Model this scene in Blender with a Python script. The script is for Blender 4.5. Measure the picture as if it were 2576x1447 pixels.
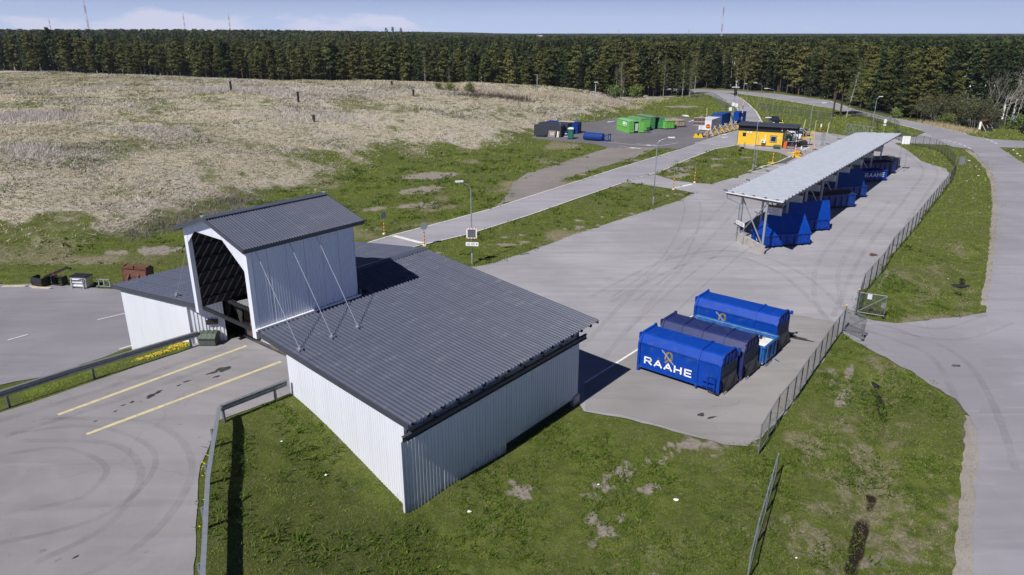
import bpy, bmesh, math, random
import numpy as np
from mathutils import Vector, Matrix
for o in list(bpy.data.objects): bpy.data.objects.remove(o)
R = math.radians
random.seed(7); rng = np.random.default_rng(11)
scene = bpy.context.scene
C = scene.collection

# ------------------------------------------------------------------ camera, sky, sun, exposure
CAM_H, FPX, HORIZON = 20.0, 1786.0, 83.0            # survey of the photo: eye height, focal length, horizon row
PITCH = math.atan((723.5 - HORIZON) / FPX)
cam = bpy.data.cameras.new('camera'); cam.sensor_width = 36.0; cam.lens = FPX / 2576 * 36
cam.clip_start = 0.5; cam.clip_end = 30000
cam_o = bpy.data.objects.new('camera', cam); C.objects.link(cam_o)
cam_o.location = (0, 0, CAM_H); cam_o.rotation_euler = (math.pi / 2 - PITCH, 0, 0)
scene.camera = cam_o

SUN_AZ, SUN_EL = 52.9, 47.3                          # direction the light travels (ground plan), height of the sun
sd = Vector((math.cos(R(SUN_AZ)) * math.cos(R(SUN_EL)), math.sin(R(SUN_AZ)) * math.cos(R(SUN_EL)), -math.sin(R(SUN_EL))))
sun = bpy.data.lights.new('sun', 'SUN'); sun.energy = 4.9; sun.angle = R(0.5); sun.color = (1.0, 0.965, 0.93)
sun_o = bpy.data.objects.new('sun', sun); C.objects.link(sun_o)
sun_o.rotation_euler = sd.to_track_quat('-Z', 'Y').to_euler(); sun_o.location = (-30, -40, 60)

world = bpy.data.worlds.new('World'); scene.world = world; world.use_nodes = True
def build_world():
    nt = world.node_tree; n = nt.nodes; l = nt.links; n.clear()
    out = n.new('ShaderNodeOutputWorld'); bg = n.new('ShaderNodeBackground'); bg.inputs['Strength'].default_value = 0.05
    sky = n.new('ShaderNodeTexSky'); sky.sky_type = 'NISHITA'; sky.sun_disc = False
    sky.sun_elevation = R(SUN_EL); sky.sun_rotation = R(180 + (90 - SUN_AZ)); sky.altitude = 20
    sky.air_density = 0.45; sky.dust_density = 0.0; sky.ozone_density = 2.0
    # whole dome tinted blue and dimmed to deepen the shade, plus a row of far cumulus low over the horizon
    tint = n.new('ShaderNodeMix'); tint.data_type = 'RGBA'; tint.blend_type = 'MULTIPLY'; tint.inputs[0].default_value = 1.0
    tint.inputs[7].default_value = (0.42, 0.54, 1.0, 1)
    l.new(sky.outputs[0], tint.inputs[6])
    tc = n.new('ShaderNodeTexCoord'); sep = n.new('ShaderNodeSeparateXYZ'); l.new(tc.outputs['Generated'], sep.inputs[0])
    hz_ = n.new('ShaderNodeMapRange'); hz_.interpolation_type = 'SMOOTHERSTEP'; l.new(sep.outputs[2], hz_.inputs[0])      # pale air low over the whole horizon
    hz_.inputs[1].default_value = 0.0; hz_.inputs[2].default_value = 0.085; hz_.inputs[3].default_value = 0.85; hz_.inputs[4].default_value = 0.0
    hm = n.new('ShaderNodeMix'); hm.data_type = 'RGBA'; l.new(hz_.outputs[0], hm.inputs[0]); l.new(tint.outputs[2], hm.inputs[6]); hm.inputs[7].default_value = (13.0, 15.6, 22.0, 1)
    mp = n.new('ShaderNodeMapping'); mp.inputs['Scale'].default_value = (1, 1, 2.6); l.new(tc.outputs['Generated'], mp.inputs[0])
    nz = n.new('ShaderNodeTexNoise'); nz.inputs['Scale'].default_value = 15; nz.inputs['Detail'].default_value = 9; nz.inputs['Roughness'].default_value = .55
    l.new(mp.outputs[0], nz.inputs['Vector'])
    big = n.new('ShaderNodeTexNoise'); big.inputs['Scale'].default_value = 4.0; big.inputs['Detail'].default_value = 2
    l.new(tc.outputs['Generated'], big.inputs['Vector'])
    def m(op, a, b=None, clamp=False):
        q = n.new('ShaderNodeMath'); q.operation = op; q.use_clamp = clamp
        for i, v in enumerate((a, b)):
            if v is None: continue
            if isinstance(v, (int, float)): q.inputs[i].default_value = v
            else: l.new(v, q.inputs[i])
        return q.outputs[0]
    z = sep.outputs[2]
    rng_ = n.new('ShaderNodeMapRange'); rng_.interpolation_type = 'SMOOTHSTEP'
    l.new(z, rng_.inputs[0]); rng_.inputs[1].default_value = 0.008; rng_.inputs[2].default_value = 0.036
    rng_.inputs[3].default_value = 0.57; rng_.inputs[4].default_value = 0.20
    az = n.new('ShaderNodeMapRange'); az.interpolation_type = 'SMOOTHSTEP'; l.new(sep.outputs[0], az.inputs[0])
    az.inputs[1].default_value = -0.22; az.inputs[2].default_value = 0.12; az.inputs[3].default_value = 0.0; az.inputs[4].default_value = -0.30
    d = m('ADD', m('ADD', nz.outputs['Fac'], m('MULTIPLY', m('SUBTRACT', big.outputs['Fac'], .5), .5)), m('ADD', rng_.outputs[0], az.outputs[0]))
    cl = n.new('ShaderNodeMapRange'); cl.interpolation_type = 'SMOOTHSTEP'; l.new(d, cl.inputs[0])
    cl.inputs[1].default_value = 0.93; cl.inputs[2].default_value = 1.10
    up = m('GREATER_THAN', z, 0.0)
    fac = m('MULTIPLY', m('MULTIPLY', cl.outputs[0], 0.75), up)
    mix = n.new('ShaderNodeMix'); mix.data_type = 'RGBA'; l.new(fac, mix.inputs[0])
    l.new(hm.outputs[2], mix.inputs[6]); mix.inputs[7].default_value = (17.0, 16.8, 20.5, 1)
    l.new(mix.outputs[2], bg.inputs[0]); l.new(bg.outputs[0], out.inputs[0])
build_world()
scene.view_settings.view_transform = 'Standard'; scene.view_settings.look = 'None'
scene.view_settings.gamma = 1.0; scene.view_settings.use_curve_mapping = False
scene.view_settings.exposure = 0.15

# ------------------------------------------------------------------ survey helper: picture row/column -> point on level z
_sp, _cp = math.sin(PITCH), math.cos(PITCH)
def G(x, y, z=0.0):
    dx, dy = (x - 1288) / FPX, (723.5 - y) / FPX
    d = (dx, _cp + dy * _sp, -_sp + dy * _cp)
    t = (z - CAM_H) / d[2]
    return Vector((d[0] * t, d[1] * t, z))
def G2(x, y, z=0.0): p = G(x, y, z); return (p.x, p.y)
def top_at(base, ypx):                                # height of something upright on `base` that reaches row ypx
    D = base.y; s = (723.5 - ypx) / FPX
    # solve (q.up)/(q.fwd) = s
    return CAM_H + D * (s * _cp - _sp) / (_cp + s * _sp)

# ------------------------------------------------------------------ materials
MATS = {}
def _n(nt, t): return nt.nodes.new('ShaderNode' + t)
def mat(name, col, rough=0.6, metal=0.0, var=0.12, scale=2.0, bump=0.0, bscale=60.0, spec=0.4, dirt=None, dirt_amt=0.3, dirt_scale=1.2, stretch=None, alpha=None, emit=None):
    if name in MATS: return MATS[name]
    m = bpy.data.materials.new(name); m.use_nodes = True; nt = m.node_tree; l = nt.links
    b = nt.nodes['Principled BSDF']; b.inputs['Roughness'].default_value = rough; b.inputs['Metallic'].default_value = metal
    b.inputs['Specular IOR Level'].default_value = spec
    tc = _n(nt, 'TexCoord'); src = tc.outputs['Object']
    if stretch:
        mp = _n(nt, 'Mapping'); mp.inputs['Scale'].default_value = stretch; l.new(src, mp.inputs[0]); src = mp.outputs[0]
    nz = _n(nt, 'TexNoise'); nz.inputs['Scale'].default_value = scale; nz.inputs['Detail'].default_value = 6; nz.inputs['Roughness'].default_value = .6
    l.new(src, nz.inputs['Vector'])
    mr = _n(nt, 'MapRange'); mr.inputs[1].default_value = .3; mr.inputs[2].default_value = .7; l.new(nz.outputs['Fac'], mr.inputs[0])
    mx = _n(nt, 'Mix'); mx.data_type = 'RGBA'; l.new(mr.outputs[0], mx.inputs[0])
    mx.inputs[6].default_value = (*[c * (1 - var) for c in col], 1); mx.inputs[7].default_value = (*[min(1, c * (1 + var)) for c in col], 1)
    colo = mx.outputs[2]
    if dirt:
        nd = _n(nt, 'TexNoise'); nd.inputs['Scale'].default_value = dirt_scale; nd.inputs['Detail'].default_value = 8; nd.inputs['Roughness'].default_value = .65
        l.new(src, nd.inputs['Vector'])
        r2 = _n(nt, 'MapRange'); r2.inputs[1].default_value = .62 - dirt_amt * .4; r2.inputs[2].default_value = .72; l.new(nd.outputs['Fac'], r2.inputs[0])
        m2 = _n(nt, 'Mix'); m2.data_type = 'RGBA'; l.new(r2.outputs[0], m2.inputs[0]); l.new(colo, m2.inputs[6]); m2.inputs[7].default_value = (*dirt, 1)
        colo = m2.outputs[2]
    l.new(colo, b.inputs['Base Color'])
    if bump:
        nb = _n(nt, 'TexNoise'); nb.inputs['Scale'].default_value = bscale; nb.inputs['Detail'].default_value = 4; l.new(src, nb.inputs['Vector'])
        bp = _n(nt, 'Bump'); bp.inputs['Strength'].default_value = bump; bp.inputs['Distance'].default_value = .05
        l.new(nb.outputs['Fac'], bp.inputs['Height']); l.new(bp.outputs[0], b.inputs['Normal'])
    if alpha is not None: b.inputs['Alpha'].default_value = alpha
    MATS[name] = m
    return m
def attr_mat(name, rough=.8, attr='Col', trans=0.0, vary=0.0):
    if name in MATS: return MATS[name]
    m = bpy.data.materials.new(name); m.use_nodes = True; nt = m.node_tree
    b = nt.nodes['Principled BSDF']; b.inputs['Roughness'].default_value = rough; b.inputs['Specular IOR Level'].default_value = .12
    a = _n(nt, 'Attribute'); a.attribute_name = attr; colo = a.outputs['Color']
    if vary:                                              # every tree its own tone
        oi = _n(nt, 'ObjectInfo'); mr = _n(nt, 'MapRange'); nt.links.new(oi.outputs['Random'], mr.inputs[0]); mr.inputs[3].default_value = 1 - vary; mr.inputs[4].default_value = 1 + vary
        hs = _n(nt, 'HueSaturation'); nt.links.new(mr.outputs[0], hs.inputs['Value']); mh = _n(nt, 'MapRange'); ml = _n(nt, 'Math'); ml.operation = 'FRACT'; mm_ = _n(nt, 'Math'); mm_.operation = 'MULTIPLY'; mm_.inputs[1].default_value = 7.31; nt.links.new(oi.outputs['Random'], mm_.inputs[0]); nt.links.new(mm_.outputs[0], ml.inputs[0]); nt.links.new(ml.outputs[0], mh.inputs[0]); mh.inputs[3].default_value = .47; mh.inputs[4].default_value = .515; nt.links.new(mh.outputs[0], hs.inputs['Hue']); nt.links.new(colo, hs.inputs['Color']); colo = hs.outputs['Color']
    nt.links.new(colo, b.inputs['Base Color'])
    if trans:
        out = nt.nodes['Material Output']; t = _n(nt, 'BsdfTranslucent'); nt.links.new(colo, t.inputs[0])
        mx = _n(nt, 'MixShader'); mx.inputs[0].default_value = trans
        nt.links.new(b.outputs[0], mx.inputs[1]); nt.links.new(t.outputs[0], mx.inputs[2]); nt.links.new(mx.outputs[0], out.inputs['Surface'])
    MATS[name] = m; return m

# ------------------------------------------------------------------ mesh builder
class MB:
    def __init__(s): s.v = []; s.f = []; s.m = []
    def add(s, vs, fs, mi=0):
        o = len(s.v); s.v += [tuple(v) for v in vs]
        for f in fs: s.f.append([i + o for i in f]); s.m.append(mi)
        return s
    def bx(s, x0, x1, y0, y1, z0, z1, mi=0):
        return s.add([(x0, y0, z0), (x1, y0, z0), (x1, y1, z0), (x0, y1, z0), (x0, y0, z1), (x1, y0, z1), (x1, y1, z1), (x0, y1, z1)],
                     [(0, 3, 2, 1), (4, 5, 6, 7), (0, 1, 5, 4), (1, 2, 6, 5), (2, 3, 7, 6), (3, 0, 4, 7)], mi)
    def box(s, c, size, rot=(0, 0, 0), mi=0):
        M = Matrix.Translation(c) @ (Matrix.Rotation(rot[2], 4, 'Z') @ Matrix.Rotation(rot[1], 4, 'Y') @ Matrix.Rotation(rot[0], 4, 'X'))
        t = MB().bx(-size[0] / 2, size[0] / 2, -size[1] / 2, size[1] / 2, -size[2] / 2, size[2] / 2)
        return s.add([M @ Vector(v) for v in t.v], t.f, mi)
    def bar(s, p, q, w, h=None, mi=0, up=(0, 0, 1)):     # square bar between two points
        p, q = Vector(p), Vector(q); h = h or w; d = (q - p).normalized(); u = Vector(up)
        if abs(d.dot(u)) > .98: u = Vector((0, 1, 0))
        a = d.cross(u).normalized() * (w / 2); b = a.cross(d).normalized() * (h / 2)
        vs = [p - a - b, p + a - b, p + a + b, p - a + b, q - a - b, q + a - b, q + a + b, q - a + b]
        return s.add(vs, [(0, 1, 2, 3), (7, 6, 5, 4), (0, 4, 5, 1), (1, 5, 6, 2), (2, 6, 7, 3), (3, 7, 4, 0)], mi)
    def tube(s, pts, r, n=6, mi=0, cap=True):            # r number or list
        pts = [Vector(p) for p in pts]; k = len(pts); rr = r if isinstance(r, (list, tuple)) else [r] * k
        o = len(s.v); ref = None
        for i, p in enumerate(pts):
            d = (pts[min(i + 1, k - 1)] - pts[max(i - 1, 0)]).normalized()
            if ref is None or abs(d.dot(ref)) > .95: ref = Vector((0, 0, 1)) if abs(d.z) < .9 else Vector((1, 0, 0))
            a = d.cross(ref).normalized(); b = d.cross(a).normalized()
            for j in range(n):
                t = 2 * math.pi * j / n; s.v.append(tuple(p + (a * math.cos(t) + b * math.sin(t)) * rr[i]))
        for i in range(k - 1):
            for j in range(n):
                s.f.append([o + i * n + j, o + i * n + (j + 1) % n, o + (i + 1) * n + (j + 1) % n, o + (i + 1) * n + j]); s.m.append(mi)
        if cap:
            s.f.append([o + j for j in range(n)][::-1]); s.m.append(mi); s.f.append([o + (k - 1) * n + j for j in range(n)]); s.m.append(mi)
        return s
    def lathe(s, prof, n=16, c=(0, 0, 0), mi=0):         # prof [(r,z)]
        o = len(s.v)
        for r, z in prof:
            for j in range(n):
                t = 2 * math.pi * j / n; s.v.append((c[0] + r * math.cos(t), c[1] + r * math.sin(t), c[2] + z))
        for i in range(len(prof) - 1):
            for j in range(n): s.f.append([o + i * n + j, o + i * n + (j + 1) % n, o + (i + 1) * n + (j + 1) % n, o + (i + 1) * n + j]); s.m.append(mi)
        s.f.append([o + (len(prof) - 1) * n + j for j in range(n)]); s.m.append(mi); s.f.append([o + j for j in range(n)][::-1]); s.m.append(mi)
        return s
    def prism(s, poly, d0, d1, axis='z', mi=0):          # poly extruded along an axis; poly (x,y) | (y,z) for x | (x,z) for y
        k = len(poly)
        def P3(a, b, c): return {'z': (a, b, c), 'x': (c, a, b), 'y': (a, c, b)}[axis]
        vs = [P3(a, b, d0) for a, b in poly] + [P3(a, b, d1) for a, b in poly]
        fs = [list(range(k))[::-1], [k + i for i in range(k)]] + [[i, (i + 1) % k, k + (i + 1) % k, k + i] for i in range(k)]
        return s.add(vs, fs, mi)
    def sheet(s, o, ax, ay, az, W, L0, L1, pitch=.2, depth=.03, sl=.14, mi=0, phase=0.0):   # ribbed sheet: ribs run along ay; L0(x), L1(x) ends along ay
        o, ax, ay, az = Vector(o), Vector(ax), Vector(ay), Vector(az)
        xs = [0.0]; n = int(math.ceil(W / pitch)) + 1; prof = []
        for i in range(-1, n):
            b = i * pitch + phase
            prof += [(b, 0), (b + (.60 - sl) * pitch, 0), (b + .60 * pitch, depth), (b + (1 - sl) * pitch, depth)]
        prof = [(x, d) for x, d in prof if 1e-4 < x < W - 1e-4]
        prof = [(0.0, prof[0][1])] + prof + [(W, prof[-1][1])]
        f0 = L0 if callable(L0) else (lambda x: L0); f1 = L1 if callable(L1) else (lambda x: L1)
        vs = []
        for x, d in prof: vs += [o + ax * x + az * d + ay * f0(x), o + ax * x + az * d + ay * f1(x)]
        s.add(vs, [(2 * i, 2 * i + 2, 2 * i + 3, 2 * i + 1) for i in range(len(prof) - 1)], mi)
        return s
    def build(s, name, mt, parent=None, smooth=False):
        me = bpy.data.meshes.new(name); me.from_pydata(s.v, [], s.f); ms = mt if isinstance(mt, (list, tuple)) else [mt]
        for q in ms: me.materials.append(q)
        if len(ms) > 1: me.polygons.foreach_set('material_index', s.m)
        if smooth: me.polygons.foreach_set('use_smooth', [True] * len(s.f))
        me.update()
        ob = bpy.data.objects.new(name, me); C.objects.link(ob)
        if parent is not None: ob.parent = parent
        return ob
def tag(o, label=None, cat=None, group=None, kind=None):
    if label: o['label'] = label
    if cat: o['category'] = cat
    if group: o['group'] = group
    if kind: o['kind'] = kind
    return o
def thing(name, label, cat, loc=(0, 0, 0), rz=0.0, group=None):
    o = bpy.data.objects.new(name, None); C.objects.link(o); o.location = loc; o.rotation_euler = (0, 0, rz); o.empty_display_size = .2
    return tag(o, label, cat, group)
def copy_tree(o, parent=None):
    c = o.copy(); C.objects.link(c)
    if parent is not None: c.parent = parent
    for ch in o.children: copy_tree(ch, c)
    return c
def dup(o, loc, rz=None, label=None, scale=None):
    c = copy_tree(o); c.location = loc
    if rz is not None: c.rotation_euler = (0, 0, rz)
    if label: c['label'] = label
    if scale: c.scale = (scale,) * 3
    return c
def mesh_np(name, verts, faces, mt, col=None, parent=None):   # faces (n,3) array, col per-vertex rgb
    me = bpy.data.meshes.new(name); nv, nf, k = len(verts), len(faces), faces.shape[1]
    me.vertices.add(nv); me.vertices.foreach_set('co', np.asarray(verts, np.float32).ravel())
    me.loops.add(nf * k); me.loops.foreach_set('vertex_index', np.asarray(faces, np.int32).ravel())
    me.polygons.add(nf); me.polygons.foreach_set('loop_start', np.arange(0, nf * k, k, dtype=np.int32))
    me.update(calc_edges=True)
    if col is not None:
        a = me.color_attributes.new('Col', 'FLOAT_COLOR', 'POINT'); c4 = np.ones((nv, 4), np.float32); c4[:, :3] = col
        a.data.foreach_set('color', c4.ravel())
    me.materials.append(mt)
    ob = bpy.data.objects.new(name, me); C.objects.link(ob)
    if parent is not None: ob.parent = parent
    return ob

# ------------------------------------------------------------------ palette
def grime(m, top=.75, col=(.20, .18, .15), k=.75):               # splashed dirt low on the sheets
    nt = m.node_tree; l = nt.links; b = nt.nodes['Principled BSDF']; old = b.inputs['Base Color'].links[0].from_socket
    tc = _n(nt, 'TexCoord'); sp = _n(nt, 'SeparateXYZ'); l.new(tc.outputs['Object'], sp.inputs[0]); nz = _n(nt, 'TexNoise'); nz.inputs['Scale'].default_value = 3; nz.inputs['Detail'].default_value = 6; l.new(tc.outputs['Object'], nz.inputs['Vector'])
    a = _n(nt, 'Math'); a.operation = 'MULTIPLY_ADD'; l.new(nz.outputs['Fac'], a.inputs[0]); a.inputs[1].default_value = -1.3; a.inputs[2].default_value = top + .65
    d = _n(nt, 'Math'); d.operation = 'SUBTRACT'; l.new(a.outputs[0], d.inputs[0]); l.new(sp.outputs[2], d.inputs[1]); r = _n(nt, 'MapRange'); l.new(d.outputs[0], r.inputs[0]); r.inputs[1].default_value = 0; r.inputs[2].default_value = .9; r.inputs[4].default_value = k
    mx = _n(nt, 'Mix'); mx.data_type = 'RGBA'; l.new(r.outputs[0], mx.inputs[0]); l.new(old, mx.inputs[6]); mx.inputs[7].default_value = (*col, 1); l.new(mx.outputs[2], b.inputs['Base Color']); return m
W_CLAD = mat('white_cladding', (.67, .69, .75), .42, var=.03, scale=.7, dirt=(.62, .62, .62), dirt_amt=.05, stretch=(1.5, 1.5, .25))
grime(W_CLAD)
ROOFM = mat('grey_roof_sheet', (.076, .086, .122), .42, var=.08, scale=1.2, dirt=(.13, .13, .14), dirt_amt=.10, spec=.5, stretch=(.6, 2, 1))
TRIMD = mat('dark_trim', (.05, .055, .07), .45)
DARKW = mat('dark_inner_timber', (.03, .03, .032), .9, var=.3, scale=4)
WOODR = mat('rafter_timber', (.16, .12, .08), .8, var=.25, scale=6)
GALV = mat('galvanised_steel', (.42, .45, .48), .42, metal=.6, var=.12, scale=6)
GALVD = mat('weathered_steel', (.22, .24, .25), .55, metal=.4, var=.2, scale=6)
CONC = mat('concrete', (.42, .40, .37), .9, var=.15, scale=3, bump=.4, dirt=(.25, .23, .20), dirt_amt=.25)
BLUE = mat('bright_blue_paint', (.002, .047, .33), .42, var=.12, scale=1.5, dirt=(.035, .075, .20), dirt_amt=.22, dirt_scale=2.5, spec=.22)
BLUED = mat('deep_blue_paint', (.003, .036, .22), .45, var=.14, scale=1.8, dirt=(.03, .06, .16), dirt_amt=.2, spec=.4)
NAVY = mat('navy_paint', (.018, .028, .115), .45, var=.2, scale=2, dirt=(.06, .065, .11), dirt_amt=.15)
BLUEW = mat('worn_blue_paint', (.010, .10, .33), .5, var=.2, scale=2, dirt=(.16, .24, .34), dirt_amt=.25, dirt_scale=3)
WHITEW = mat('worn_white_lining', (.62, .62, .60), .7, var=.12, scale=3, dirt=(.30, .22, .14), dirt_amt=.22, dirt_scale=2.5)
BLACKM = mat('black_metal', (.018, .019, .022), .5, var=.25, scale=5)
RUBBER = mat('black_rubber', (.02, .02, .021), .85, var=.2)
TARP = mat('dark_mesh_tarp', (.045, .047, .055), .75, var=.3, scale=5, bump=.5, bscale=6)
WHITE = mat('white_paint', (.80, .80, .79), .5, var=.05)
WHITEL = mat('white_lettering', (.85, .85, .85), .5, var=.02)
GOLD = mat('ochre_emblem', (.30, .23, .035), .5, var=.05)
GREYE = mat('grey_emblem', (.30, .32, .36), .5, var=.05)
RUST = mat('rusty_iron', (.13, .055, .032), .8, var=.3, scale=5, dirt=(.07, .035, .025), dirt_amt=.4, dirt_scale=6, bump=.3)
BROWNP = mat('brown_panel', (.115, .07, .062), .65, var=.1, scale=2)
LIMEG = mat('lime_green_paint', (.15, .46, .085), .5, var=.1, scale=2, dirt=(.13, .30, .09), dirt_amt=.15)
ROOFG = mat('faded_green_lid', (.19, .44, .24), .6, var=.12, scale=3)
GREENC = mat('bottle_green_paint', (.06, .26, .10), .5, var=.15, scale=2, dirt=(.15, .12, .06), dirt_amt=.15)
RUSTG = mat('rust_stained_green_lid', (.14, .30, .19), .7, var=.2, scale=3, dirt=(.20, .10, .06), dirt_amt=.6, dirt_scale=3, stretch=(.5, 2, 1))
RUSTC = mat('rust_stained_cream', (.46, .40, .32), .7, var=.15, scale=3, dirt=(.20, .09, .04), dirt_amt=.5, dirt_scale=3)
ANTHR = mat('anthracite_cladding', (.045, .052, .066), .5, var=.1, scale=2)
YELW = mat('yellow_board', (.80, .50, .035), .55, var=.05, scale=2)
YELB = mat('signal_yellow', (.75, .50, .02), .5, var=.1)
ORNG = mat('orange_plastic', (.62, .13, .02), .5, var=.1)
REDP = mat('signal_red', (.50, .03, .02), .5, var=.1)
GREENP = mat('dark_green_plastic', (.035, .065, .048), .5, var=.15, scale=4)
TOILG = mat('toilet_green_plastic', (.012, .10, .075), .5, var=.15, scale=3)
OLIVE = mat('olive_plastic', (.075, .095, .075), .55, var=.15, scale=4)
TIMB = mat('pale_timber', (.52, .45, .32), .75, var=.2, scale=5)
GLASS = mat('dark_glass', (.02, .026, .028), .08, var=.1, spec=.8)
SILV = mat('bright_metal', (.62, .63, .65), .3, metal=.7, var=.1)
LAMPW = mat('lamp_head_white', (.72, .74, .76), .4, var=.05)
SIGNB = mat('sign_back_grey', (.25, .27, .28), .55, var=.1)
def make_fence_mesh():
    m = bpy.data.materials.new('chain_link'); m.use_nodes = True; nt = m.node_tree; l = nt.links
    b = nt.nodes['Principled BSDF']; b.inputs['Base Color'].default_value = (.06, .068, .066, 1); b.inputs['Roughness'].default_value = .5
    tc = _n(nt, 'TexCoord'); sp = _n(nt, 'SeparateXYZ'); l.new(tc.outputs['Object'], sp.inputs[0])
    def mm(op, a, bb):
        q = _n(nt, 'Math'); q.operation = op
        for i, v in enumerate((a, bb)):
            if isinstance(v, (int, float)): q.inputs[i].default_value = v
            else: l.new(v, q.inputs[i])
        return q.outputs[0]
    def wire(v): return mm('LESS_THAN', mm('FRACT', mm('MULTIPLY', v, 11.0), 0.0), .17)
    k = mm('MAXIMUM', wire(mm('ADD', sp.outputs[0], sp.outputs[2])), wire(mm('SUBTRACT', sp.outputs[0], sp.outputs[2])))
    l.new(k, b.inputs['Alpha']); return m
MESHM = make_fence_mesh()
# ------------------------------------------------------------------ terrain
TH = R(51.1)
VV = Vector((math.cos(TH), math.sin(TH), 0)); UU = Vector((-math.sin(TH), math.cos(TH), 0)); O3 = Vector((-4.41, 25.75, 0))   # tipping hall axes: u along the front, v into depth
def H3(u, v, z=0.0): return O3 + UU * u + VV * v + Vector((0, 0, z))
def sdist(x, y, poly):                                   # signed distance to a polygon, negative inside
    x = np.asarray(x, float); y = np.asarray(y, float)
    d = np.full(x.shape, 1e9); ins = np.zeros(x.shape, bool); k = len(poly)
    for i in range(k):
        ax_, ay_ = poly[i]; bx_, by_ = poly[(i + 1) % k]; ex, ey = bx_ - ax_, by_ - ay_
        t = np.clip(((x - ax_) * ex + (y - ay_) * ey) / (ex * ex + ey * ey + 1e-12), 0, 1)
        d = np.minimum(d, np.hypot(x - ax_ - t * ex, y - ay_ - t * ey))
        c = ((ay_ > y) != (by_ > y)) & (x < (bx_ - ax_) * (y - ay_) / ((by_ - ay_) if by_ != ay_ else 1e-9) + ax_)
        ins ^= c
    return np.where(ins, -d, d)
def ldist(x, y, pts):
    d = np.full(np.shape(x), 1e9)
    for (ax_, ay_), (bx_, by_) in zip(pts[:-1], pts[1:]):
        ex, ey = bx_ - ax_, by_ - ay_
        t = np.clip(((x - ax_) * ex + (y - ay_) * ey) / (ex * ex + ey * ey + 1e-12), 0, 1)
        d = np.minimum(d, np.hypot(x - ax_ - t * ex, y - ay_ - t * ey))
    return d
def sm(t): t = np.clip(t, 0, 1); return t * t * (3 - 2 * t)
def vnoise(x, y, s, seed=0):                              # cheap value noise
    x = np.asarray(x, float) / s; y = np.asarray(y, float) / s
    xi = np.floor(x).astype(np.int64); yi = np.floor(y).astype(np.int64); fx = x - xi; fy = y - yi
    def h(a, b):
        n = (a * 374761393 + b * 668265263 + seed * 974634) & 0xffffffff
        n = ((n ^ (n >> 13)) * 1274126177) & 0xffffffff
        return ((n ^ (n >> 16)) & 0xffff) / 65535.0
    fx = fx * fx * (3 - 2 * fx); fy = fy * fy * (3 - 2 * fy)
    return (h(xi, yi) * (1 - fx) + h(xi + 1, yi) * fx) * (1 - fy) + (h(xi, yi + 1) * (1 - fx) + h(xi + 1, yi + 1) * fx) * fy
def fbm(x, y, s, seed=0, o=3): return sum(vnoise(x, y, s / 2 ** i, seed + i) * .5 ** i for i in range(o)) / sum(.5 ** i for i in range(o))

RAMP_Z = 3.3
RAMP = [(H3(u, v).x, H3(u, v).y) for u, v in ((17.3, -30), (17.3, -.1), (18.1, 0.0), (16.8, 1.7), (16.6, 2.6), (8.4, 2.6), (8.45, .1), (8.75, -3.45), (6.0, -5.9), (2.9, -7.75), (0.2, -9.3), (-8, -14), (-14, -30))]
MOUND = [G2(*p) for p in ((-500, 705), (0, 662), (300, 612), (620, 507), (860, 434), (1100, 388), (1330, 354), (1350, 334), (1440, 308), (1500, 301), (1560, 288), (1612, 264))] + [(30, 236), (-5, 250), (-70, 262), (-200, 330), (-420, 420), (-420, 120)]
DITCH = [G2(*p) for p in ((2200, 960), (2218, 1000), (2232, 1055), (2250, 1085), (2215, 1150), (2195, 1230), (2175, 1300), (2155, 1380), (2135, 1470))]
DITCH2 = [G2(*p) for p in ((2440, 640), (2425, 690), (2412, 730), (2395, 765))]
def terrain(x, y):
    x = np.asarray(x, float); y = np.asarray(y, float)
    d = -sdist(x, y, MOUND)
    m = np.where(d > 0, 8.3 * (1 - np.exp(-np.maximum(d, 0) / 26)), 0) * (1 + .10 * (fbm(x, y, 30, 3) - .5)) + np.where(d > 3, .9, .0) * sm((d - 3) / 20) * (fbm(x, y, 9, 5) - .5)
    dr = np.maximum(sdist(x, y, RAMP), 0)
    r = RAMP_Z * sm(1 - (dr - .5) / 10.5) * .35 + RAMP_Z * np.clip(1 - (dr - .25) / 8.6, 0, 1) * .65
    far = 7.5 * sm((y - 300) / 450) * sm((-x + 60) / 380)
    z = m + r + far - .03
    z = z - .45 * np.exp(-(ldist(x, y, DITCH) / .75) ** 2) - .4 * np.exp(-(ldist(x, y, DITCH2) / .8) ** 2)
    z = z + .05 * (fbm(x, y, 2.2, 9) - .5) * (sm((dr - .2) / 1.5)) * np.where(y < 110, 1, 0)
    return z
def TZ(x, y): return float(terrain(np.array([x]), np.array([y]))[0])
def on_land(px, py):                                      # where the sight line to a picture point meets the land
    zz = np.arange(9.5, -0.6, -.02); a = G(px, py, 0.0); b = G(px, py, 1.0)
    xs = a.x + (b.x - a.x) * zz; ys = a.y + (b.y - a.y) * zz; t = terrain(xs, ys); k = np.nonzero(t >= zz)[0]
    if len(k) == 0: return a
    return Vector((xs[k[0]], ys[k[0]], t[k[0]]))

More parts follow.
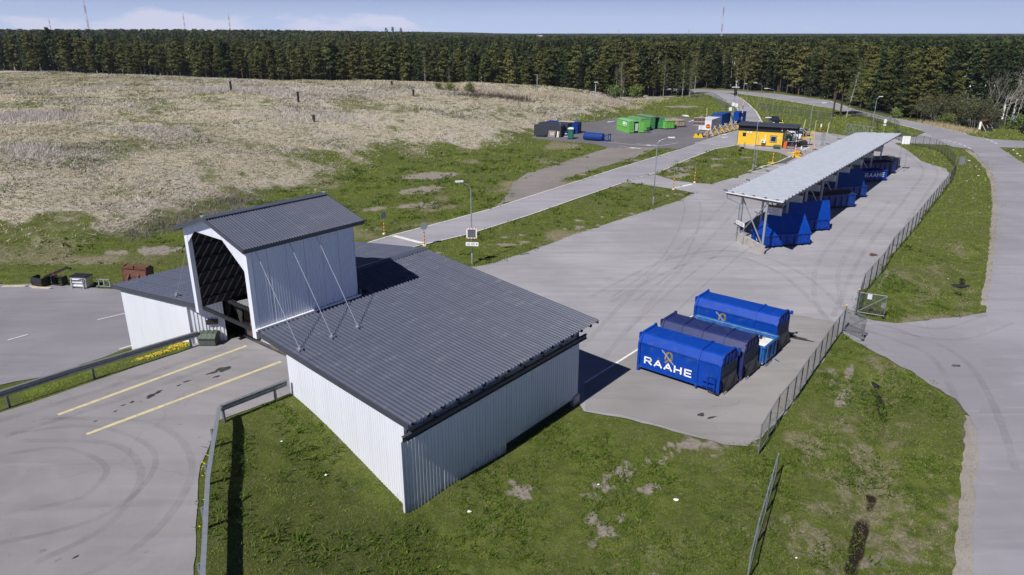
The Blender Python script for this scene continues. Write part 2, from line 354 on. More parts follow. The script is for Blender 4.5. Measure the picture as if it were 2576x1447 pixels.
# ------------------------------------------------------------------ paved areas (outlines on level ground)
P = lambda L: [G2(*p) for p in L]
POLY = {
 'yard_asphalt': P([(1185, 672), (1215, 668), (1328, 635), (1427, 596), (1530, 562), (1650, 524), (1728, 497), (1740, 485), (1701, 477), (1640, 468), (1600, 462), (1564, 459), (1625, 440), (1653, 441), (1700, 455), (1746, 461), (1787, 463), (1831, 452), (1887, 434), (1919, 424), (1960, 411), (1985, 396), (1960, 384), (1905, 378), (1862, 372), (1850, 362), (1900, 320), (1935, 322), (2000, 326), (2036, 331), (2085, 336), (2132, 342), (2180, 346), (2215, 340), (2252, 345), (2300, 345), (2326, 334), (2395, 352), (2390, 366), (2320, 362), (2249, 360), (2283, 378), (2318, 405), (2342, 414), (2378, 424), (2392, 440), (2384, 462), (2361, 494), (2332, 530), (2298, 577), (2238, 648), (2215, 687), (2165, 745), (2150, 795), (2125, 800), (2119, 836), (2088, 877), (2060, 919), (2026, 968), (1995, 1015), (1950, 1062), (1915, 1100), (1880, 1125), (1820, 1120), (1700, 1085), (1560, 1047), (1470, 1035), (1430, 1000), (1050, 700)]),
 'driveway': P([(2122, 800), (2150, 793), (2200, 808), (2250, 813), (2330, 806), (2420, 796), (2482, 786), (2560, 800), (2540, 1110), (2466, 1100), (2446, 1062), (2400, 1005), (2330, 957), (2230, 902), (2170, 870), (2118, 838)]),
 'left_yard_asphalt': P([(-700, 745), (-200, 724), (0, 716), (95, 714), (210, 722), (300, 728), (480, 700), (700, 660), (930, 610), (1040, 622), (1080, 640), (1000, 700), (600, 800), (340, 905), (170, 934), (0, 968), (-300, 1035), (-900, 1180)]),
 'exit_road': P([(915, 613), (990, 590), (1100, 562), (1222, 528.5), (1427, 463.5), (1560, 421), (1708, 376), (1760, 358), (1855, 329), (1830, 300), (1860, 281), (1852, 271), (1838, 262), (1815, 251), (1787, 240), (1768, 234), (1775, 226), (1850, 229), (1828, 236), (1860, 244), (1884, 263), (1902, 281), (1918, 310), (1930, 330), (1870, 362), (1846, 368), (1799, 376), (1729, 402), (1653, 437), (1564, 462), (1427, 509), (1330, 543), (1180, 590), (1034, 624)]),
 'container_yard': P([(1318, 346), (1345, 338), (1400, 320), (1430, 311), (1494, 306.5), (1532, 299), (1573, 295), (1641, 292.5), (1711, 295), (1758, 301), (1787, 297), (1832, 300), (1862, 318), (1840, 333), (1760, 357), (1705, 375.5), (1655, 372.5), (1600, 370), (1530, 372), (1490, 362), (1430, 357), (1345, 349)]),
 'main_road': P([(2440, 1560), (2446, 1447), (2454, 1240), (2466, 1040), (2480, 790), (2500, 650), (2510, 520), (2505, 463), (2491, 427), (2467, 399), (2438, 375), (2395, 370), (2326, 333), (2295, 322.5), (2264, 315.5), (2228, 303.5), (2180, 291.5), (2127, 284), (2096, 274.5), (2013, 260.5), (1940, 248), (1850, 235), (1828, 235.5), (1760, 234), (1700, 231), (1640, 229), (1640, 221), (1700, 223), (1778, 225.5), (1850, 229), (1960, 237), (2087, 253.5), (2156, 277.5), (2228, 294), (2323, 310.5), (2395, 327.5), (2443, 341.5), (2490, 350), (2590, 356), (2700, 362), (2700, 372), (2600, 374), (2514, 371), (2551, 395), (2580, 416), (2660, 500), (2720, 700), (2790, 1000), (2830, 1560)]),
 'gravel_track': P([(1243, 519), (1265, 503), (1279, 488), (1277, 474), (1315, 440), (1414, 409), (1489, 385), (1524, 372), (1600, 368), (1656, 373), (1582, 401), (1512, 421), (1450, 440), (1408, 457), (1430, 463.5), (1340, 494)]),
}
SHRINK = {'yard_asphalt': 0, 'driveway': 1, 'left_yard_asphalt': 0, 'exit_road': 2, 'container_yard': 1, 'main_road': 3, 'gravel_track': 0}
def ragged(poly, step=.5, amp=.12, seed=0):
    out = []; r = np.random.default_rng(seed); k = len(poly)
    for i in range(k):
        a = np.array(poly[i]); b = np.array(poly[(i + 1) % k]); L = np.hypot(*(b - a)); st = step * max(1, a[1] / 45)
        n = max(1, int(L / st)); nrm = np.array([-(b - a)[1], (b - a)[0]]) / max(L, 1e-6)
        for j in range(n):
            p = a + (b - a) * j / n; w = (fbm(p[0:1], p[1:2], 1.5, seed, 2)[0] - .5) * 2 * amp + r.normal() * amp * .25
            if j == 0 and i == 0: w = 0
            out.append(tuple(p + nrm * w))
    return out
def smooth_poly(poly, it=1):
    for _ in range(it):
        q = []
        for i in range(len(poly)):
            a, b = poly[i], poly[(i + 1) % len(poly)]
            q += [(a[0] * .75 + b[0] * .25, a[1] * .75 + b[1] * .25), (a[0] * .25 + b[0] * .75, a[1] * .25 + b[1] * .75)]
        poly = q
    return poly
def flat(name, poly, z, mt):
    bm = bmesh.new(); vs = [bm.verts.new((p[0], p[1], z)) for p in poly]; f = bm.faces.new(vs)
    if f.normal.z < 0: f.normal_flip()
    bm.normal_update()
    if bm.faces[:][0].normal.z < 0: bmesh.ops.reverse_faces(bm, faces=bm.faces[:])
    bmesh.ops.triangulate(bm, faces=bm.faces[:]); me = bpy.data.meshes.new(name); bm.to_mesh(me); bm.free(); me.materials.append(mt)
    o = bpy.data.objects.new(name, me); C.objects.link(o); return o

def asphalt(name, col, fade=None, warm=(.30, .27, .22), swirl=None, stretch_az=0.0, blot=.5):
    m = bpy.data.materials.new(name); m.use_nodes = True; nt = m.node_tree; l = nt.links
    b = nt.nodes['Principled BSDF']; b.inputs['Roughness'].default_value = .85; b.inputs['Specular IOR Level'].default_value = .25
    tc = _n(nt, 'TexCoord').outputs['Object']
    def noise(s, d=5, rough=.6, vec=tc, dist=0.0):
        q = _n(nt, 'TexNoise'); q.inputs['Scale'].default_value = s; q.inputs['Detail'].default_value = d; q.inputs['Roughness'].default_value = rough; q.inputs['Distortion'].default_value = dist
        l.new(vec, q.inputs['Vector']); return q.outputs['Fac']
    def rmp(v, a, b_, c=0.0, d=1.0):
        q = _n(nt, 'MapRange'); q.interpolation_type = 'SMOOTHSTEP'; l.new(v, q.inputs[0])
        for i, t in enumerate((a, b_, c, d)): q.inputs[1 + i].default_value = t
        return q.outputs[0]
    def mixc(f, a, c, bt='MIX'):
        q = _n(nt, 'Mix'); q.data_type = 'RGBA'; q.blend_type = bt
        if isinstance(f, float): q.inputs[0].default_value = f
        else: l.new(f, q.inputs[0])
        for i, v in ((6, a), (7, c)):
            if isinstance(v, tuple): q.inputs[i].default_value = (*v, 1)
            else: l.new(v, q.inputs[i])
        return q.outputs[2]
    def sc(c, k): return tuple(min(1, t * k) for t in c)
    base = mixc(rmp(noise(.09, 4), .35, .65), sc(col, .86), sc(col, 1.10))
    mp = _n(nt, 'Mapping'); mp.inputs['Rotation'].default_value = (0, 0, -stretch_az); mp.inputs['Scale'].default_value = (.10, 1.0, 1); l.new(tc, mp.inputs[0])
    base = mixc(rmp(noise(.9, 6, .6, mp.outputs[0], .6), .42, .72, 0, .55), base, sc(col, .72))       # worn wheel paths
    base = mixc(rmp(noise(1.6, 5, .6, mp.outputs[0], .3), .56, .76, 0, .5), base, sc(col, 1.28))       # dust streaks
    base = mixc(rmp(noise(.35, 7, .65), .58, .70, 0, blot), base, sc(warm, 1.0))                        # sand blown in
    if swirl:
        mp2 = _n(nt, 'Mapping'); mp2.inputs['Location'].default_value = (-swirl[0], -swirl[1], 0); l.new(tc, mp2.inputs[0])
        wv = _n(nt, 'TexWave'); wv.wave_type = 'RINGS'; wv.rings_direction = 'Z'; wv.inputs['Scale'].default_value = .28; wv.inputs['Distortion'].default_value = 3.5; wv.inputs['Detail'].default_value = 3; wv.inputs['Detail Scale'].default_value = .6
        l.new(mp2.outputs[0], wv.inputs['Vector'])
        base = mixc(rmp(wv.outputs['Fac'], .45, .95, 0, .12), base, sc(col, .78)); base = mixc(rmp(noise(.5, 3, .6, tc, 1.5), .5, .7, 0, .25), base, sc(col, 1.2))
    fine = noise(38, 3, .7); base = mixc(rmp(fine, .3, .7, 0, .28), base, sc(col, .55))
    spots = noise(2.3, 3, .5); base = mixc(rmp(spots, .70, .76, 0, .55), base, sc(col, .45))
    vo = _n(nt, 'TexVoronoi'); vo.feature = 'DISTANCE_TO_EDGE'; vo.inputs['Scale'].default_value = .075; vo.inputs['Randomness'].default_value = 1.0
    wr = _n(nt, 'Mix'); wr.data_type = 'RGBA'; wr.blend_type = 'LINEAR_LIGHT'; wr.inputs[0].default_value = .9
    l.new(tc, wr.inputs[6]); nc = _n(nt, 'TexNoise'); nc.inputs['Scale'].default_value = .5; nc.inputs['Detail'].default_value = 4; l.new(tc, nc.inputs['Vector']); l.new(nc.outputs['Color'], wr.inputs[7])
    l.new(wr.outputs[2], vo.inputs['Vector'])
    base = mixc(rmp(vo.outputs['Distance'], .0, .0035, .2, 0.0), base, sc(col, .45))                     # cracks and seams
    l.new(base, b.inputs['Base Color'])
    if fade: l.new(rmp(noise(.55, 6, .7), .34, .72, fade * .15, fade), b.inputs['Alpha'])
    bp = _n(nt, 'Bump'); bp.inputs['Strength'].default_value = .25; bp.inputs['Distance'].default_value = .02; l.new(fine, bp.inputs['Height']); l.new(bp.outputs[0], b.inputs['Normal'])
    return m
ASPH = {
 'yard_asphalt': asphalt('yard_asphalt', (.36, .351, .376), stretch_az=R(45)),
 'driveway': asphalt('driveway_asphalt', (.31, .30, .33), stretch_az=R(-20)),
 'left_yard_asphalt': asphalt('left_yard_asphalt', (.26, .252, .28), stretch_az=R(8), blot=.25),
 'exit_road': asphalt('exit_road_asphalt', (.34, .332, .365), stretch_az=R(50), blot=.1),
 'container_yard': asphalt('container_yard_asphalt', (.17, .162, .178), stretch_az=R(10), blot=.2),
 'main_road': asphalt('main_road_asphalt', (.31, .303, .335), stretch_az=R(85), blot=.2),
 'gravel_track': asphalt('gravel_track_surface', (.26, .235, .222), stretch_az=R(45), blot=.5),
}
order = ['gravel_track', 'left_yard_asphalt', 'container_yard', 'yard_asphalt', 'driveway', 'exit_road', 'main_road']
PAVED = {}
for i, k in enumerate(order):
    pl = POLY[k]
    amp = {'gravel_track': .5, 'main_road': .15, 'exit_road': .06}.get(k, .18)
    rg = ragged(pl, .6, amp, seed=40 + i); PAVED[k] = pl
    tag(flat(k, rg, .004 * (i + 1), ASPH[k]), kind='structure')
PADM = asphalt('pad_concrete', (.30, .285, .28), stretch_az=R(-40), blot=.4)
pad_poly = P([(1470, 966), (1610, 878), (1745, 795), (1830, 770), (1985, 790), (2110, 812), (2098, 860), (2056, 917), (2022, 966), (1990, 1013), (1945, 1060), (1912, 1098), (1878, 1121), (1820, 1116), (1700, 1081), (1560, 1043), (1472, 1033)])
tag(flat('container_pad', ragged(pad_poly, .8, .05, 77), .0345, PADM), kind='structure')
RAMPM = asphalt('ramp_asphalt', (.275, .265, .275), stretch_az=TH, swirl=(H3(9, -17).x, H3(9, -17).y), blot=.3)
tag(flat('ramp_surface', ragged(RAMP, .5, .06, 3), RAMP_Z + .004, RAMPM), kind='structure')
GRAVM = asphalt('gravel_shoulder', (.33, .30, .28), stretch_az=R(85))
def band(name, pts, w, z, mt, parent=None, seed=0, amp=.3):
    L = []; Rr = []
    for i, p in enumerate(pts):
        a = np.array(pts[max(0, i - 1)]); b = np.array(pts[min(len(pts) - 1, i + 1)]); t = (b - a) / np.hypot(*(b - a)); nrm = np.array([-t[1], t[0]])
        k = 1 + amp * (random.random() - .5); L.append(tuple(np.array(p) + nrm * w / 2 * k)); Rr.append(tuple(np.array(p) - nrm * w / 2 * k))
    mb = MB(); n = len(pts)
    mb.add([(x, y, z) for x, y in L] + [(x, y, z) for x, y in Rr], [(n + i, n + i + 1, i + 1, i) for i in range(n - 1)])
    return mb.build(name, mt, parent)
def dens(pts, step=1.0):
    out = [pts[0]]
    for a, b in zip(pts[:-1], pts[1:]):
        L = math.hypot(b[0] - a[0], b[1] - a[1]); n = max(1, int(L / step))
        out += [(a[0] + (b[0] - a[0]) * j / n, a[1] + (b[1] - a[1]) * j / n) for j in range(1, n + 1)]
    return out
random.seed(5)
sh = dens(P([(2425, 1560), (2430, 1447), (2440, 1240), (2452, 1050)]), .5)
tag(band('gravel_shoulder', sh, .8, .0022, GRAVM, amp=.35), kind='structure')
sh = dens(P([(2484, 770), (2500, 650), (2507, 520), (2502, 463), (2488, 428), (2462, 399), (2432, 377)]), .7)
tag(band('gravel_shoulder', sh, .9, .0024, GRAVM, amp=.35), kind='structure')

# painted markings
LINEM = mat('road_paint', (.74, .74, .72), .7, var=.12, scale=6, dirt=(.42, .41, .41), dirt_amt=.22, dirt_scale=4)
LINEY = mat('worn_yellow_paint', (.60, .52, .30), .75, var=.12, scale=5, dirt=(.36, .33, .28), dirt_amt=.3, dirt_scale=4)
road_parent = bpy.data.objects['exit_road']; yard_parent = bpy.data.objects['yard_asphalt']; main_parent = bpy.data.objects['main_road']; cy_parent = bpy.data.objects['container_yard']; ramp_parent = bpy.data.objects['ramp_surface']
def mark(px, w, parent, z=.04, mt=None, zg=0.0):
    return band('painted_line', dens([G2(x, y, zg) for x, y in px], 2.0), w, z + zg, mt or LINEM, parent, amp=.06)
mark([(918, 613.5), (990, 591.5), (1100, 563), (1222, 530), (1427, 464.5), (1560, 422), (1708, 377)], .16, road_parent)
mark([(1034, 623), (1180, 589), (1330, 542), (1427, 508), (1564, 461)], .16, road_parent)
mark([(1653, 436), (1729, 401), (1799, 375), (1848, 366)], .16, road_parent)
mark([(1748, 361), (1800, 345), (1858, 328)], .16, road_parent)
mark([(990, 594), (1064, 613)], .55, road_parent)                       # stop line by the hall
mark([(1698, 474), (1740, 464)], .55, yard_parent)                      # stop line at the yard mouth
mark([(1572, 459), (1590, 453)], .12, yard_parent); mark([(1600, 450), (1618, 444)], .12, yard_parent); mark([(1625, 442), (1650, 434)], .12, yard_parent)
mark([(1470, 965), (1605, 880), (1745, 795)], .16, yard_parent, .042)
mark([(1832, 236.5), (1862, 245.5), (1885, 264), (1903, 282), (1919, 311)], .3, road_parent)
mark([(1770, 236), (1790, 241), (1817, 252), (1840, 263), (1854, 272), (1858, 281)], .3, road_parent)
mark([(2087, 254.5), (2156, 278.5), (2228, 295), (2323, 311.5), (2395, 328.5), (2436, 339)], .22, main_parent)
mark([(1850, 234), (1940, 247), (2013, 259.5), (2096, 273.5), (2127, 283), (2180, 290.5), (2228, 302.5), (2264, 314.5), (2295, 321.5), (2318, 328)], .22, main_parent)
for a in ((2372, 352, 2380, 353.5), (2385, 355, 2392, 356.5), (2398, 358.5, 2405, 360), (2411, 362, 2418, 364), (2424, 366.5, 2431, 369), (2436, 371.5, 2443, 375), (2480, 350.5, 2487, 352.5), (2491, 354.5, 2498, 357), (2502, 359.5, 2508, 362)):
    mark([(a[0], a[1]), (a[2], a[3])], .28, main_parent)
mark([(1472, 352), (1575, 363), (1650, 369), (1704, 360.5)], .14, cy_parent)
mark([(1555, 368), (1612, 374)], .14, cy_parent); mark([(1600, 362), (1658, 368)], .14, cy_parent)
mark([(1747, 359), (1812, 367)], .16, road_parent)
def arrow(tail, head, w=.22, hw=.75, hl=2.2, parent=None):
    a = np.array(G2(*tail)); b = np.array(G2(*head)); t = (b - a) / np.hypot(*(b - a)); n = np.array([-t[1], t[0]]); c = b - t * min(hl, np.hypot(*(b - a)) * .5)
    pts = [a - n * w / 2, c - n * w / 2, c - n * hw / 2, b, c + n * hw / 2, c + n * w / 2, a + n * w / 2]
    MB().add([(p[0], p[1], .044) for p in pts], [tuple(range(7))]).build('painted_arrow', LINEM, parent)
for t, h in (((1547, 305), (1526, 308.5)), ((1436, 329.5), (1423, 335)), ((1732, 307), (1754, 301)), ((1650, 366), (1622, 366)), ((1612, 374.5), (1580, 372)), ((1806, 341), (1830, 338)), ((1832, 345), (1816, 347))): arrow(t, h, .35, 1.3, 3.2, cy_parent)
for pa in ([(1885, 430.5), (1958, 407.5), (1990, 393)], [(1990, 391), (2037, 370.5)], [(2037, 370.5), (2070, 373)], [(1884, 431), (1940, 437)]): mark(pa, .22, yard_parent)
def ring(c, r, w, parent):
    g = G(*c); mb = MB(); n = 28
    vs = [(g.x + (r + s * w) * math.cos(2 * math.pi * i / n), g.y + (r + s * w) * math.sin(2 * math.pi * i / n), .044) for s in (0, 1) for i in range(n)]
    mb.add(vs, [(i, (i + 1) % n, n + (i + 1) % n, n + i)[::-1] for i in range(n)]).build('painted_ring', LINEM, parent)
ring((1941, 422), 1.5, .3, yard_parent); ring((2048, 377), 1.5, .3, yard_parent)
def uvline(u0, v0, u1, v1, w):
    a, b = H3(u0, v0), H3(u1, v1); band('painted_line', dens([(a.x, a.y), (b.x, b.y)], .7), w, RAMP_Z + .009, LINEY, ramp_parent, amp=.25)
uvline(15.2, 1.9, 15.05, -7.9, .22); uvline(11.9, 1.9, 12.2, -7.8, .22)
mark([(1080, 641), (300, 880)], .14, bpy.data.objects['left_yard_asphalt']); mark([(245, 806), (355, 780), (410, 766)], .12, bpy.data.objects['left_yard_asphalt']); mark([(20, 857), (70, 843)], .12, bpy.data.objects['left_yard_asphalt'])
mark([(2258, 377), (2284, 379)], .5, yard_parent, .042, LINEY)

# tyre tracks rubbed into the surface
TYRE = asphalt('tyre_track', (.27, .262, .28), fade=.18, stretch_az=R(45), blot=.05); TYRE2 = asphalt('tyre_track_ramp', (.20, .192, .198), fade=.17, blot=.05); PALE = asphalt('dusty_track', (.44, .425, .43), fade=.25, blot=.2)
def track(px, parent, mt=TYRE, w=.42, gauge=1.9, z=.0372, zg=0.0):
    pts = [np.array(G2(x, y, zg)) for x, y in px]; sp = []
    for i in range(len(pts) - 1):                          # smooth curve through the points
        p0, p1, p2, p3 = pts[max(i - 1, 0)], pts[i], pts[i + 1], pts[min(i + 2, len(pts) - 1)]
        for t in np.linspace(0, 1, 14, endpoint=False): sp.append(tuple(.5 * (2 * p1 + (p2 - p0) * t + (2 * p0 - 5 * p1 + 4 * p2 - p3) * t * t + (3 * p1 - p0 - 3 * p2 + p3) * t ** 3)))
    for s in (-.5, .5):
        off = []
        for i, p in enumerate(sp):
            a = np.array(sp[max(0, i - 1)]); b = np.array(sp[min(len(sp) - 1, i + 1)]); t = (b - a) / (np.hypot(*(b - a)) + 1e-9); off.append(tuple(np.array(p) + np.array([-t[1], t[0]]) * gauge * s))
        band('tyre_track', off, w, z + zg, mt, parent, amp=.3)
track([(2125, 812), (1990, 690), (1850, 640), (1700, 660), (1500, 760)], yard_parent); track([(2130, 805), (2200, 640), (2300, 500), (2340, 430), (2290, 385)], yard_parent, z=.0376); track([(2120, 820), (2080, 740), (2100, 640), (2220, 500)], yard_parent, PALE, z=.0368)
track([(1480, 900), (1640, 720), (1800, 560), (1880, 470)], yard_parent, PALE, z=.0364); track([(1600, 850), (1760, 700), (1990, 520)], yard_parent, z=.036, w=.25); track([(1660, 470), (1740, 510), (1700, 640), (1560, 760)], yard_parent, z=.0356, w=.25)
track([(2130, 806), (2260, 845), (2380, 900), (2450, 1010), (2500, 1180)], bpy.data.objects['driveway'], z=.034); track([(2130, 800), (2270, 828), (2400, 840), (2520, 800)], bpy.data.objects['driveway'], z=.0336, w=.25)
track([(120, 1447), (330, 1330), (420, 1180), (330, 1090), (60, 1080)], ramp_parent, TYRE2, .3, 1.9, .0068, RAMP_Z); track([(0, 1330), (240, 1270), (330, 1160), (200, 1100), (0, 1120)], ramp_parent, TYRE2, .25, 1.8, .0064, RAMP_Z); track([(0, 1080), (300, 985), (600, 880)], ramp_parent, TYRE2, .42, 1.7, .006, RAMP_Z)
# wet and oily stains, patched tar, manhole lids: flat shapes lying on the paving
STAIN = mat('oil_stain', (.055, .052, .05), .5, var=.35, scale=4); MUD = mat('dark_mud', (.035, .028, .022), .8, var=.5, scale=6, bump=.6, bscale=20); TAR = mat('dark_patch', (.10, .095, .10), .8, var=.15, scale=3)
def blot(px, rx, ry, z, mt, parent, rot=0.0, zg=0.0, seed=0, nm='stain'):
    g = G(px[0], px[1], zg); r = np.random.default_rng(seed); n = 22; pts = []
    ph = r.uniform(0, 6.3, 4)
    for i in range(n):
        t = 2 * math.pi * i / n; k = 1 + .22 * math.sin(2 * t + ph[0]) + .16 * math.sin(3 * t + ph[1]) + .12 * math.sin(5 * t + ph[2]) + r.normal() * .05
        x, y = rx * k * math.cos(t), ry * k * math.sin(t); pts.append((g.x + x * math.cos(rot) - y * math.sin(rot), g.y + x * math.sin(rot) + y * math.cos(rot), zg + z))
    MB().add(pts, [tuple(range(n))]).build(nm, mt, parent)
for k, (x, y, a, b_) in enumerate([(562, 929, .42, .24), (535, 938, .3, .12), (385, 993, .28, .12), (378, 999, .2, .1), (400, 985, .18, .07), (332, 1012, .12, .07), (470, 960, .18, .07), (545, 948, .2, .08), (310, 1020, .1, .06), (450, 970, .14, .05), (290, 1035, .09, .05), (240, 1060, .08, .05), (300, 2250, .1, .06), (190, 1402, .12, .04)]):
    blot((x, y), a, b_, .012, STAIN, ramp_parent, TH, RAMP_Z, k)
for k, (x, y, a, b_, rt) in enumerate([(1763, 1045, .26, .14, .3), (1790, 1052, .3, .08, .3), (2005, 852, 1.1, .22, -.5), (1985, 846, .5, .25, -.5), (1320, 640, .5, .08, .5), (1500, 573, .6, .1, .6), (2408, 921, .2, .12, 0)]):
    blot((x, y), a, b_, .046, STAIN, yard_parent, rt, 0, 50 + k)
blot((2402, 921), .22, .15, .048, TAR, bpy.data.objects['driveway'], 0, 0, 3, 'manhole_lid')
for k, (x, y) in enumerate([(2197, 642), (2333, 532)]): blot((x, y), .42, .4, .046, RUST, yard_parent, 0, 0, 4, 'manhole_lid')
MB().add([(*G2(x, y), .047) for x, y in ((1960, 411), (1972, 412), (2020, 388), (2012, 383))], [(0, 1, 2, 3)]).build('speed_hump', TAR, yard_parent)

# ------------------------------------------------------------------ ground sheet
DRYP = P([(-900, 705), (0, 640), (200, 615), (330, 595), (450, 555), (620, 495), (800, 462), (870, 425), (1000, 402), (1200, 372), (1345, 340), (1430, 306), (1500, 296), (1560, 282), (1612, 262)]) + [(60, 250), (-10, 262), (-70, 300), (-420, 460), (-500, 120)]
BARE = [(G2(*p), rx, ry, rot) for p, rx, ry, rot in [((1730, 268), 14, 2.6, 0), ((1535, 1330), 1.3, .42, .9), ((1490, 1300), .7, .25, 1.1), ((1320, 1225), .9, .5, .3), ((1630, 1230), .7, .4, .9), ((1040, 480), 5, 1.8, .5), ((1110, 440), 9, 2.2, .3), ((1000, 520), 4, 1.5, .4), ((380, 630), 7, 1.2, .2), ((1760, 420), 9, 1.6, .5), ((1800, 400), 9, 1.3, .3), ((1720, 440), 4, .8, .6), ((1590, 404), 14, .7, .55), ((1480, 436), 9, .5, .55), ((1580, 540), 3, .4, .55), ((1430, 575), 9, .5, .45), ((1360, 605), 9, .6, .4), ((1520, 545), 9, .35, .5), ((1700, 490), 4, .3, .5), ((1845, 1130), 1.6, 1.0, .5), ((1760, 1110), 2.5, .8, -.4), ((2115, 1000), 2.0, .5, .9), ((2140, 935), 1.3, .4, .9), ((2095, 960), 1.6, .4, .9), ((2220, 700), 6, .35, 1.0), ((2260, 620), 4, .3, 1.0), ((1620, 1165), 3.2, .22, .8), ((1560, 1180), 3, .2, .8), ((1690, 1140), 3, .2, .8), ((1850, 285), 3, 4, 0)]]
BROWN = [(G2(*p), rx, ry, rot) for p, rx, ry, rot in [((2190, 1190), 1.3, 5.0, -.25), ((2230, 1330), 2.2, 4.0, 0), ((2390, 1250), .9, 6, 0), ((2080, 1390), 2.2, 3, 0), ((2050, 1130), 1.2, 2, .3), ((880, 1180), 1.2, 1.2, 0), ((2330, 800), 5, .7, .1), ((1000, 570), 7, .8, .4), ((1130, 520), 6, 1.5, .4)]]
GREY = P([(340, 600), (560, 522), (640, 492), (760, 475), (650, 520), (450, 575)])
def spot(x, y, L, k=1.0):
    v = np.zeros_like(x); sc_ = np.maximum(.55, np.hypot(x, y) * .014)
    nz = 1.5 * (fbm(x / sc_, y / sc_, 1.0, 21) - .5) + .9 * (fbm(x / sc_, y / sc_, 3.3, 23) - .5)
    for (cx, cy), rx, ry, rot in L:
        a = (x - cx) * math.cos(rot) + (y - cy) * math.sin(rot); b = -(x - cx) * math.sin(rot) + (y - cy) * math.cos(rot)
        m = (np.abs(a) < rx * 2.2) & (np.abs(b) < ry * 2.2 + rx * .2)
        v[m] = np.maximum(v[m], sm((.62 - np.hypot(a[m] / rx, b[m] / ry) * .62 + nz[m]) / .45))
    return v
def zone(x, y):                                            # dry (straw), bare (soil), brown (thatch)
    d = -sdist(x, y, DRYP) + 5 * (fbm(x, y, 7, 31) - .5)
    dry = sm((d + 4.0 + 7 * (fbm(x, y, 2.6, 35) - .5)) / 11.0) * (1 - .6 * sm((.6 * fbm(x, y, 11, 33) + .4 * fbm(x, y, 2.5, 34) - .54) / .10) * np.where(y < 175, 1, .6))
    mid = sm((fbm(x, y, 9, 61) - .48) / .2) * np.where((y > 62) & (y < 180) & (x < 20), .6, .0) * (1 - dry)
    near = np.where(y < 70, 1.0, .6) * (.62 * sm((fbm(x, y, 3.4, 63) - .46) / .2) + .35 * sm((fbm(x, y, .9, 64) - .5) / .2)) * sm((x + 6) / 5)
    bare = np.maximum(spot(x, y, BARE) * .9, .55 * sm((fbm(x, y, 1.3, 66) - .60) / .12) * sm((fbm(x, y, 6, 67) - .45) / .15) * np.where(y < 48, 1, 0) * sm((x + 3) / 4)); brown = np.maximum(spot(x, y, BROWN) * .55, np.maximum(mid, near * .5))
    fw = np.where(y > 262 + 0 * x, 1.0, 0)
    return dry, bare, np.maximum(brown, fw * .4)
def ground_material():
    m = bpy.data.materials.new('grass_ground'); m.use_nodes = True; nt = m.node_tree; l = nt.links
    b = nt.nodes['Principled BSDF']; b.inputs['Roughness'].default_value = .95; b.inputs['Specular IOR Level'].default_value = .1
    tc = _n(nt, 'TexCoord').outputs['Object']
    def noise(s, d=5, rough=.6):
        q = _n(nt, 'TexNoise'); q.inputs['Scale'].default_value = s; q.inputs['Detail'].default_value = d; q.inputs['Roughness'].default_value = rough; l.new(tc, q.inputs['Vector']); return q.outputs['Fac']
    def rmp(v, a, b_, c=0.0, d=1.0):
        q = _n(nt, 'MapRange'); q.interpolation_type = 'SMOOTHSTEP'; l.new(v, q.inputs[0])
        for i, t in enumerate((a, b_, c, d)): q.inputs[1 + i].default_value = t
        return q.outputs[0]
    def mixc(f, a, c):
        q = _n(nt, 'Mix'); q.data_type = 'RGBA'; l.new(f, q.inputs[0])
        for i, v in ((6, a), (7, c)):
            if isinstance(v, tuple): q.inputs[i].default_value = (*v, 1)
            else: l.new(v, q.inputs[i])
        return q.outputs[2]
    def at(nm):
        a = _n(nt, 'Attribute'); a.attribute_name = nm; return a.outputs['Fac']
    def jit(f, n, k=.9):
        q = _n(nt, 'Math'); q.operation = 'MULTIPLY_ADD'; l.new(n, q.inputs[0]); q.inputs[1].default_value = k; q.inputs[2].default_value = -k / 2
        s = _n(nt, 'Math'); s.operation = 'ADD'; s.use_clamp = True; l.new(f, s.inputs[0]); l.new(q.outputs[0], s.inputs[1]); return rmp(s.outputs[0], .25, .75)
    g = mixc(rmp(noise(1.1, 6), .35, .65), (.078, .108, .018), (.150, .182, .036))
    g = mixc(rmp(noise(.13, 4), .40, .66, 0, .75), g, (.112, .128, .036))
    g = mixc(rmp(noise(4.5, 5, .7), .52, .66, 0, .8), g, (.20, .18, .105))
    g = mixc(rmp(noise(16, 4, .7), .40, .62, 0, .5), g, (.036, .050, .014))
    th = mixc(rmp(noise(6, 6, .7), .35, .65), (.17, .145, .095), (.33, .29, .21))
    st = mixc(rmp(noise(2.2, 6, .7), .30, .68), (.28, .245, .18), (.52, .47, .38))
    st = mixc(rmp(noise(.16, 4), .50, .68, 0, .6), st, (.48, .44, .41))
    st = mixc(rmp(noise(.33, 6, .65), .56, .68, 0, .7), st, (.17, .175, .085))
    so = mixc(rmp(noise(3, 6), .35, .65), (.22, .19, .165), (.33, .29, .255))
    nj = noise(2.6, 6, .7)
    c = mixc(jit(at('brown'), nj), g, th); c = mixc(jit(at('dry'), noise(.8, 6, .7), .8), c, st); c = mixc(jit(at('bare'), nj), c, so)
    c = mixc(rmp(at('mud'), .35, .65), c, (.026, .020, .014)); c = mixc(at('wood'), c, (.030, .034, .018)); c = mixc(at('sea'), c, (.07, .12, .20))
    l.new(c, b.inputs['Base Color'])
    bp = _n(nt, 'Bump'); bp.inputs['Strength'].default_value = .8; bp.inputs['Distance'].default_value = .12; l.new(noise(9, 6, .75), bp.inputs['Height']); l.new(bp.outputs[0], b.inputs['Normal'])
    return m
GROUNDM = ground_material()
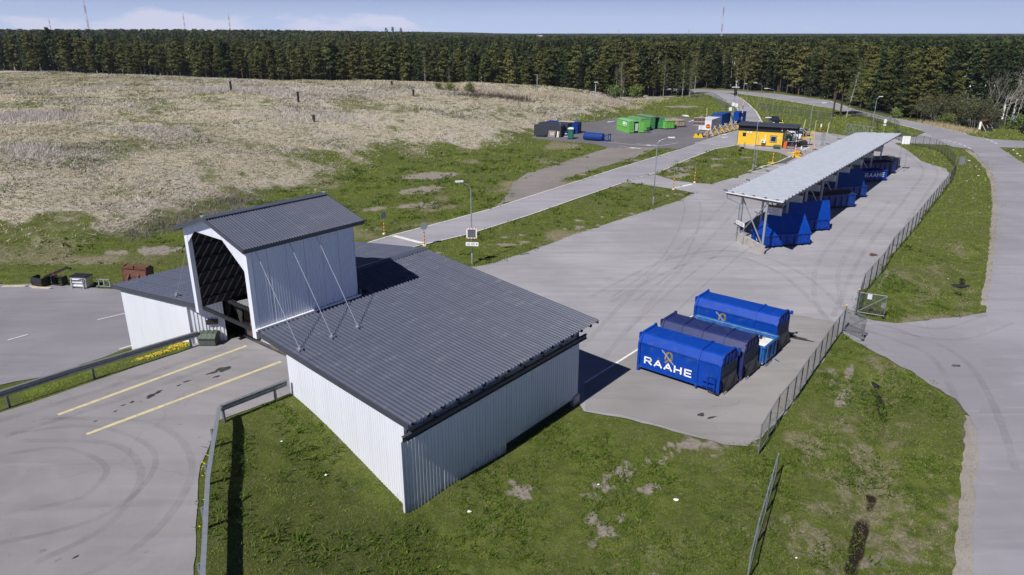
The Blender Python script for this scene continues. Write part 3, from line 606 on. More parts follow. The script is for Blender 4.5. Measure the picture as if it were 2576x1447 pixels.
WOODP = [(-620, 404), (-420, 354), (-300, 316), (-200, 282), (-120, 260), (-60, 246), (-20, 240), (12, 243)] + P([(1480, 245.5), (1620, 244.5), (1730, 239.5), (1752, 234), (1752, 219), (1850, 225), (1960, 232.5), (2087, 249.5), (2156, 273), (2228, 288), (2323, 304), (2395, 320), (2470, 321), (2560, 314), (2800, 328)]) + [(420, 150), (9200, 1500), (9000, 25000), (-9000, 25000), (-9200, 1500)]
def build_ground():
    rs = [9.0]
    while rs[-1] < 460: rs.append(rs[-1] * 1.0115 + .05)
    while rs[-1] < 26000: rs.append(rs[-1] * 1.16)
    th = np.linspace(R(-62), R(62), 420); rs = np.array(rs)
    RR, TT = np.meshgrid(rs, th, indexing='ij'); x = (RR * np.sin(TT)).ravel(); y = (RR * np.cos(TT)).ravel() - 2
    z = terrain(x, y); nr, ntt = len(rs), len(th)
    idx = np.arange(nr * ntt).reshape(nr, ntt); f = np.stack([idx[:-1, :-1], idx[:-1, 1:], idx[1:, 1:], idx[1:, :-1]], -1).reshape(-1, 4)[:, ::-1]
    ob = mesh_np('ground', np.stack([x, y, z], 1), f, GROUNDM)
    dry, bare, brown = zone(x, y)
    mud = np.exp(-(ldist(x, y, DITCH[:3]) / .30) ** 2) + np.exp(-(ldist(x, y, DITCH[5:]) / .34) ** 2) + np.exp(-(ldist(x, y, DITCH2[1:3]) / .30) ** 2)
    mud = np.clip(mud, 0, 1) * (.1 + 1.5 * (fbm(x, y, .8, 71)))
    wood = sm(-sdist(x, y, WOODP) / 4 + .3); sea = sm((y - 9000) / 2000)
    for nm, v in (('wood', wood), ('sea', sea), ('dry', dry), ('bare', bare), ('brown', brown), ('mud', mud)):
        a = ob.data.attributes.new(nm, 'FLOAT', 'POINT'); a.data.foreach_set('value', np.asarray(v, np.float32))
    ob.data.polygons.foreach_set('use_smooth', np.ones(len(ob.data.polygons), bool)); tag(ob, kind='structure')
build_ground()
def paved(x, y):
    m = np.zeros(x.shape, bool)
    cr = .05 - .42 * np.random.default_rng(len(x)).random(x.shape) ** 2 * np.clip(np.hypot(x, y) / 45, .6, 2.5)        # tufts creep over the crumbling edges
    for k, pl in POLY.items(): m |= sdist(x, y, pl) < (cr if k != 'gravel_track' else cr - .5)
    return m
# ------------------------------------------------------------------ tipping hall (local axes: x = depth v, y = front u)
hall = thing('tipping_hall', 'large white ribbed metal waste hall with grey roof and tall gateway tower', 'building', O3, TH)
SL = 1.6 / 13.55; RP = math.atan(SL)
def roof_z(u): return 4.8 + SL * (13.55 - abs(u - 13.55))
def slope_roof():
    W = 14.45; n = 12; w = W / n
    for side in (0, 1):
        for i in range(n):
            x0 = i * w; cut = x0 < 6.35
            for part in (0, 1):
                a, b = ((-.22, 6.75), (6.68, 13.62))[part]
                if cut and part == 1: b = 10.62 / math.cos(RP)
                dz = .012 * part + .003 * (i % 2)
                mb = MB()
                if side == 0: mb.sheet((x0, 0, 4.8 + dz), (1, 0, 0), (0, math.cos(RP), math.sin(RP)), (0, -math.sin(RP), math.cos(RP)), w + .03, a, b, .25, .075, .2)
                else: mb.sheet((x0, 27.1, 4.8 + dz), (1, 0, 0), (0, -math.cos(RP), math.sin(RP)), (0, math.sin(RP), math.cos(RP)), w + .03, a, b, .25, .075, .2)
                mb.build('roof_sheet', ROOFM, hall)
slope_roof()
MB().prism([(-.32, -.015), (0, .06), (.32, -.015), (.32, -.045), (0, .03), (-.32, -.045)], 6.42, 14.47, 'x').build('ridge_cap', ROOFM, hall).location = (0, 13.55, 6.47)
for (u0, u1) in ((-.22, 10.6), (16.4, 27.32)):                                 # dark verge flashing at the front, and at the back
    MB().prism([(u0, roof_z(u0) - .20), (u1, roof_z(u1) - .20), (u1, roof_z(u1) + .05), (u0, roof_z(u0) + .05)], -.05, -.01, 'x').build('verge_trim', TRIMD, hall)
for (u0, u1) in ((-.22, 13.54), (13.56, 27.32)):
    MB().prism([(u0, roof_z(u0) - .16), (u1, roof_z(u1) - .16), (u1, roof_z(u1) + .04), (u0, roof_z(u0) + .04)], 14.46, 14.5, 'x').build('verge_trim', TRIMD, hall)
for i in range(16):                                                            # rafter tails under both eaves
    v = .35 + i * .9
    for s, u in ((1, .0), (-1, 27.1)):
        MB().box((v, u + s * .14, 4.8 - .10 + .01), (.12, .62, .17), (s * RP, 0, 0)).build('rafter_tail', DARKW, hall)
for u in np.arange(18.2, 27, .92): MB().bx(-.012, .20, u - .06, u + .06, roof_z(u) - .20, roof_z(u) - .05).build('purlin_end', WOODR, hall)
for u in np.arange(.9, 10.4, .92): MB().bx(-.012, .20, u - .06, u + .06, roof_z(u) - .20, roof_z(u) - .05).build('purlin_end', DARKW, hall)
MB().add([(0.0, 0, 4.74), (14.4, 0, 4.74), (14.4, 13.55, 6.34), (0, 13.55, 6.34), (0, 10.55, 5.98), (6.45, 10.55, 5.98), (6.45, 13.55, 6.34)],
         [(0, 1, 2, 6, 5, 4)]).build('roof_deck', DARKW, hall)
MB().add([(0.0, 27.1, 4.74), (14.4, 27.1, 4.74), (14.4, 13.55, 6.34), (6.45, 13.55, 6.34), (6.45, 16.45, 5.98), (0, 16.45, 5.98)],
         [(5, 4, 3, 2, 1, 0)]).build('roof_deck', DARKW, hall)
def wall_panels(name, p, d, nrm, length, z0, z1, w=1.05, pitch=.15, depth=.022, mt=W_CLAD, parent=hall):
    p = Vector(p); d = Vector(d).normalized(); nrm = Vector(nrm); n = max(1, round(length / w)); w = length / n
    for i in range(n):
        o = p + d * (w * i) + nrm * (.003 * (i % 2))
        g0 = (lambda x, i=i: z0(w * i + x)) if callable(z0) else z0
        g1 = (lambda x, i=i: z1(w * i + x)) if callable(z1) else z1
        MB().sheet(o, d, (0, 0, 1), nrm, w - .012, g0, g1, pitch, depth).build(name, mt, parent)
def plain_wall(v0, u0, v1, u1, z0, z1): return MB().add([(v0, u0, z0), (v1, u1, z0), (v1, u1, z1), (v0, u0, z1)], [(0, 1, 2, 3)])
wall_panels('cladding_panel', (.14, .40, 0), (0, 1, 0), (-1, 0, 0), 8.02, -.15, lambda x: roof_z(.40 + x) - .13)
wall_panels('cladding_panel', (.14, 18.05, 0), (0, 1, 0), (-1, 0, 0), 8.4, -.15, lambda x: roof_z(18.05 + x) - .13, pitch=.12, depth=.014)
MB().bx(.09, .30, 17.80, 18.06, 2.6, roof_z(17.9) - .1).build('corner_trim', W_CLAD, hall)
MB().bx(.06, .22, .20, .42, -.1, 4.72).build('corner_trim', W_CLAD, hall)
dv, du = 1.66 - .2, 16.78 - 17.85; LL = math.hypot(dv, du)
wall_panels('cladding_panel', (1.66, 16.78, 0), (-dv, -du, 0), (-.81 * .7, -.59, 0), LL, 2.9, 5.75, w=.9, pitch=.19, depth=.045)
wall_panels('cladding_panel', (13.2, .2, 0), (0, 1, 0), (1, 0, 0), 26.3, -.15, lambda x: roof_z(.2 + x) - .13, w=1.05, pitch=.15)
wall_panels('cladding_panel', (.14, 26.46, 0), (1, 0, 0), (0, 1, 0), 13.1, -.15, 4.7, pitch=.15)
wall_panels('cladding_panel', (.25, .30, 0), (1, 0, 0), (0, -1, 0), 12.9, 3.7, 4.72, pitch=.15, depth=.03)          # band above the sliding doors
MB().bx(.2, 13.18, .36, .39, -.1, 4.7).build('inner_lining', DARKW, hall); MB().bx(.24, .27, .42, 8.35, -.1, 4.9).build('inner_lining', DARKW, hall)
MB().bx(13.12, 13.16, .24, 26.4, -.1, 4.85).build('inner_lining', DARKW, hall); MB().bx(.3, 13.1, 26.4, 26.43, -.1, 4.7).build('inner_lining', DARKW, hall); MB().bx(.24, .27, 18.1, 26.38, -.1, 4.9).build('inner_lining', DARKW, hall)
d1 = MB().bx(-.22, 6.70, .11, .14, .10, 3.92).build('sliding_door', W_CLAD, hall)
wall_panels('door_sheet', (-.20, .105, 0), (1, 0, 0), (0, -1, 0), 6.88, .04, 3.94, w=2.3, pitch=.2, depth=.04, parent=d1)
MB().bx(-.26, -.21, .05, .16, .02, 3.98).build('edge_trim', W_CLAD, d1)
d2 = MB().bx(6.74, 13.22, .22, .25, .45, 3.92).build('sliding_door', W_CLAD, hall)
wall_panels('door_sheet', (6.74, .215, 0), (1, 0, 0), (0, -1, 0), 6.48, .42, 3.94, w=2.2, pitch=.2, depth=.04, parent=d2)
tr = MB().bx(-.25, 13.55, -.06, -.04, 4.02, 4.26).bx(-.25, 13.55, -.13, .03, 4.26, 4.275).bx(-.25, 13.55, -.13, .03, 4.005, 4.02).build('door_track', TRIMD, hall)
for k in range(9): MB().bx(.3 + k * 1.6, .36 + k * 1.6, -.04, .26, 4.06, 4.2).build('track_bracket', TRIMD, tr)
MB().bx(12.75, 13.35, .12, .6, -.05, .55).build('footing', CONC, hall); MB().bx(.3, 13.0, .42, .6, -.05, .35).build('footing', CONC, hall)
# ---- pit edge, brown boards, sheeting, curtain inside the gateway
MB().bx(2.50, 2.75, 8.45, 16.5, 2.6, 3.42).build('pit_kerb', CONC, hall)
for u in (15.05, 13.4, 12.4): MB().bx(2.492, 2.58, u - .28, u + .28, 3.30, 3.428).build('kerb_marking', LINEY, hall)
MB().bx(2.60, 2.64, 15.0, 16.45, 3.42, 4.35).build('brown_board', BROWNP, hall); MB().bx(2.66, 2.69, 15.0, 16.40, 4.37, 5.45).build('brown_board', BROWNP, hall)
def drape(name, v, u0, u1, z0, z1, mt, amp=.05, k=9, pinch=None):
    mb = MB(); nu, nz = 24, 8; vs = []
    for j in range(nz + 1):
        t = j / nz
        for i in range(nu + 1):
            s = i / nu; u = u0 + (u1 - u0) * s; z = z1 + (z0 - z1) * t
            if pinch: u = u + (pinch - u) * (.75 * math.sin(t * math.pi * .55) ** 2)
            vs.append((v + amp * math.sin(s * k * 3) * (.3 + .7 * t) + .02 * math.sin(7 * t + s * 5), u, z))
    mb.add(vs, [(j * (nu + 1) + i, j * (nu + 1) + i + 1, (j + 1) * (nu + 1) + i + 1, (j + 1) * (nu + 1) + i) for j in range(nz) for i in range(nu)])
    return mb.build(name, mt, hall, True)
drape('plastic_sheet', 2.70, 11.9, 14.98, 3.45, 4.7, mat('pale_plastic_sheet', (.62, .62, .66), .5, var=.1, scale=2), .05, 5)
CURT = mat('dark_green_canvas', (.03, .035, .027), .85, var=.25, scale=4)
drape('curtain', 2.25, 16.95, 17.7, 3.9, 5.35, CURT, .05, 7, 17.6); drape('curtain', 2.2, 15.75, 16.75, 4.2, 5.5, CURT, .06, 7, 15.8)
MB().tube([(2.2, 15.6, 5.52), (2.2, 17.8, 5.40)], .03, 6).build('curtain_rail', GALV, hall)
MB().bx(1.45, 1.5, 16.85, 16.9, 4.3, 4.31).build('cable_clip', GALV, hall)
MB().prism([(.0, 0), (.62, 0), (.62, .3), (0, .3)], 0, .03, 'y').build('notice_board', mat('dark_notice', (.03, .022, .02), .6), hall).location = (.98, 17.14, 4.45)
bpy.context.view_layer.update()
nb_ = [o for o in hall.children if o.name.startswith('notice_board')][0]; nb_.rotation_euler = (0, 0, math.atan2(du, dv)); nb_.location = (.80, 17.23, 4.4)
MB().sheet((1.75, 13.3, 5.95), (0, 1, 0), (1, 0, -.06), (0, 0, 1), 2.1, 0, 1.3, .26, .06).build('inner_sheet_roof', mat('grey_fibre_sheet', (.34, .35, .35), .7, var=.2, scale=3), hall)
MB().bx(1.7, 1.78, 13.2, 16.2, 5.72, 5.9).bx(1.9, 2.0, 10.6, 16.4, 5.6, 5.85).build('gateway_beam', BLACKM, hall)
MB().bx(.20, .30, 10.6, 16.5, 5.78, 5.98).build('gateway_beam', BLACKM, hall)
# ---- gateway tower
TB, TE, TR_ = 6.02, 10.50, 11.42
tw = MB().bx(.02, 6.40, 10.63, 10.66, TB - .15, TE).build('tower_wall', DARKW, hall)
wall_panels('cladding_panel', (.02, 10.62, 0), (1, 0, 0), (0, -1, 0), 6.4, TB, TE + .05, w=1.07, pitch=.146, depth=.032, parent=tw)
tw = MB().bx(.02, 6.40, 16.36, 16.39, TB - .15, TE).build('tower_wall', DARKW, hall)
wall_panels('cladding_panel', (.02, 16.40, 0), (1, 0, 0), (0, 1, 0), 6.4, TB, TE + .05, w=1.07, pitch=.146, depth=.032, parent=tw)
BATT = mat('inner_batten', (.26, .20, .16), .8, var=.2, scale=5)
for i in range(-7, 15):                                                       # diagonal bracing boards on the inside of the far wall
    a = Vector((i * .48, 16.33, 5.9)); dd = Vector((math.cos(R(52)), 0, math.sin(R(52)))); lo = max(0, (.1 - a.x) / dd.x); hi = min(5.9, (6.3 - a.x) / dd.x)
    if hi - lo > .3: MB().bar(a + dd * lo, a + dd * hi, .045, .06).build('bracing_board', BATT, tw)
for k in range(6): MB().bx(.1, 6.3, 16.24, 16.35, 6.3 + k * .75, 6.36 + k * .75).build('girt', DARKW, tw)
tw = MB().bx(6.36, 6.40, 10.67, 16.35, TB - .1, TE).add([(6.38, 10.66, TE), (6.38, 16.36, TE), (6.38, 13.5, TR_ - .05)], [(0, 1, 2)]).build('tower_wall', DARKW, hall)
tz = lambda u: TE + (TR_ - TE) * (1 - abs(u - 13.5) / 2.9)
wall_panels('cladding_panel', (6.42, 10.6, 0), (0, 1, 0), (1, 0, 0), 5.8, TB + .1, lambda x: tz(10.6 + x), parent=tw)
def op_top(u):
    pts = [(10.6, 6.0), (10.9, 6.0), (10.905, 9.1), (12.65, 10.40), (15.3, 10.40), (16.12, 9.68), (16.125, 6.0), (16.4, 6.0)]
    return float(np.interp(u, [p[0] for p in pts], [p[1] for p in pts]))
tw = MB().bx(.02, .14, 10.62, 10.66, TB, 9.0).build('tower_wall', DARKW, hall)
for i in range(6):
    u0 = 10.9 + i * .871
    MB().sheet((-.02, u0, 0), (0, 1, 0), (0, 0, 1), (-1, 0, 0), .871, lambda x, u0=u0: op_top(min(16.118, max(10.91, u0 + x))), lambda x, u0=u0: tz(u0 + x), .1, .02).build('gable_panel', W_CLAD, tw)
mb = MB(); k = 40; pf = []
for i in range(k + 1):
    u = 10.91 + (16.11 - 10.91) * i / k; pf.append((u, op_top(u)))
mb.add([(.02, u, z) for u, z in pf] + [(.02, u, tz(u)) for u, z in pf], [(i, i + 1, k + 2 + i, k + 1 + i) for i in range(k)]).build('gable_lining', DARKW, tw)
for u0, u1 in ((10.57, 10.9), (16.12, 16.43)): MB().bx(-.06, .18, u0, u1, TB - .35, tz((u0 + u1) / 2) - .05).build('jamb', W_CLAD, tw)
tr_ = MB().add([(-.36, 10.2, TE - .14), (6.8, 10.2, TE - .14), (6.8, 13.5, TR_ - .06), (-.36, 13.5, TR_ - .06), (-.36, 16.8, TE - .14), (6.8, 16.8, TE - .14)], [(0, 1, 2, 3), (3, 2, 5, 4)]).build('tower_roof', DARKW, hall)
tp = math.atan((TR_ - TE + .1) / 3.3)
for i in range(6):
    w = 7.2 / 6; x0 = -.38 + i * w; Ls = 3.3 / math.cos(tp)
    MB().sheet((x0, 10.18, TE - .08), (1, 0, 0), (0, math.cos(tp), math.sin(tp)), (0, -math.sin(tp), math.cos(tp)), w + .01, 0, Ls, .155, .045, .2).build('roof_sheet', ROOFM, tr_)
    MB().sheet((x0, 16.82, TE - .08), (1, 0, 0), (0, -math.cos(tp), math.sin(tp)), (0, math.sin(tp), math.cos(tp)), w + .01, 0, Ls, .155, .045, .2).build('roof_sheet', ROOFM, tr_)
MB().prism([(13.2, TR_ + .045), (13.5, TR_ + .12), (13.8, TR_ + .045), (13.8, TR_ + .02), (13.5, TR_ + .09), (13.2, TR_ + .02)], -.42, 6.84, 'x').build('ridge_cap', ROOFM, tr_)
for x in (-.43, 6.83): MB().prism([(10.17, TE - .26), (10.17, TE - .04), (13.5, TR_ + .09), (16.83, TE - .04), (16.83, TE - .26), (13.5, TR_ - .12)], x, x + .035, 'x').build('verge_trim', TRIMD, tr_)
for u in (10.15, 16.82): MB().bx(-.40, 6.83, u, u + .03, TE - .26, TE - .10).build('fascia', TRIMD, tr_)
for x in (-.46, 6.80): MB().bx(x, x + .16, 13.38, 13.62, TR_ + .08, TR_ + .16).build('ridge_end', GALV, tr_)
MB().bx(-.05, 6.5, 10.44, 10.60, roof_z(10.5) + .055, roof_z(10.5) + .16).build('flashing', WHITE, hall); MB().bx(6.42, 6.56, 10.44, 16.5, 6.22, 6.5).build('flashing', TRIMD, hall)
for v in (.4, 2.3, 3.92, 5.6):
    for s in (0, 1):
        if s == 0 and v > 5: continue
        uu = (lambda u: u) if s == 0 else (lambda u: 27.05 - u)
        r_ = MB().tube([(v, uu(10.52), 10.22), (v, uu(7.65), 5.80)], .018, 5).build('stay_rod', SILV, hall)
        MB().bx(v - .11, v + .11, uu(7.65) - .12, uu(7.65) + .12, 5.75, 5.86).box((v, uu(7.66), 5.92), (.07, .16, .16)).build('anchor', GALV, r_)
# ------------------------------------------------------------------ crash barriers on the ramp
WB = [(-.0, -.15), (.05, -.13), (.05, -.06), (.0, -.03), (0, .03), (.05, .06), (.05, .13), (0, .15), (-.015, .15), (.03, .11), (.03, .07), (-.02, .03), (-.02, -.03), (.03, -.06), (.03, -.11), (-.015, -.15)]
def barrier(pts, label, mt, posts, h=.72):
    base = H3(*pts[0], RAMP_Z); t = thing('crash_barrier', label, 'barrier', base, TH)
    L = [Vector((v - pts[0][1], u - pts[0][0], 0)) for u, v in pts]
    for a, b in zip(L[:-1], L[1:]):
        d = (b - a).normalized(); n = Vector((d.y, -d.x, 0)); mb = MB(); k = len(WB)
        vs = [a + n * p[0] + Vector((0, 0, h + p[1])) for p in WB] + [b + n * p[0] + Vector((0, 0, h + p[1])) for p in WB]
        mb.add(vs, [(i, (i + 1) % k, k + (i + 1) % k, k + i) for i in range(k)] + [tuple(range(k))[::-1], tuple(range(k, 2 * k))])
        mb.bar(a + Vector((0, 0, h + .155)) - n * .03, b + Vector((0, 0, h + .155)) - n * .03, .17, .025)
        mb.build('rail', mt, t)
    for u, v in posts:
        g = H3(u, v); z0 = TZ(g.x, g.y) - RAMP_Z - .15; x, y = v - pts[0][1], u - pts[0][0]
        MB().bx(x - .05, x + .05, y - .03, y + .03, z0, h + .13).bx(x - .05, x - .035, y - .07, y + .07, z0, h + .1).build('post', GALVD, t)
    return t
barrier([(17.75, -30), (17.75, -12), (17.70, -6.4), (17.25, .25)], 'long dark crash barrier along the far edge of the ramp, above the yellow flowers', GALVD, [(17.85, -9), (17.8, -5.2), (17.35, -.2), (17.9, -14)])
barrier([(8.28, -.1), (8.45, -3.5)], 'short dark crash barrier between the ramp and the white hall corner', GALVD, [(8.35, -.75), (8.5, -3.35)])
barrier([(8.42, -3.55), (5.65, -5.45), (3.7, -6.75), (-.85, -9.45), (-5, -11.8)], 'pale galvanised crash barrier along the near grass edge of the ramp', GALV, [(6.9, -4.75), (4.6, -6.3), (2.2, -7.75), (-.4, -9.3)])
# ------------------------------------------------------------------ grit bin by the gateway
t = thing('grit_bin', 'olive green grit bin with ridged sloping lid beside the gateway', 'bin', H3(17.05, .72, RAMP_Z + .006), 0)
t.scale = (.74, .74, .8)
MB().prism([(-.42, .05), (.42, .05), (.48, .62), (-.48, .62)], -.62, .62, 'x').bx(-.55, .55, -.35, .35, 0, .06).build('body', OLIVE, t)
lid = MB().prism([(-.58, .60), (-.56, .66), (-.25, .88), (.15, .98), (.5, .86), (.56, .66), (.56, .60)], -.70, .70, 'x').build('lid', OLIVE, t)
for x in (-.45, -.05, .35): MB().prism([(-.57, .67), (-.25, .91), (.15, 1.01), (.51, .89), (.51, .86), (-.56, .64)], x, x + .07, 'x').build('rib', OLIVE, lid)
# ------------------------------------------------------------------ loader attachments parked by the far bank
def at_px(px, py): g = G(px, py); return (g.x, g.y, .012)
t = thing('loader_bucket', 'black loader bucket standing on its edge at the left yard bank', 'bucket', at_px(104, 718), R(-20))
MB().prism([(-.35, .0), (.42, .05), (.50, .70), (.30, .78), (-.30, .74), (-.42, .4)], -.62, -.57, 'x').build('side_plate', BLACKM, t); MB().prism([(-.35, .0), (.42, .05), (.50, .70), (.30, .78), (-.30, .74), (-.42, .4)], .57, .62, 'x').build('side_plate', BLACKM, t)
MB().add([(-.6, -.36, .02), (.6, -.36, .02), (.6, -.42, .42), (-.6, -.42, .42), (.6, -.32, .76), (-.6, -.32, .76)], [(0, 1, 2, 3), (3, 2, 4, 5)]).bx(-.6, .6, -.35, .45, .0, .06).build('shell', BLACKM, t)
MB().bx(-.65, .65, -.62, -.40, .0, .05).build('cutting_edge', TIMB, t)
t = thing('lifting_jib', 'black loader jib with raised slanting arm beside the black bucket', 'attachment', at_px(152, 716), R(-15))
MB().bx(-.55, -.47, -.3, .3, 0, .75).bx(.47, .55, -.3, .3, 0, .75).bx(-.55, .55, -.3, -.22, .0, .1).bx(-.55, .55, .22, .3, .35, .45).bx(-.55, .55, -.05, .05, .62, .72).build('frame', BLACKM, t)
MB().bar((-1.9, .3, .35), (.75, .3, 1.45), .14, .2).bar((.75, .3, 1.45), (1.15, .3, 1.40), .12, .14).build('arm', BLACKM, t)
MB().tube([(-.5, 0, .7), (-.9, .3, .95)], .03, 6).tube([(.5, 0, .7), (.3, .3, 1.2)], .03, 6).build('red_link', mat('red_link_paint', (.25, .05, .03), .5), t)
MB().bar((.5, 0, .06), (1.5, .1, .12), .1, .06).bar((.5, .2, .06), (1.5, .3, .12), .1, .06).build('fork', BLACKM, t)
t = thing('quick_hitch_box', 'silver and white loader hitch box with hydraulic hose', 'attachment', at_px(207, 722), R(-8))
MB().prism([(-.40, .1), (.45, .1), (.52, .92), (-.30, .92)], -.72, .72, 'x').build('body', SILV, t)
MB().bx(-.76, .76, -.36, .56, .92, 1.0).build('lid', BLACKM, t)
for z in (.2, .5, .75): MB().bx(-.6, .6, -.45, -.38, z, z + .09).build('slat', WHITE, t)
for x in (-.55, .5): MB().bx(x, x + .07, -.52, -.42, 0, .9).build('upright', SILV, t)
MB().tube([(-.6, -.45, .85), (-.3, -.52, .70), (.1, -.52, .74), (.5, -.46, .86)], .03, 6).build('hose', RUBBER, t)
t = thing('tool_frame', 'small open grey steel loader frame beside the roof corner', 'attachment', at_px(264, 723), R(-6))
MB().bar((-.6, 0, .08), (.6, 0, .08), .08).bar((-.5, 0, .68), (.55, 0, .68), .08).bar((0, 0, .1), (0, 0, .68), .09).bar((-.5, 0, .1), (-.42, 0, .72), .08).bar((.5, 0, .1), (.5, 0, .72), .08).build('frame', GALV, t)
for x in (-.58, .52): MB().lathe([(.09, -.06), (.11, 0), (.09, .06)], 10).build('lug', GALVD, t).location = (x, -.05, .08); 
for x in (-.48, .52): MB().lathe([(.08, -.05), (.10, 0), (.08, .05)], 10).build('lug', GALVD, t).location = (x, -.02, .70)
t = thing('rusty_bucket', 'large rusty brown excavator bucket resting by the grass bank', 'bucket', at_px(350, 712), R(-12))
MB().prism([(-.5, .05), (.5, .15), (.62, 1.3), (.35, 1.55), (-.30, 1.5), (-.45, .7)], -1.15, -1.08, 'x').build('side_plate', RUST, t); MB().prism([(-.5, .05), (.5, .15), (.62, 1.3), (.35, 1.55), (-.30, 1.5), (-.45, .7)], 1.08, 1.15, 'x').build('side_plate', RUST, t)
MB().add([(-1.1, -.48, .05), (1.1, -.48, .05), (1.1, -.43, .72), (-1.1, -.43, .72), (1.1, -.28, 1.35), (-1.1, -.28, 1.35), (1.1, .35, 1.52), (-1.1, .35, 1.52)], [(0, 1, 2, 3), (3, 2, 4, 5), (5, 4, 6, 7)]).build('shell', RUST, t)
for x in (-.55, .35): MB().prism([(-.75, .35), (-.43, .3), (-.40, .95), (-.70, .62)], x, x + .16, 'x').build('hinge_ear', RUST, t)
MB().bx(-1.2, 1.2, -.38, -.2, 1.32, 1.5).bx(-.08, .08, -.45, -.3, 1.42, 1.62).build('lip', RUST, t)
for k, (x, y, l_, a, lb) in enumerate(((36, 721, 1.9, .05, 'pale timber plank lying on the asphalt left of the black bucket'), (105, 725, 1.6, -.1, 'pale timber plank lying in front of the black bucket'))):
    o = MB().bx(-l_ / 2, l_ / 2, -.14, .14, 0, .06).bx(-l_ / 2 + .2, l_ / 2 + .15, -.12, .0, .06, .10).build('plank', TIMB); o.location = at_px(x, y); o.rotation_euler = (0, 0, a); tag(o, lb, 'plank')
# ------------------------------------------------------------------ stroke lettering (raised paint strips)
GLY = {'R': [[(0, 0), (0, 1), (.72, 1), (.86, .86), (.86, .60), (.72, .46), (0, .46)], [(.42, .46), (.92, 0)]],
       'A': [[(0, 0), (.48, 1), (.96, 0)], [(.17, .30), (.79, .30)]], 'H': [[(0, 0), (0, 1)], [(.86, 0), (.86, 1)], [(0, .5), (.86, .5)]],
       'E': [[(.8, 0), (0, 0), (0, 1), (.8, 1)], [(0, .5), (.74, .5)]], 'U': [[(0, 1), (0, .15), (.15, 0), (.55, 0), (.7, .15), (.7, 1)]],
       'L': [[(0, 1), (0, 0), (.6, 0)]], 'O': [[(.15, 0), (0, .2), (0, .8), (.15, 1), (.6, 1), (.75, .8), (.75, .2), (.6, 0), (.15, 0)]],
       'S': [[(0, .1), (.15, 0), (.5, 0), (.65, .15), (.65, .38), (.5, .5), (.15, .5), (0, .64), (0, .86), (.15, 1), (.5, 1), (.65, .9)]],
       'P': [[(0, 0), (0, 1), (.5, 1), (.66, .86), (.66, .6), (.5, .46), (0, .46)]],
       '8': [[(.35, .52), (.08, .66), (.08, .88), (.35, 1), (.62, .88), (.62, .66), (.35, .52), (.02, .36), (.02, .12), (.35, 0), (.68, .12), (.68, .36), (.35, .52)]],
       '2': [[(0, .8), (.12, 1), (.5, 1), (.64, .82), (.6, .6), (0, 0), (.66, 0)]], 'H2': []}
def strokes(mb, paths, w, T, d=.006, mi=0):               # T maps (x,y,depth) to 3-D
    for pth in paths:
        for (a, b) in zip(pth[:-1], pth[1:]):
            a2, b2 = Vector(a), Vector(b); t = (b2 - a2).normalized(); n = Vector((-t.y, t.x)) * w / 2; e = t * w * .38
            q = [a2 - e - n, b2 + e - n, b2 + e + n, a2 - e + n]
            mb.add([T(p.x, p.y, 0) for p in q] + [T(p.x, p.y, d) for p in q], [(4, 5, 6, 7), (0, 1, 5, 4), (1, 2, 6, 5), (2, 3, 7, 6), (3, 0, 4, 7)], mi)
def word(txt, parent, o, ax, ay, nrm, h, adv, w, mt, sx=1.0):
    o, ax, ay, nrm = Vector(o), Vector(ax), Vector(ay), Vector(nrm)
    for i, c in enumerate(txt):
        if c == ' ' or c not in GLY: continue
        oo = o + ax * adv * i
        T = lambda x, y, z, oo=oo: oo + ax * (x * h * sx) + ay * (y * h) + nrm * z
        mb = MB(); strokes(mb, GLY[c], w / h, T); mb.build('letter', mt, parent)
def emblem(parent, o, ax, ay, nrm, s):
    o, ax, ay, nrm = Vector(o), Vector(ax), Vector(ay), Vector(nrm)
    T = lambda x, y, z: o + ax * (x * s) + ay * (y * s) + nrm * z
    mb = MB(); pth = [(.30, .34), (.34, .62), (.46, .84), (.62, .92), (.78, .84), (.84, .66), (.78, .46), (.60, .32), (.42, .20), (.34, .06)]
    strokes(mb, [pth], .13, T, .005); strokes(mb, [[(.84, .66), (.83, .40), (.70, .24)]], .11, T, .005); mb.build('emblem_ribbon', GOLD, parent)
    mb = MB(); strokes(mb, [[(.10, .88), (.98, .06)]], .09, T, .009)
    mb.add([T(-.06, 1.02, .009), T(.20, .90, .009), T(.06, .76, .009)], [(0, 2, 1)]); mb.build('emblem_spear', GREYE, parent)
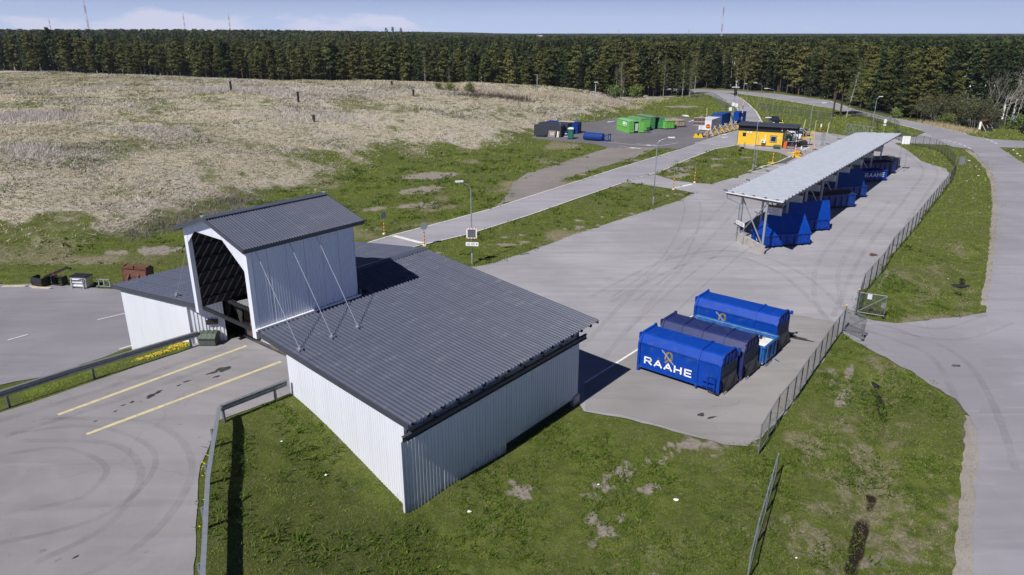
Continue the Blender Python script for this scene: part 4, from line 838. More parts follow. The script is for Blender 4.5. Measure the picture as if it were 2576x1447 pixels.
# ------------------------------------------------------------------ roll-off compactor containers. local: x length (0 at the left end), -y towards the viewer
def compactor(label, loc, rz, paint, L=5.45, W=2.2, Hh=2.5, ribs=(.72,), text=True, end_paint=None, ladder=True, tarp=True):
    t = thing('compactor_container', label, 'container', loc, rz); y0, y1 = -W / 2, W / 2
    sec = [(y0, .28), (y0, Hh * .76), (y0 + .30, Hh - .12), (y0 + .42, Hh - .06), (y1 - .42, Hh - .06), (y1 - .30, Hh - .12), (y1, Hh * .76), (y1, .28)]
    body = MB().prism(sec, .12, L - .12, 'x').build('body', paint, t)
    MB().bx(.15, L - .15, y0 - .035, y0 + .02, Hh * .76 - .05, Hh * .76 + .02).build('side_rail', paint, t); MB().bx(.15, L - .15, y0 - .05, y0 + .02, .26, .44).build('bottom_rail', paint, t)
    MB().bx(.15, L - .15, y1 - .02, y1 + .05, .26, .44).build('bottom_rail', paint, t)
    for y in (-.53, .45): MB().bx(.1, L - .1, y, y + .08, .06, .30).build('skid_beam', BLACKM, t)
    def hoop(x, w, ext, z0):
        o = [(y0 - ext, z0), (y0 - ext, Hh * .76), (y0 + .26 - ext * .4, Hh - .10), (y0 + .40, Hh), (y1 - .40, Hh), (y1 - .26 + ext * .4, Hh - .10), (y1 + ext, Hh * .76), (y1 + ext, z0)]
        i = [(y0 + .02, z0), (y0 + .02, Hh * .75), (y0 + .32, Hh - .14), (y0 + .44, Hh - .08), (y1 - .44, Hh - .08), (y1 - .32, Hh - .14), (y1 - .02, Hh * .75), (y1 - .02, z0)]
        n = len(o); vs = [(x, a, b) for a, b in o] + [(x, a, b) for a, b in i] + [(x + w, a, b) for a, b in o] + [(x + w, a, b) for a, b in i]; fs = []
        for k in range(n - 1):
            fs += [(k, k + 1, n + k + 1, n + k), (2 * n + k + 1, 2 * n + k, 3 * n + k, 3 * n + k + 1), (k + 1, k, 2 * n + k, 2 * n + k + 1), (n + k, n + k + 1, 3 * n + k + 1, 3 * n + k)]
        fs += [(0, n, 3 * n, 2 * n), (n - 1, 2 * n - 1 + 2 * n, 2 * n - 1, n - 1)][:1] + [(n - 1, 3 * n - 1, 4 * n - 1, 2 * n - 1)]
        return MB().add(vs, fs)
    for fx in ribs: hoop(L * fx, .13, .07, .08).build('rib_hoop', paint, t)
    hoop(.0, .16, .10, .0).build('end_frame', paint, t)
    fr = hoop(L - .16, .16, .07, .02).build('end_frame', paint, t)
    MB().lathe([(.09, 0), (.09, .12)], 10).build('roller', BLACKM, fr).location = (L - .1, y0 - .02, .0)
    # filling end: recess with panels, tarpaulin
    for k in range(4):
        ya = y0 + .15 + k * (W - .3) / 4; MB().bx(L - .12, L - .05, ya + .02, ya + (W - .3) / 4 - .02, 1.35, Hh - .22).build('end_panel', end_paint or paint, t)
        MB().bx(L - .06, L + .0, ya - .03, ya + .03, .35, Hh - .15).build('end_stiffener', end_paint or paint, t)
    MB().bx(L - .05, L + .03, y0 + .05, y1 - .05, 1.28, 1.36).build('end_beam', end_paint or paint, t)
    for k in range(2):
        ya = y0 + .12 + k * (W - .24) / 2; MB().bx(L + .01, L + .03, ya, ya + (W - .3) / 2, .95, 1.75).build('mesh_cover', mat('grey_mesh_cover', (.022, .030, .055), .7, var=.2), t)
    if tarp:
        mb = MB(); n = 14; vs = []
        for j in range(7):
            z = 1.0 - j * .145
            for i in range(n + 1):
                s = i / n; vs.append((L + .06 + .10 * math.sin(j / 6 * math.pi) * (.5 + .5 * math.sin(s * 9 + j)) + .13 * (j / 6), y0 + .1 + s * (W - .2), z + .05 * math.sin(s * 7)))
        mb.add(vs, [(j * (n + 1) + i, j * (n + 1) + i + 1, (j + 1) * (n + 1) + i + 1, (j + 1) * (n + 1) + i) for j in range(6) for i in range(n)]).build('tarpaulin', TARP, t, True)
    if ladder:
        lx = L - 1.05; ld = MB().tube([(lx + .35, y0 - .16, .25), (lx + .35, y0 - .16, 1.15), (lx + .80, y0 - .16, 1.15)], .03, 6).tube([(lx + .80, y0 - .16, .2), (lx + .80, y0 - .16, 1.15)], .03, 6).build('ladder', paint, t)
        for z in (.45, .75): MB().bx(lx, lx + .85, y0 - .18, y0 - .02, z, z + .05).build('step', paint, ld)
        MB().bar((lx + .35, y0 - .14, .25), (L + .02, y0 - .12, .12), .06).build('hose_bracket', BLACKM, t)
    for x, y in ((-.05, y0 + .1), (-.05, y1 - .25)): MB().bx(x - .02, .05, y, y + .2, Hh - .42, Hh - .02).build('lifting_lug', paint, t)
    MB().bx(L - .02, L + .14, y1 - .02, y1 + .14, Hh - .45, Hh - .22).build('hinge', paint, t)
    if text:
        word('RAAHE', t, (.50, y0 - .008, .62), (1, 0, 0), (0, 0, 1), (0, -1, 0), .40, .68, .085, WHITEL, 1.22); emblem(t, (1.62, y0 - .008, 1.02), (1, 0, 0), (0, 0, 1), (0, -1, 0), .82)
    return t, body
cdir = R(-40.0); e1 = Vector((math.cos(cdir), math.sin(cdir), 0)); e2 = Vector((-math.sin(cdir), math.cos(cdir), 0)); c0 = G(1607, 932)
def cpos(along, side): return tuple(c0 + e1 * along + e2 * (1.1 + side) + Vector((0, 0, .045)))
compactor('bright blue compactor container nearest the hall, white letters fully in view', cpos(-.12, 0), cdir, BLUE)
compactor('bright blue compactor container farthest from the hall, letters half hidden', cpos(-.35, 8.05), cdir, BLUE, L=5.9)
t, b_ = compactor('navy blue compactor container with four hoops, second from the hall', cpos(-.15, 2.72), cdir, NAVY, L=5.7, Hh=2.5, ribs=(.24, .48, .73), text=False, ladder=False)
mb = MB(); 
for k, (x, h) in enumerate(((2.9, .12), (3.05, .2), (3.25, .22), (3.45, .14), (3.75, .18), (3.92, .22))): mb.bx(x, x + .11, -1.115, -1.10, 1.45, 1.45 + h)
mb.build('painted_motif', WHITEL, t)
def skip(label, loc, rz, paint, L=5.6, W=2.3, Hh=1.35, inner=None, ribs=7, name='roll_off_skip', group=None):
    t = thing(name, label, 'skip', loc, rz, group); y0, y1 = -W / 2, W / 2; inn = inner or paint; z0 = .25
    for y, s, nm in ((y0, 1, 'side_wall'), (y1, -1, 'side_wall')):
        MB().bx(0, L, min(y, y + s * .06), max(y, y + s * .06), z0, Hh).build(nm, paint, t); MB().bx(.02, L - .02, min(y + s * .062, y + s * .07), max(y + s * .062, y + s * .07), z0 + .1, Hh - .02).build('lining', inn, t)
        for k in range(ribs):
            x = .15 + k * (L - .3) / (ribs - 1); MB().add([(x - .06, y - s * .16, z0 - .03), (x + .06, y - s * .16, z0 - .03), (x + .06, y, z0 - .03), (x - .06, y, z0 - .03), (x - .05, y - s * .09, Hh - .12), (x + .05, y - s * .09, Hh - .12), (x + .05, y, Hh - .05), (x - .05, y, Hh - .05)], [(0, 1, 2, 3), (4, 5, 6, 7), (0, 1, 5, 4), (1, 2, 6, 5), (2, 3, 7, 6), (3, 0, 4, 7)]).build('rib', paint, t)
        MB().bx(-.03, L + .03, min(y - s * .10, y + s * .02), max(y - s * .10, y + s * .02), Hh - .1, Hh + .02).build('top_rail', paint, t)
    MB().bx(0, L, y0, y1, z0 - .05, z0 + .06).build('floor', inn, t)
    for x, s in ((0, 1), (L, -1)):
        MB().bx(min(x, x + s * .06), max(x, x + s * .06), y0 + .07, y1 - .07, z0, Hh - .02).build('end_wall', paint, t); MB().bx(min(x + s * .062, x + s * .07), max(x + s * .062, x + s * .07), y0 + .1, y1 - .1, z0 + .1, Hh - .04).build('lining', inn, t)
        for y in (-.7, 0, .7): MB().bx(min(x, x - s * .07), max(x, x - s * .07), y - .05, y + .05, z0, Hh - .05).build('end_stiffener', paint, t)
        MB().bx(min(x - s * .09, x), max(x - s * .09, x), y0, y1, Hh - .12, Hh + .0).build('top_rail', paint, t)
    for y in (-.5, .42): MB().bx(.1, L - .1, y, y + .09, .02, .22).build('skid_beam', BLACKM, t)
    MB().lathe([(.1, 0), (.1, .2)], 10).build('roller', BLACKM, t).location = (L - .2, -.6, .0)
    return t
s_ = skip('low open blue skip with worn white inside, between the navy and the far blue compactors', cpos(.05, 5.38), cdir, BLUEW, L=5.75, W=2.25, Hh=1.4, inner=WHITEW)
for y in (-1.05, 1.045): MB().bx(.03, 5.72, min(y, y - .004), max(y, y - .004) + .004, 1.12, 1.37).build('blue_lining_band', BLUEW, s_)
MB().tube([(5.9, -1.0, .1), (5.9, -1.0, 1.4)], .03, 6).tube([(5.95, .4, .1), (6.3, .3, .03)], .025, 6).build('locking_bar', BLUEW, s_)

# ------------------------------------------------------------------ sorting canopy, built on a skew: local x along the roof
CZ0, CZ1 = 5.7, 4.75
A0 = Vector((24.41, 62.69, 0)); CAZ = R(53.2); CL, CW, CS = 56.8, 7.2, 5.45
can = thing('sorting_canopy', 'long pale corrugated metal canopy on steel posts over the skips', 'canopy', A0, CAZ)
PALEM = mat('pale_galvanised_roof', (.34, .365, .42), .5, metal=.1, var=.08, scale=1.5)
def cz(y): return CZ0 + (CZ1 - CZ0) * y / CW
slope = math.atan((CZ1 - CZ0) / CW); ay_ = Vector((0, math.cos(slope), math.sin(slope))); an_ = Vector((0, -math.sin(slope), math.cos(slope))); Lr = CW / math.cos(slope)
i = 0; x = 0.0; w = 1.08
while x < CL + CS:
    f0 = lambda q, x=x: max(0, (x + q - CL) / CS) * Lr
    f1 = lambda q, x=x: min(1, (x + q) / CS) * Lr
    if x + w < CL + CS + .2:
        MB().sheet((x, 0, CZ0 + .004 * (i % 2)), (1, 0, 0), ay_, an_, w + .02, lambda q, f0=f0: min(f0(q), Lr), f1, .74, .15, .25).build('roof_sheet', PALEM, can)
    x += w; i += 1
def cp(x, y, dz=0.0): return Vector((x, y, cz(y) + dz))
for (a, b) in ((cp(0, 0, -.12), cp(CS, CW, -.12)), (cp(CL, 0, -.12), cp(CL + CS, CW, -.12))):
    MB().bar(a, b, .14, .26).build('edge_beam', TRIMD, can)
MB().bar(cp(0, 0, .0) + Vector((-.09, .02, -.02)), cp(CS, CW, 0) + Vector((-.09, .02, -.02)), .14, .10).build('gutter', WHITE, can)
MB().bar(cp(CS, CW + .06, -.06), cp(CS + CL, CW + .06, -.06), .14, .12).build('gutter', GALVD, can)
for y in (.15, 2.4, 4.8, 7.2): MB().bar(cp(y / CW * CS + .1, y, -.12), cp(CL + y / CW * CS - .1, y, -.12), .09, .18).build('purlin', GALVD, can)
NB = 9
fdir = R(-79) - CAZ                                                          # frame direction in canopy axes
inv = Matrix.Rotation(-CAZ, 4, 'Z')
sign_w = mat('notice_white', (.66, .66, .68), .5, var=.05); sign_b = mat('notice_brown', (.10, .065, .035), .6, var=.1)
TXT = mat('notice_text', (.12, .12, .12), .6)
step = Vector((4.06, 5.48, 0))
for i in range(NB):
    Rw = Vector((23.95, 65.25, 0)) + step * i; Lw = Vector((23.05, 69.75, 0)) + step * i
    pr, pl = inv @ (Rw - A0), inv @ (Lw - A0)
    for q in (pr, pl):
        zt = cz(min(CW, max(0, q.y))) - .16
        MB().bx(q.x - .11, q.x + .11, q.y - .09, q.y + .09, 0, zt).build('post', GALV, can)
    MB().bar((pr.x, pr.y, cz(pr.y) - .3), (pl.x, pl.y, cz(pl.y) - .3), .12, .22).build('frame_beam', GALVD, can)
    d = (pl - pr).normalized(); far = pl + d * 4.0
    MB().bar((pl.x, pl.y, cz(pl.y) - .25), (min(far.x, 1e3), far.y, cz(min(far.y, CW)) - .25), .10, .16).build('frame_beam', GALVD, can)
    MB().bar((pr.x, pr.y, .75), (pl.x, pl.y, cz(pl.y) - .5), .09, .09).build('brace', GALV, can); MB().bar((pl.x + .05, pl.y, .75), (pr.x + .05, pr.y, cz(pr.y) - .5), .09, .09).build('brace', GALV, can)
    if i == 0 or i == NB - 1:
        ang = math.atan2(pl.y - pr.y, pl.x - pr.x); m_ = (pr + pl) / 2
        MB().box((m_.x, m_.y, .45), ((pl - pr).length + .5, .26, .9), (0, 0, ang)).build('concrete_upstand', CONC, can)
    # hanging notice board facing the drive lane
    if i < NB - 1:
        mid = inv @ (Rw + Vector((.9, .55, 0)) - A0); bx0 = mid
        bd = MB().box((bx0.x, bx0.y, 4.2), (.05, 1.45, .95)).build('notice_board', sign_w, can)
        bd.location = (0, 0, 0)
        hd = MB(); n = 13
        top = [(bx0.y - .725 + 1.45 * k / (n - 1), 4.63 - (.16 + .05 * (k % 2))) for k in range(n)]
        hd.add([(bx0.x - .032, a, b) for a, b in top] + [(bx0.x - .032, a, 4.68) for a, b in top], [(k, k + 1, n + k + 1, n + k) for k in range(n - 1)]).build('notice_header', sign_b, bd)
        for k in range(5): MB().bx(bx0.x - .031, bx0.x - .028, bx0.y - .6 + .1 * (k % 2), bx0.y + (.55 if k % 2 else .15), 4.31 - k * .13, 4.34 - k * .13).build('notice_line', TXT, bd)
# down pipe, exit sign, far end boards
q = inv @ (Vector((23.05, 69.75, 0)) - A0); e = cp(CS, CW, -.1)
MB().tube([(e.x - .05, e.y, e.z), (e.x - .05, e.y - .1, e.z - .5), (q.x - .2, q.y + .15, 3.9), (q.x - .2, q.y + .15, .9), (q.x - .3, q.y + .35, .75)], .05, 7).build('down_pipe', GALVD, can)
sgx = thing('exit_sign', 'white exit arrow board on two thin poles at the canopy end', 'sign', (22.72, 69.6, 0), R(-79))
MB().bx(-.15, 1.45, -.03, 0, 1.85, 2.25).build('board', WHITE, sgx)
for x in (-.05, 1.35): MB().tube([(x, .03, 0), (x, .03, 2.25)], .03, 6).build('pole', GALV, sgx)
word('ULOS', sgx, (.35, -.032, 1.95), (1, 0, 0), (0, 0, 1), (0, -1, 0), .2, .24, .035, TXT, .9); MB().add([(-.08, -.034, 2.05), (.1, -.034, 1.93), (.1, -.034, 2.17)], [(0, 1, 2)]).build('arrow', TXT, sgx)
fe = thing('notice_panel', 'row of three white notice panels at the far roof corner of the canopy', 'sign', tuple(A0 + Matrix.Rotation(CAZ, 3, 'Z') @ Vector((CL + .3, -.25, 0))), R(-12))
fe.scale = (.6, .6, 1.08)
for k in range(3): MB().bx(.05 + k * .62, .62 + k * .62, -.04, 0, 3.9, 5.0).build('panel', WHITE, fe)
for k in (0, 1): MB().tube([(.2 + k * 1.5, .05, 0), (.2 + k * 1.5, .05, 4.9)], .04, 6).build('pole', GALVD, fe)
SAZ = R(15)
def skip_pos(i, along=0.0, side=0.0):
    p = Vector((24.45, 68.12, 0)) + step * i; return tuple(p + Vector((math.cos(SAZ), math.sin(SAZ), 0)) * along + Vector((-math.sin(SAZ), math.cos(SAZ), 0)) * side + Vector((0, 0, .03)))
def lid(t, L, W, Hh, ang, length, paint, y_edge=-1):
    # lid hinged along one long edge, standing open
    y0 = -W / 2; dy, dz = math.cos(ang) * length, math.sin(ang) * length
    MB().add([(0, y0, Hh), (L, y0, Hh), (L, y0 + dy, Hh + dz), (0, y0 + dy, Hh + dz), (0, y0 + .05, Hh), (L, y0 + .05, Hh), (L, y0 + dy + .05, Hh + dz), (0, y0 + dy + .05, Hh + dz)], [(0, 1, 2, 3), (7, 6, 5, 4), (0, 4, 5, 1), (1, 5, 6, 2), (2, 6, 7, 3), (3, 7, 4, 0)]).build('lid', paint, t)
s1 = skip('blue skip with open lid nearest the canopy end, rubble inside, number eight plate', skip_pos(0), SAZ, BLUE, L=5.2, Hh=1.3)
lidm = MB(); n = 16
y0 = -1.15
lidm.add([(0, y0, 1.32), (5.2, y0, 1.32), (4.75, y0 + .75, 3.05), (.35, y0 + .95, 3.35), (0, y0 + .05, 1.32), (5.2, y0 + .05, 1.32), (4.75, y0 + .8, 3.05), (.35, y0 + 1.0, 3.35)], [(0, 1, 2, 3), (7, 6, 5, 4), (1, 5, 6, 2), (2, 6, 7, 3), (3, 7, 4, 0)]).build('lid', BLUE, s1)
MB().add([(0, y0 + .02, 1.32), (-.02, y0 + 1.5, 1.32), (.35, y0 + .97, 3.33)], [(0, 1, 2)]).build('lid_end', BLUE, s1)
rub = MB(); rr = random.Random(3)
for k in range(60):
    s = rr.uniform(.1, .3); rub.box((rr.uniform(.2, 4.9), rr.uniform(-1, 1), .95 + rr.uniform(0, .25)), (s, s * .8, s * .6), (rr.random(), rr.random(), rr.random() * 3))
rub.bx(.1, 5.1, -1.05, 1.05, .5, .95); tag(rub.build('rubble', mat('pale_rubble', (.46, .42, .36), .9, var=.25, scale=4), s1), kind='stuff')
pl_ = MB().bx(-.09, -.075, -.35, .1, .55, .95).build('number_plate', WHITE, s1); word('8', pl_, (-.092, -.02, .62), (0, -1, 0), (0, 0, 1), (-1, 0, 0), .26, .3, .045, TXT, .8)
s2 = skip('blue skip with tall upright open lid, second under the canopy', skip_pos(1), SAZ, BLUE, L=5.4, Hh=1.3); lid(s2, 5.4, 2.3, 1.32, R(74), 1.95, BLUE)
s3 = skip('deep blue covered skip with dark sheeted load under the canopy middle', skip_pos(3, -.7), SAZ, BLUED, L=5.6, Hh=1.65)
cov = MB(); n = 14
vs = [(5.5 * i / n, -1.1 + 2.2 * j / 8, 1.66 + .28 * math.sin(j / 8 * math.pi) * (.7 + .3 * math.sin(i * .9))) for i in range(n + 1) for j in range(9)]
cov.add(vs, [(i * 9 + j, (i + 1) * 9 + j, (i + 1) * 9 + j + 1, i * 9 + j + 1) for i in range(n) for j in range(8)]).build('cover_sheet', mat('dark_cover_sheet', (.02, .022, .03), .55, var=.3, scale=3), s3, True)
s4 = skip('deep blue skip with broad raised lid beyond the covered one', skip_pos(4, -.8), SAZ, BLUED, L=5.6, Hh=1.5); lid(s4, 5.2, 2.3, 1.52, R(66), 2.3, BLUED)
s5 = skip('open blue skip with white letters on its side near the canopy far end', skip_pos(6, -.9), SAZ, BLUE, L=5.6, Hh=1.5)
word('RAAHE', s5, (1.75, -1.35, .72), (1, 0, 0), (0, 0, 1), (0, -1, 0), .5, .70, .085, WHITEL, 1.05)
s6 = skip('dark navy open skip, last but one under the canopy far end', skip_pos(7, -.9), SAZ, NAVY, L=5.6, Hh=1.75)
s7 = skip('grey skip filled with pale wood waste at the canopy far end', skip_pos(8, -1.6), SAZ, mat('grey_blue_paint', (.10, .11, .16), .5), L=5.6, Hh=1.5)
wd = MB(); rr = random.Random(9)
for k in range(70): wd.box((rr.uniform(.3, 5.2), rr.uniform(-.95, .95), 1.25 + rr.uniform(0, .35)), (rr.uniform(.4, 1.3), .12, .05), (rr.uniform(-.3, .3), rr.uniform(-.3, .3), rr.random() * 3))
wd.bx(.1, 5.5, -1.05, 1.05, .5, 1.25); tag(wd.build('wood_waste', mat('pale_wood_waste', (.48, .38, .27), .9, var=.3, scale=5), s7), kind='stuff')
# ------------------------------------------------------------------ fences and gates
FENCEP = mat('dark_fence_post', (.085, .09, .095), .5, metal=.3, var=.15)
def fence(label, px, h=2.0, sp=2.6, post=FENCEP, rail=GALV, r=.035, bottom=False, name='mesh_fence', dens_k=1):
    pts = [Vector((*G2(*p), 0)) for p in px]; base = pts[0]; t = thing(name, label, 'fence', base)
    out = []
    for a, b in zip(pts[:-1], pts[1:]):
        n = max(1, round((b - a).length / sp)); out += [a + (b - a) * k / n for k in range(n)]
    out.append(pts[-1])
    for q in out: q.z = TZ(q.x, q.y)
    L = [q - base for q in out]
    for q in L: MB().tube([q + Vector((0, 0, -.1)), q + Vector((0, 0, h + .06))], r, 6).build('post', post, t)
    for a, b in zip(L[:-1], L[1:]):
        d = b - a; ln = d.length; ang = math.atan2(d.y, d.x)
        p = MB().add([(0, 0, .05), (ln, 0, .05), (ln, 0, h), (0, 0, h)], [(0, 1, 2, 3)]).build('mesh_panel', MESHM, t); p.location = a; p.rotation_euler = (0, -math.atan2(d.z, math.hypot(d.x, d.y)), ang)
        MB().tube([a + Vector((0, 0, h)), b + Vector((0, 0, h))], r * .8, 5).build('top_rail', rail, t)
        if bottom: MB().tube([a + Vector((0, 0, .1)), b + Vector((0, 0, .1))], r * .7, 5).build('bottom_rail', rail, t)
    return t
fence('long dark mesh fence curving round the right side of the yard behind the canopy', [(2249, 349), (2283, 362), (2320, 370), (2352, 378), (2375, 392), (2394, 412), (2402, 425), (2398, 445), (2387, 466), (2364, 497), (2335, 533), (2300, 580), (2240, 650), (2217, 689), (2167, 748), (2152, 793)], 2.0, 2.5, FENCEP)
fence('mesh fence running from the gate post down beside the container pad', [(2119, 834), (2088, 875), (2060, 917), (2026, 966), (1995, 1013), (1952, 1066), (1907, 1145)], 1.75, 1.7, GALVD, bottom=True)
fence('leaning run of mesh fence on the grass at the bottom right', [(1950, 1200), (1925, 1290), (1902, 1370), (1880, 1460)], 1.3, 1.6, GALV, bottom=True)
fence('green mesh panel fence on the far lawn before the main road', [(1905, 276), (1925, 279), (1955, 283), (1988, 288), (2022, 294), (2055, 300), (2090, 305)], 2.0, 3.2, GALV, bottom=True)
fence('mesh fence between the far lawn pines and the corner by the driveway', [(2140, 291), (2165, 295), (2190, 303), (2225, 312), (2248, 322), (2259, 332), (2258, 338)], 2.0, 3.4, FENCEP)
fence('slatted grey mesh fence on the left of the entry road', [(1792, 252), (1800, 256), (1809, 262), (1818, 268), (1826, 274)], 2.2, 1.6, GALV, bottom=True)
fence('low mesh fence at the forest end of the entry road', [(1734, 246), (1749, 246.5), (1764, 247), (1780, 247), (1791, 249)], 1.9, 3.5, GALV)
fence('single mesh panel beside the entry road barrier', [(1826, 274), (1838, 274.5), (1846, 275)], 1.9, 3, GALV, bottom=True)
def gate(label, hinge_px, end_px, h=1.6, board=False, z_end=None):
    a = Vector((*G2(*hinge_px), 0)); b = Vector((*G2(*end_px), 0)); a.z = TZ(a.x, a.y) + .03; b.z = TZ(b.x, b.y) + .03; d = b - a; ln = math.hypot(d.x, d.y)
    t = thing('yard_gate', label, 'gate', a, math.atan2(d.y, d.x)); dz = d.z
    MB().tube([(0, 0, -.1), (0, 0, h + .2)], .06, 8).build('gate_post', GALVD, t); MB().lathe([(.07, 0), (.06, .06), (.01, .09)], 8).build('post_cap', YELB, t).location = (0, 0, h + .2)
    MB().tube([(.08, 0, h), (ln, 0, h + dz)], .025, 6).build('top_rail', GALVD, t); MB().tube([(.08, 0, .2), (ln, 0, .2 + dz)], .025, 6).build('bottom_rail', GALVD, t)
    MB().tube([(ln, 0, .1 + dz), (ln, 0, h + dz)], .025, 6).build('end_stile', GALVD, t); MB().tube([(.08, 0, .15), (.08, 0, h)], .035, 6).build('hinge_stile', GALV, t)
    MB().tube([(.08, 0, .22), (ln, 0, h - .05 + dz)], .03, 6).build('diagonal', GALVD, t)
    MB().lathe([(.10, -.03), (.11, 0), (.10, .03)], 10).build('wheel', RUBBER, t).location = (ln, 0, dz + .08)
    MB().bx(ln - .28, ln - .02, -.04, .04, h * .45, h * .68).build('latch', GALVD, t)
    p = MB().add([(.1, 0, .22), (ln, 0, .22 + dz), (ln, 0, h + dz), (.1, 0, h)], [(0, 1, 2, 3)]).build('mesh_infill', MESHM, t)
    if board: MB().bx(ln * .32, ln * .48, -.04, -.02, h - .42, h - .02).build('notice', mat('pale_notice', (.55, .57, .62), .5), t)
gate('open gate leaf with small notice, standing on the grass corner', (2152, 790), (2222, 801), 1.75, True)
gate('open gate leaf hanging from the container pad fence end', (2119, 833), (2170, 858), 1.75)
def truss_gate():
    a, b = G(2126, 335), G(2192, 345); d = b - a; ln = d.length; t = thing('sliding_gate', 'long white braced sliding gate on the far lawn edge', 'gate', a, math.atan2(d.y, d.x)); h = 2.0
    MB().bar((0, 0, h), (ln, 0, h), .1).build('top_rail', GALV, t); MB().bar((0, 0, .25), (ln, 0, .25), .1).build('bottom_rail', GALV, t)
    for k in range(7): x = ln * k / 6; MB().bar((x, 0, .25), (x, 0, h), .08).build('stile', GALV, t)
    for k in (0, 1, 3, 4): MB().bar((ln * k / 6, 0, .25 if k % 3 == 0 else h), (ln * (k + 1) / 6, 0, h if k % 3 == 0 else .25), .07).build('brace', GALV, t)
truss_gate()
# ------------------------------------------------------------------ lamp posts
def lamp(label, base_px, top_px_y, arm, head=.7, r=.06, group='street lamps'):
    b = on_land(*base_px); h = top_at(b, top_px_y) - b.z; t = thing('street_lamp', label, 'street lamp', b, 0, group)
    hx = h - (.9 if arm else 0); pts = [(0, 0, 0), (0, 0, h * .5), (0, 0, hx)]; rr = [r * 1.25, r, r * .75]
    if arm:
        ax, ay = arm; l = math.hypot(ax, ay)
        for k in range(1, 6): a = k / 5 * math.pi / 2; pts.append((ax / l * .9 * (1 - math.cos(a)) * min(1, l), ay / l * .9 * (1 - math.cos(a)) * min(1, l), hx + .9 * math.sin(a) * .8)); rr.append(r * .62)
        pts.append((ax, ay, h + .0)); rr.append(r * .5)
    MB().tube(pts, rr, 8).build('pole', GALV, t, True)
    MB().lathe([(r * 1.7, 0), (r * 1.7, .9), (r * 1.2, 1.0)], 8).build('base_sleeve', GALV, t)
    if arm: d = Vector((arm[0], arm[1], 0)).normalized(); e = Vector((arm[0], arm[1], h)); MB().bar(e - d * .1, e + d * head, .26, .13).build('lamp_head', LAMPW, t)
    else: MB().bar((-.35, -.15, h), (.45, -.25, h + .05), .28, .12).build('lamp_head', LAMPW, t)
    return t
lm = lamp('grey street lamp with convex mirror and exit sign at the hall corner', (1188, 664), 455, (-.75, -.2), .6)
mr = thing('traffic_mirror', 'square traffic mirror with red and white rim on the near lamp pole', 'mirror', lm.location + Vector((0, -.12, 2.45)), 0)
MB().bx(-.48, .48, -.04, .0, 0, .98).build('rim', WHITE, mr); MB().bx(-.36, .36, -.06, -.04, .12, .86).build('glass', mat('mirror_grey', (.20, .21, .23), .25, metal=.5), mr)
for k in range(4):
    for x, z in ((-.48 + .26 * k + .02, .9), (-.48 + .26 * k + .02, 0.0)): MB().bx(x, x + .1, -.05, -.041, z, z + .08).build('red_mark', REDP, mr)
es = thing('exit_sign', 'white exit sign with black arrow on the near lamp pole', 'sign', lm.location + Vector((-.1, -.12, 1.75)), R(-6))
MB().bx(-.45, .72, -.03, 0, 0, .36).build('board', WHITE, es); word('ULOS', es, (-.28, -.032, .09), (1, 0, 0), (0, 0, 1), (0, -1, 0), .19, .18, .035, TXT, .75); MB().add([(.66, -.034, .18), (.52, -.034, .30), (.52, -.034, .06)], [(0, 1, 2)]).build('arrow', TXT, es)
lamp('grey street lamp in the grass strip before the yard mouth', (1643, 515), 346, (1.35, 0), .7)
lamp('grey street lamp in front of the yellow hut', (1893, 429), 296, (1.2, .1), .75)
lamp('grey street lamp on the mound edge by the container yard', (1495, 305), 207, None)
lamp('grey street lamp farthest along the entry road', (1855, 244), 204.5, (-.5, 0), .6)
lamp('grey street lamp on the far lawn, second along the entry road', (1878, 254), 211, (-.5, 0), .6)
lamp('grey street lamp on the far lawn at the mesh fence end', (1911, 274), 208.5, (-1.7, 0), .8)
lamp('grey street lamp rising behind the black car', (1941, 298), 222.5, (-1.8, 0), .9)
lamp('grey street lamp beside the parked cars and log', (2035, 336), 259, (2.0, .2), .9)
lamp('grey street lamp by the sliding gate at the far canopy end', (2191, 338), 243, (.45, 0), .7)
pl = thing('thin_pole', 'thin bare pole standing beside the hut lamp post', 'pole', G(1900, 419)); MB().tube([(0, 0, 0), (0, 0, top_at(G(1900, 419), 341))], [.06, .035], 7).build('shaft', GALV, pl); MB().bx(-.2, .2, -.2, .2, 0, .12).build('foot', CONC, pl)
b = on_land(1351, 234); pl = thing('wooden_pole', 'grey wooden pole with short arm in front of the forest edge', 'pole', b); hh = top_at(b, 187) - b.z; MB().tube([(0, 0, 0), (0, 0, hh)], [.14, .1], 7).build('shaft', GALV, pl); MB().bar((0, 0, hh - .2), (-.9, 0, hh - .1), .1).build('arm', GALV, pl)
# equipment mast beside the entry road
b = G(1841, 317); hh = top_at(b, 220); t = thing('equipment_mast', 'tall mast with twin lamps, speakers and white boxes by the entry road', 'mast', b)
MB().tube([(0, 0, 0), (0, 0, hh)], [.14, .09], 8).build('pole', GALV, t)
for s in (-1, 1): MB().box((s * .45, 0, hh + .05), (.8, .35, .12), (0, s * .15, 0)).build('lamp_head', LAMPW, t)
for k, (x, z, c) in enumerate(((.0, hh - .9, BLACKM), (.05, hh - 1.7, BLACKM), (-.2, hh * .52, WHITE), (.55, hh * .50, WHITE), (-.75, hh * .40, WHITE))): MB().bx(x - .3, x + .3, -.3, .05, z, z + .75).build('box', c, t)
MB().bx(-.3, .3, -.35, -.1, 1.6, 2.2).build('signal_box', TOILG, t)
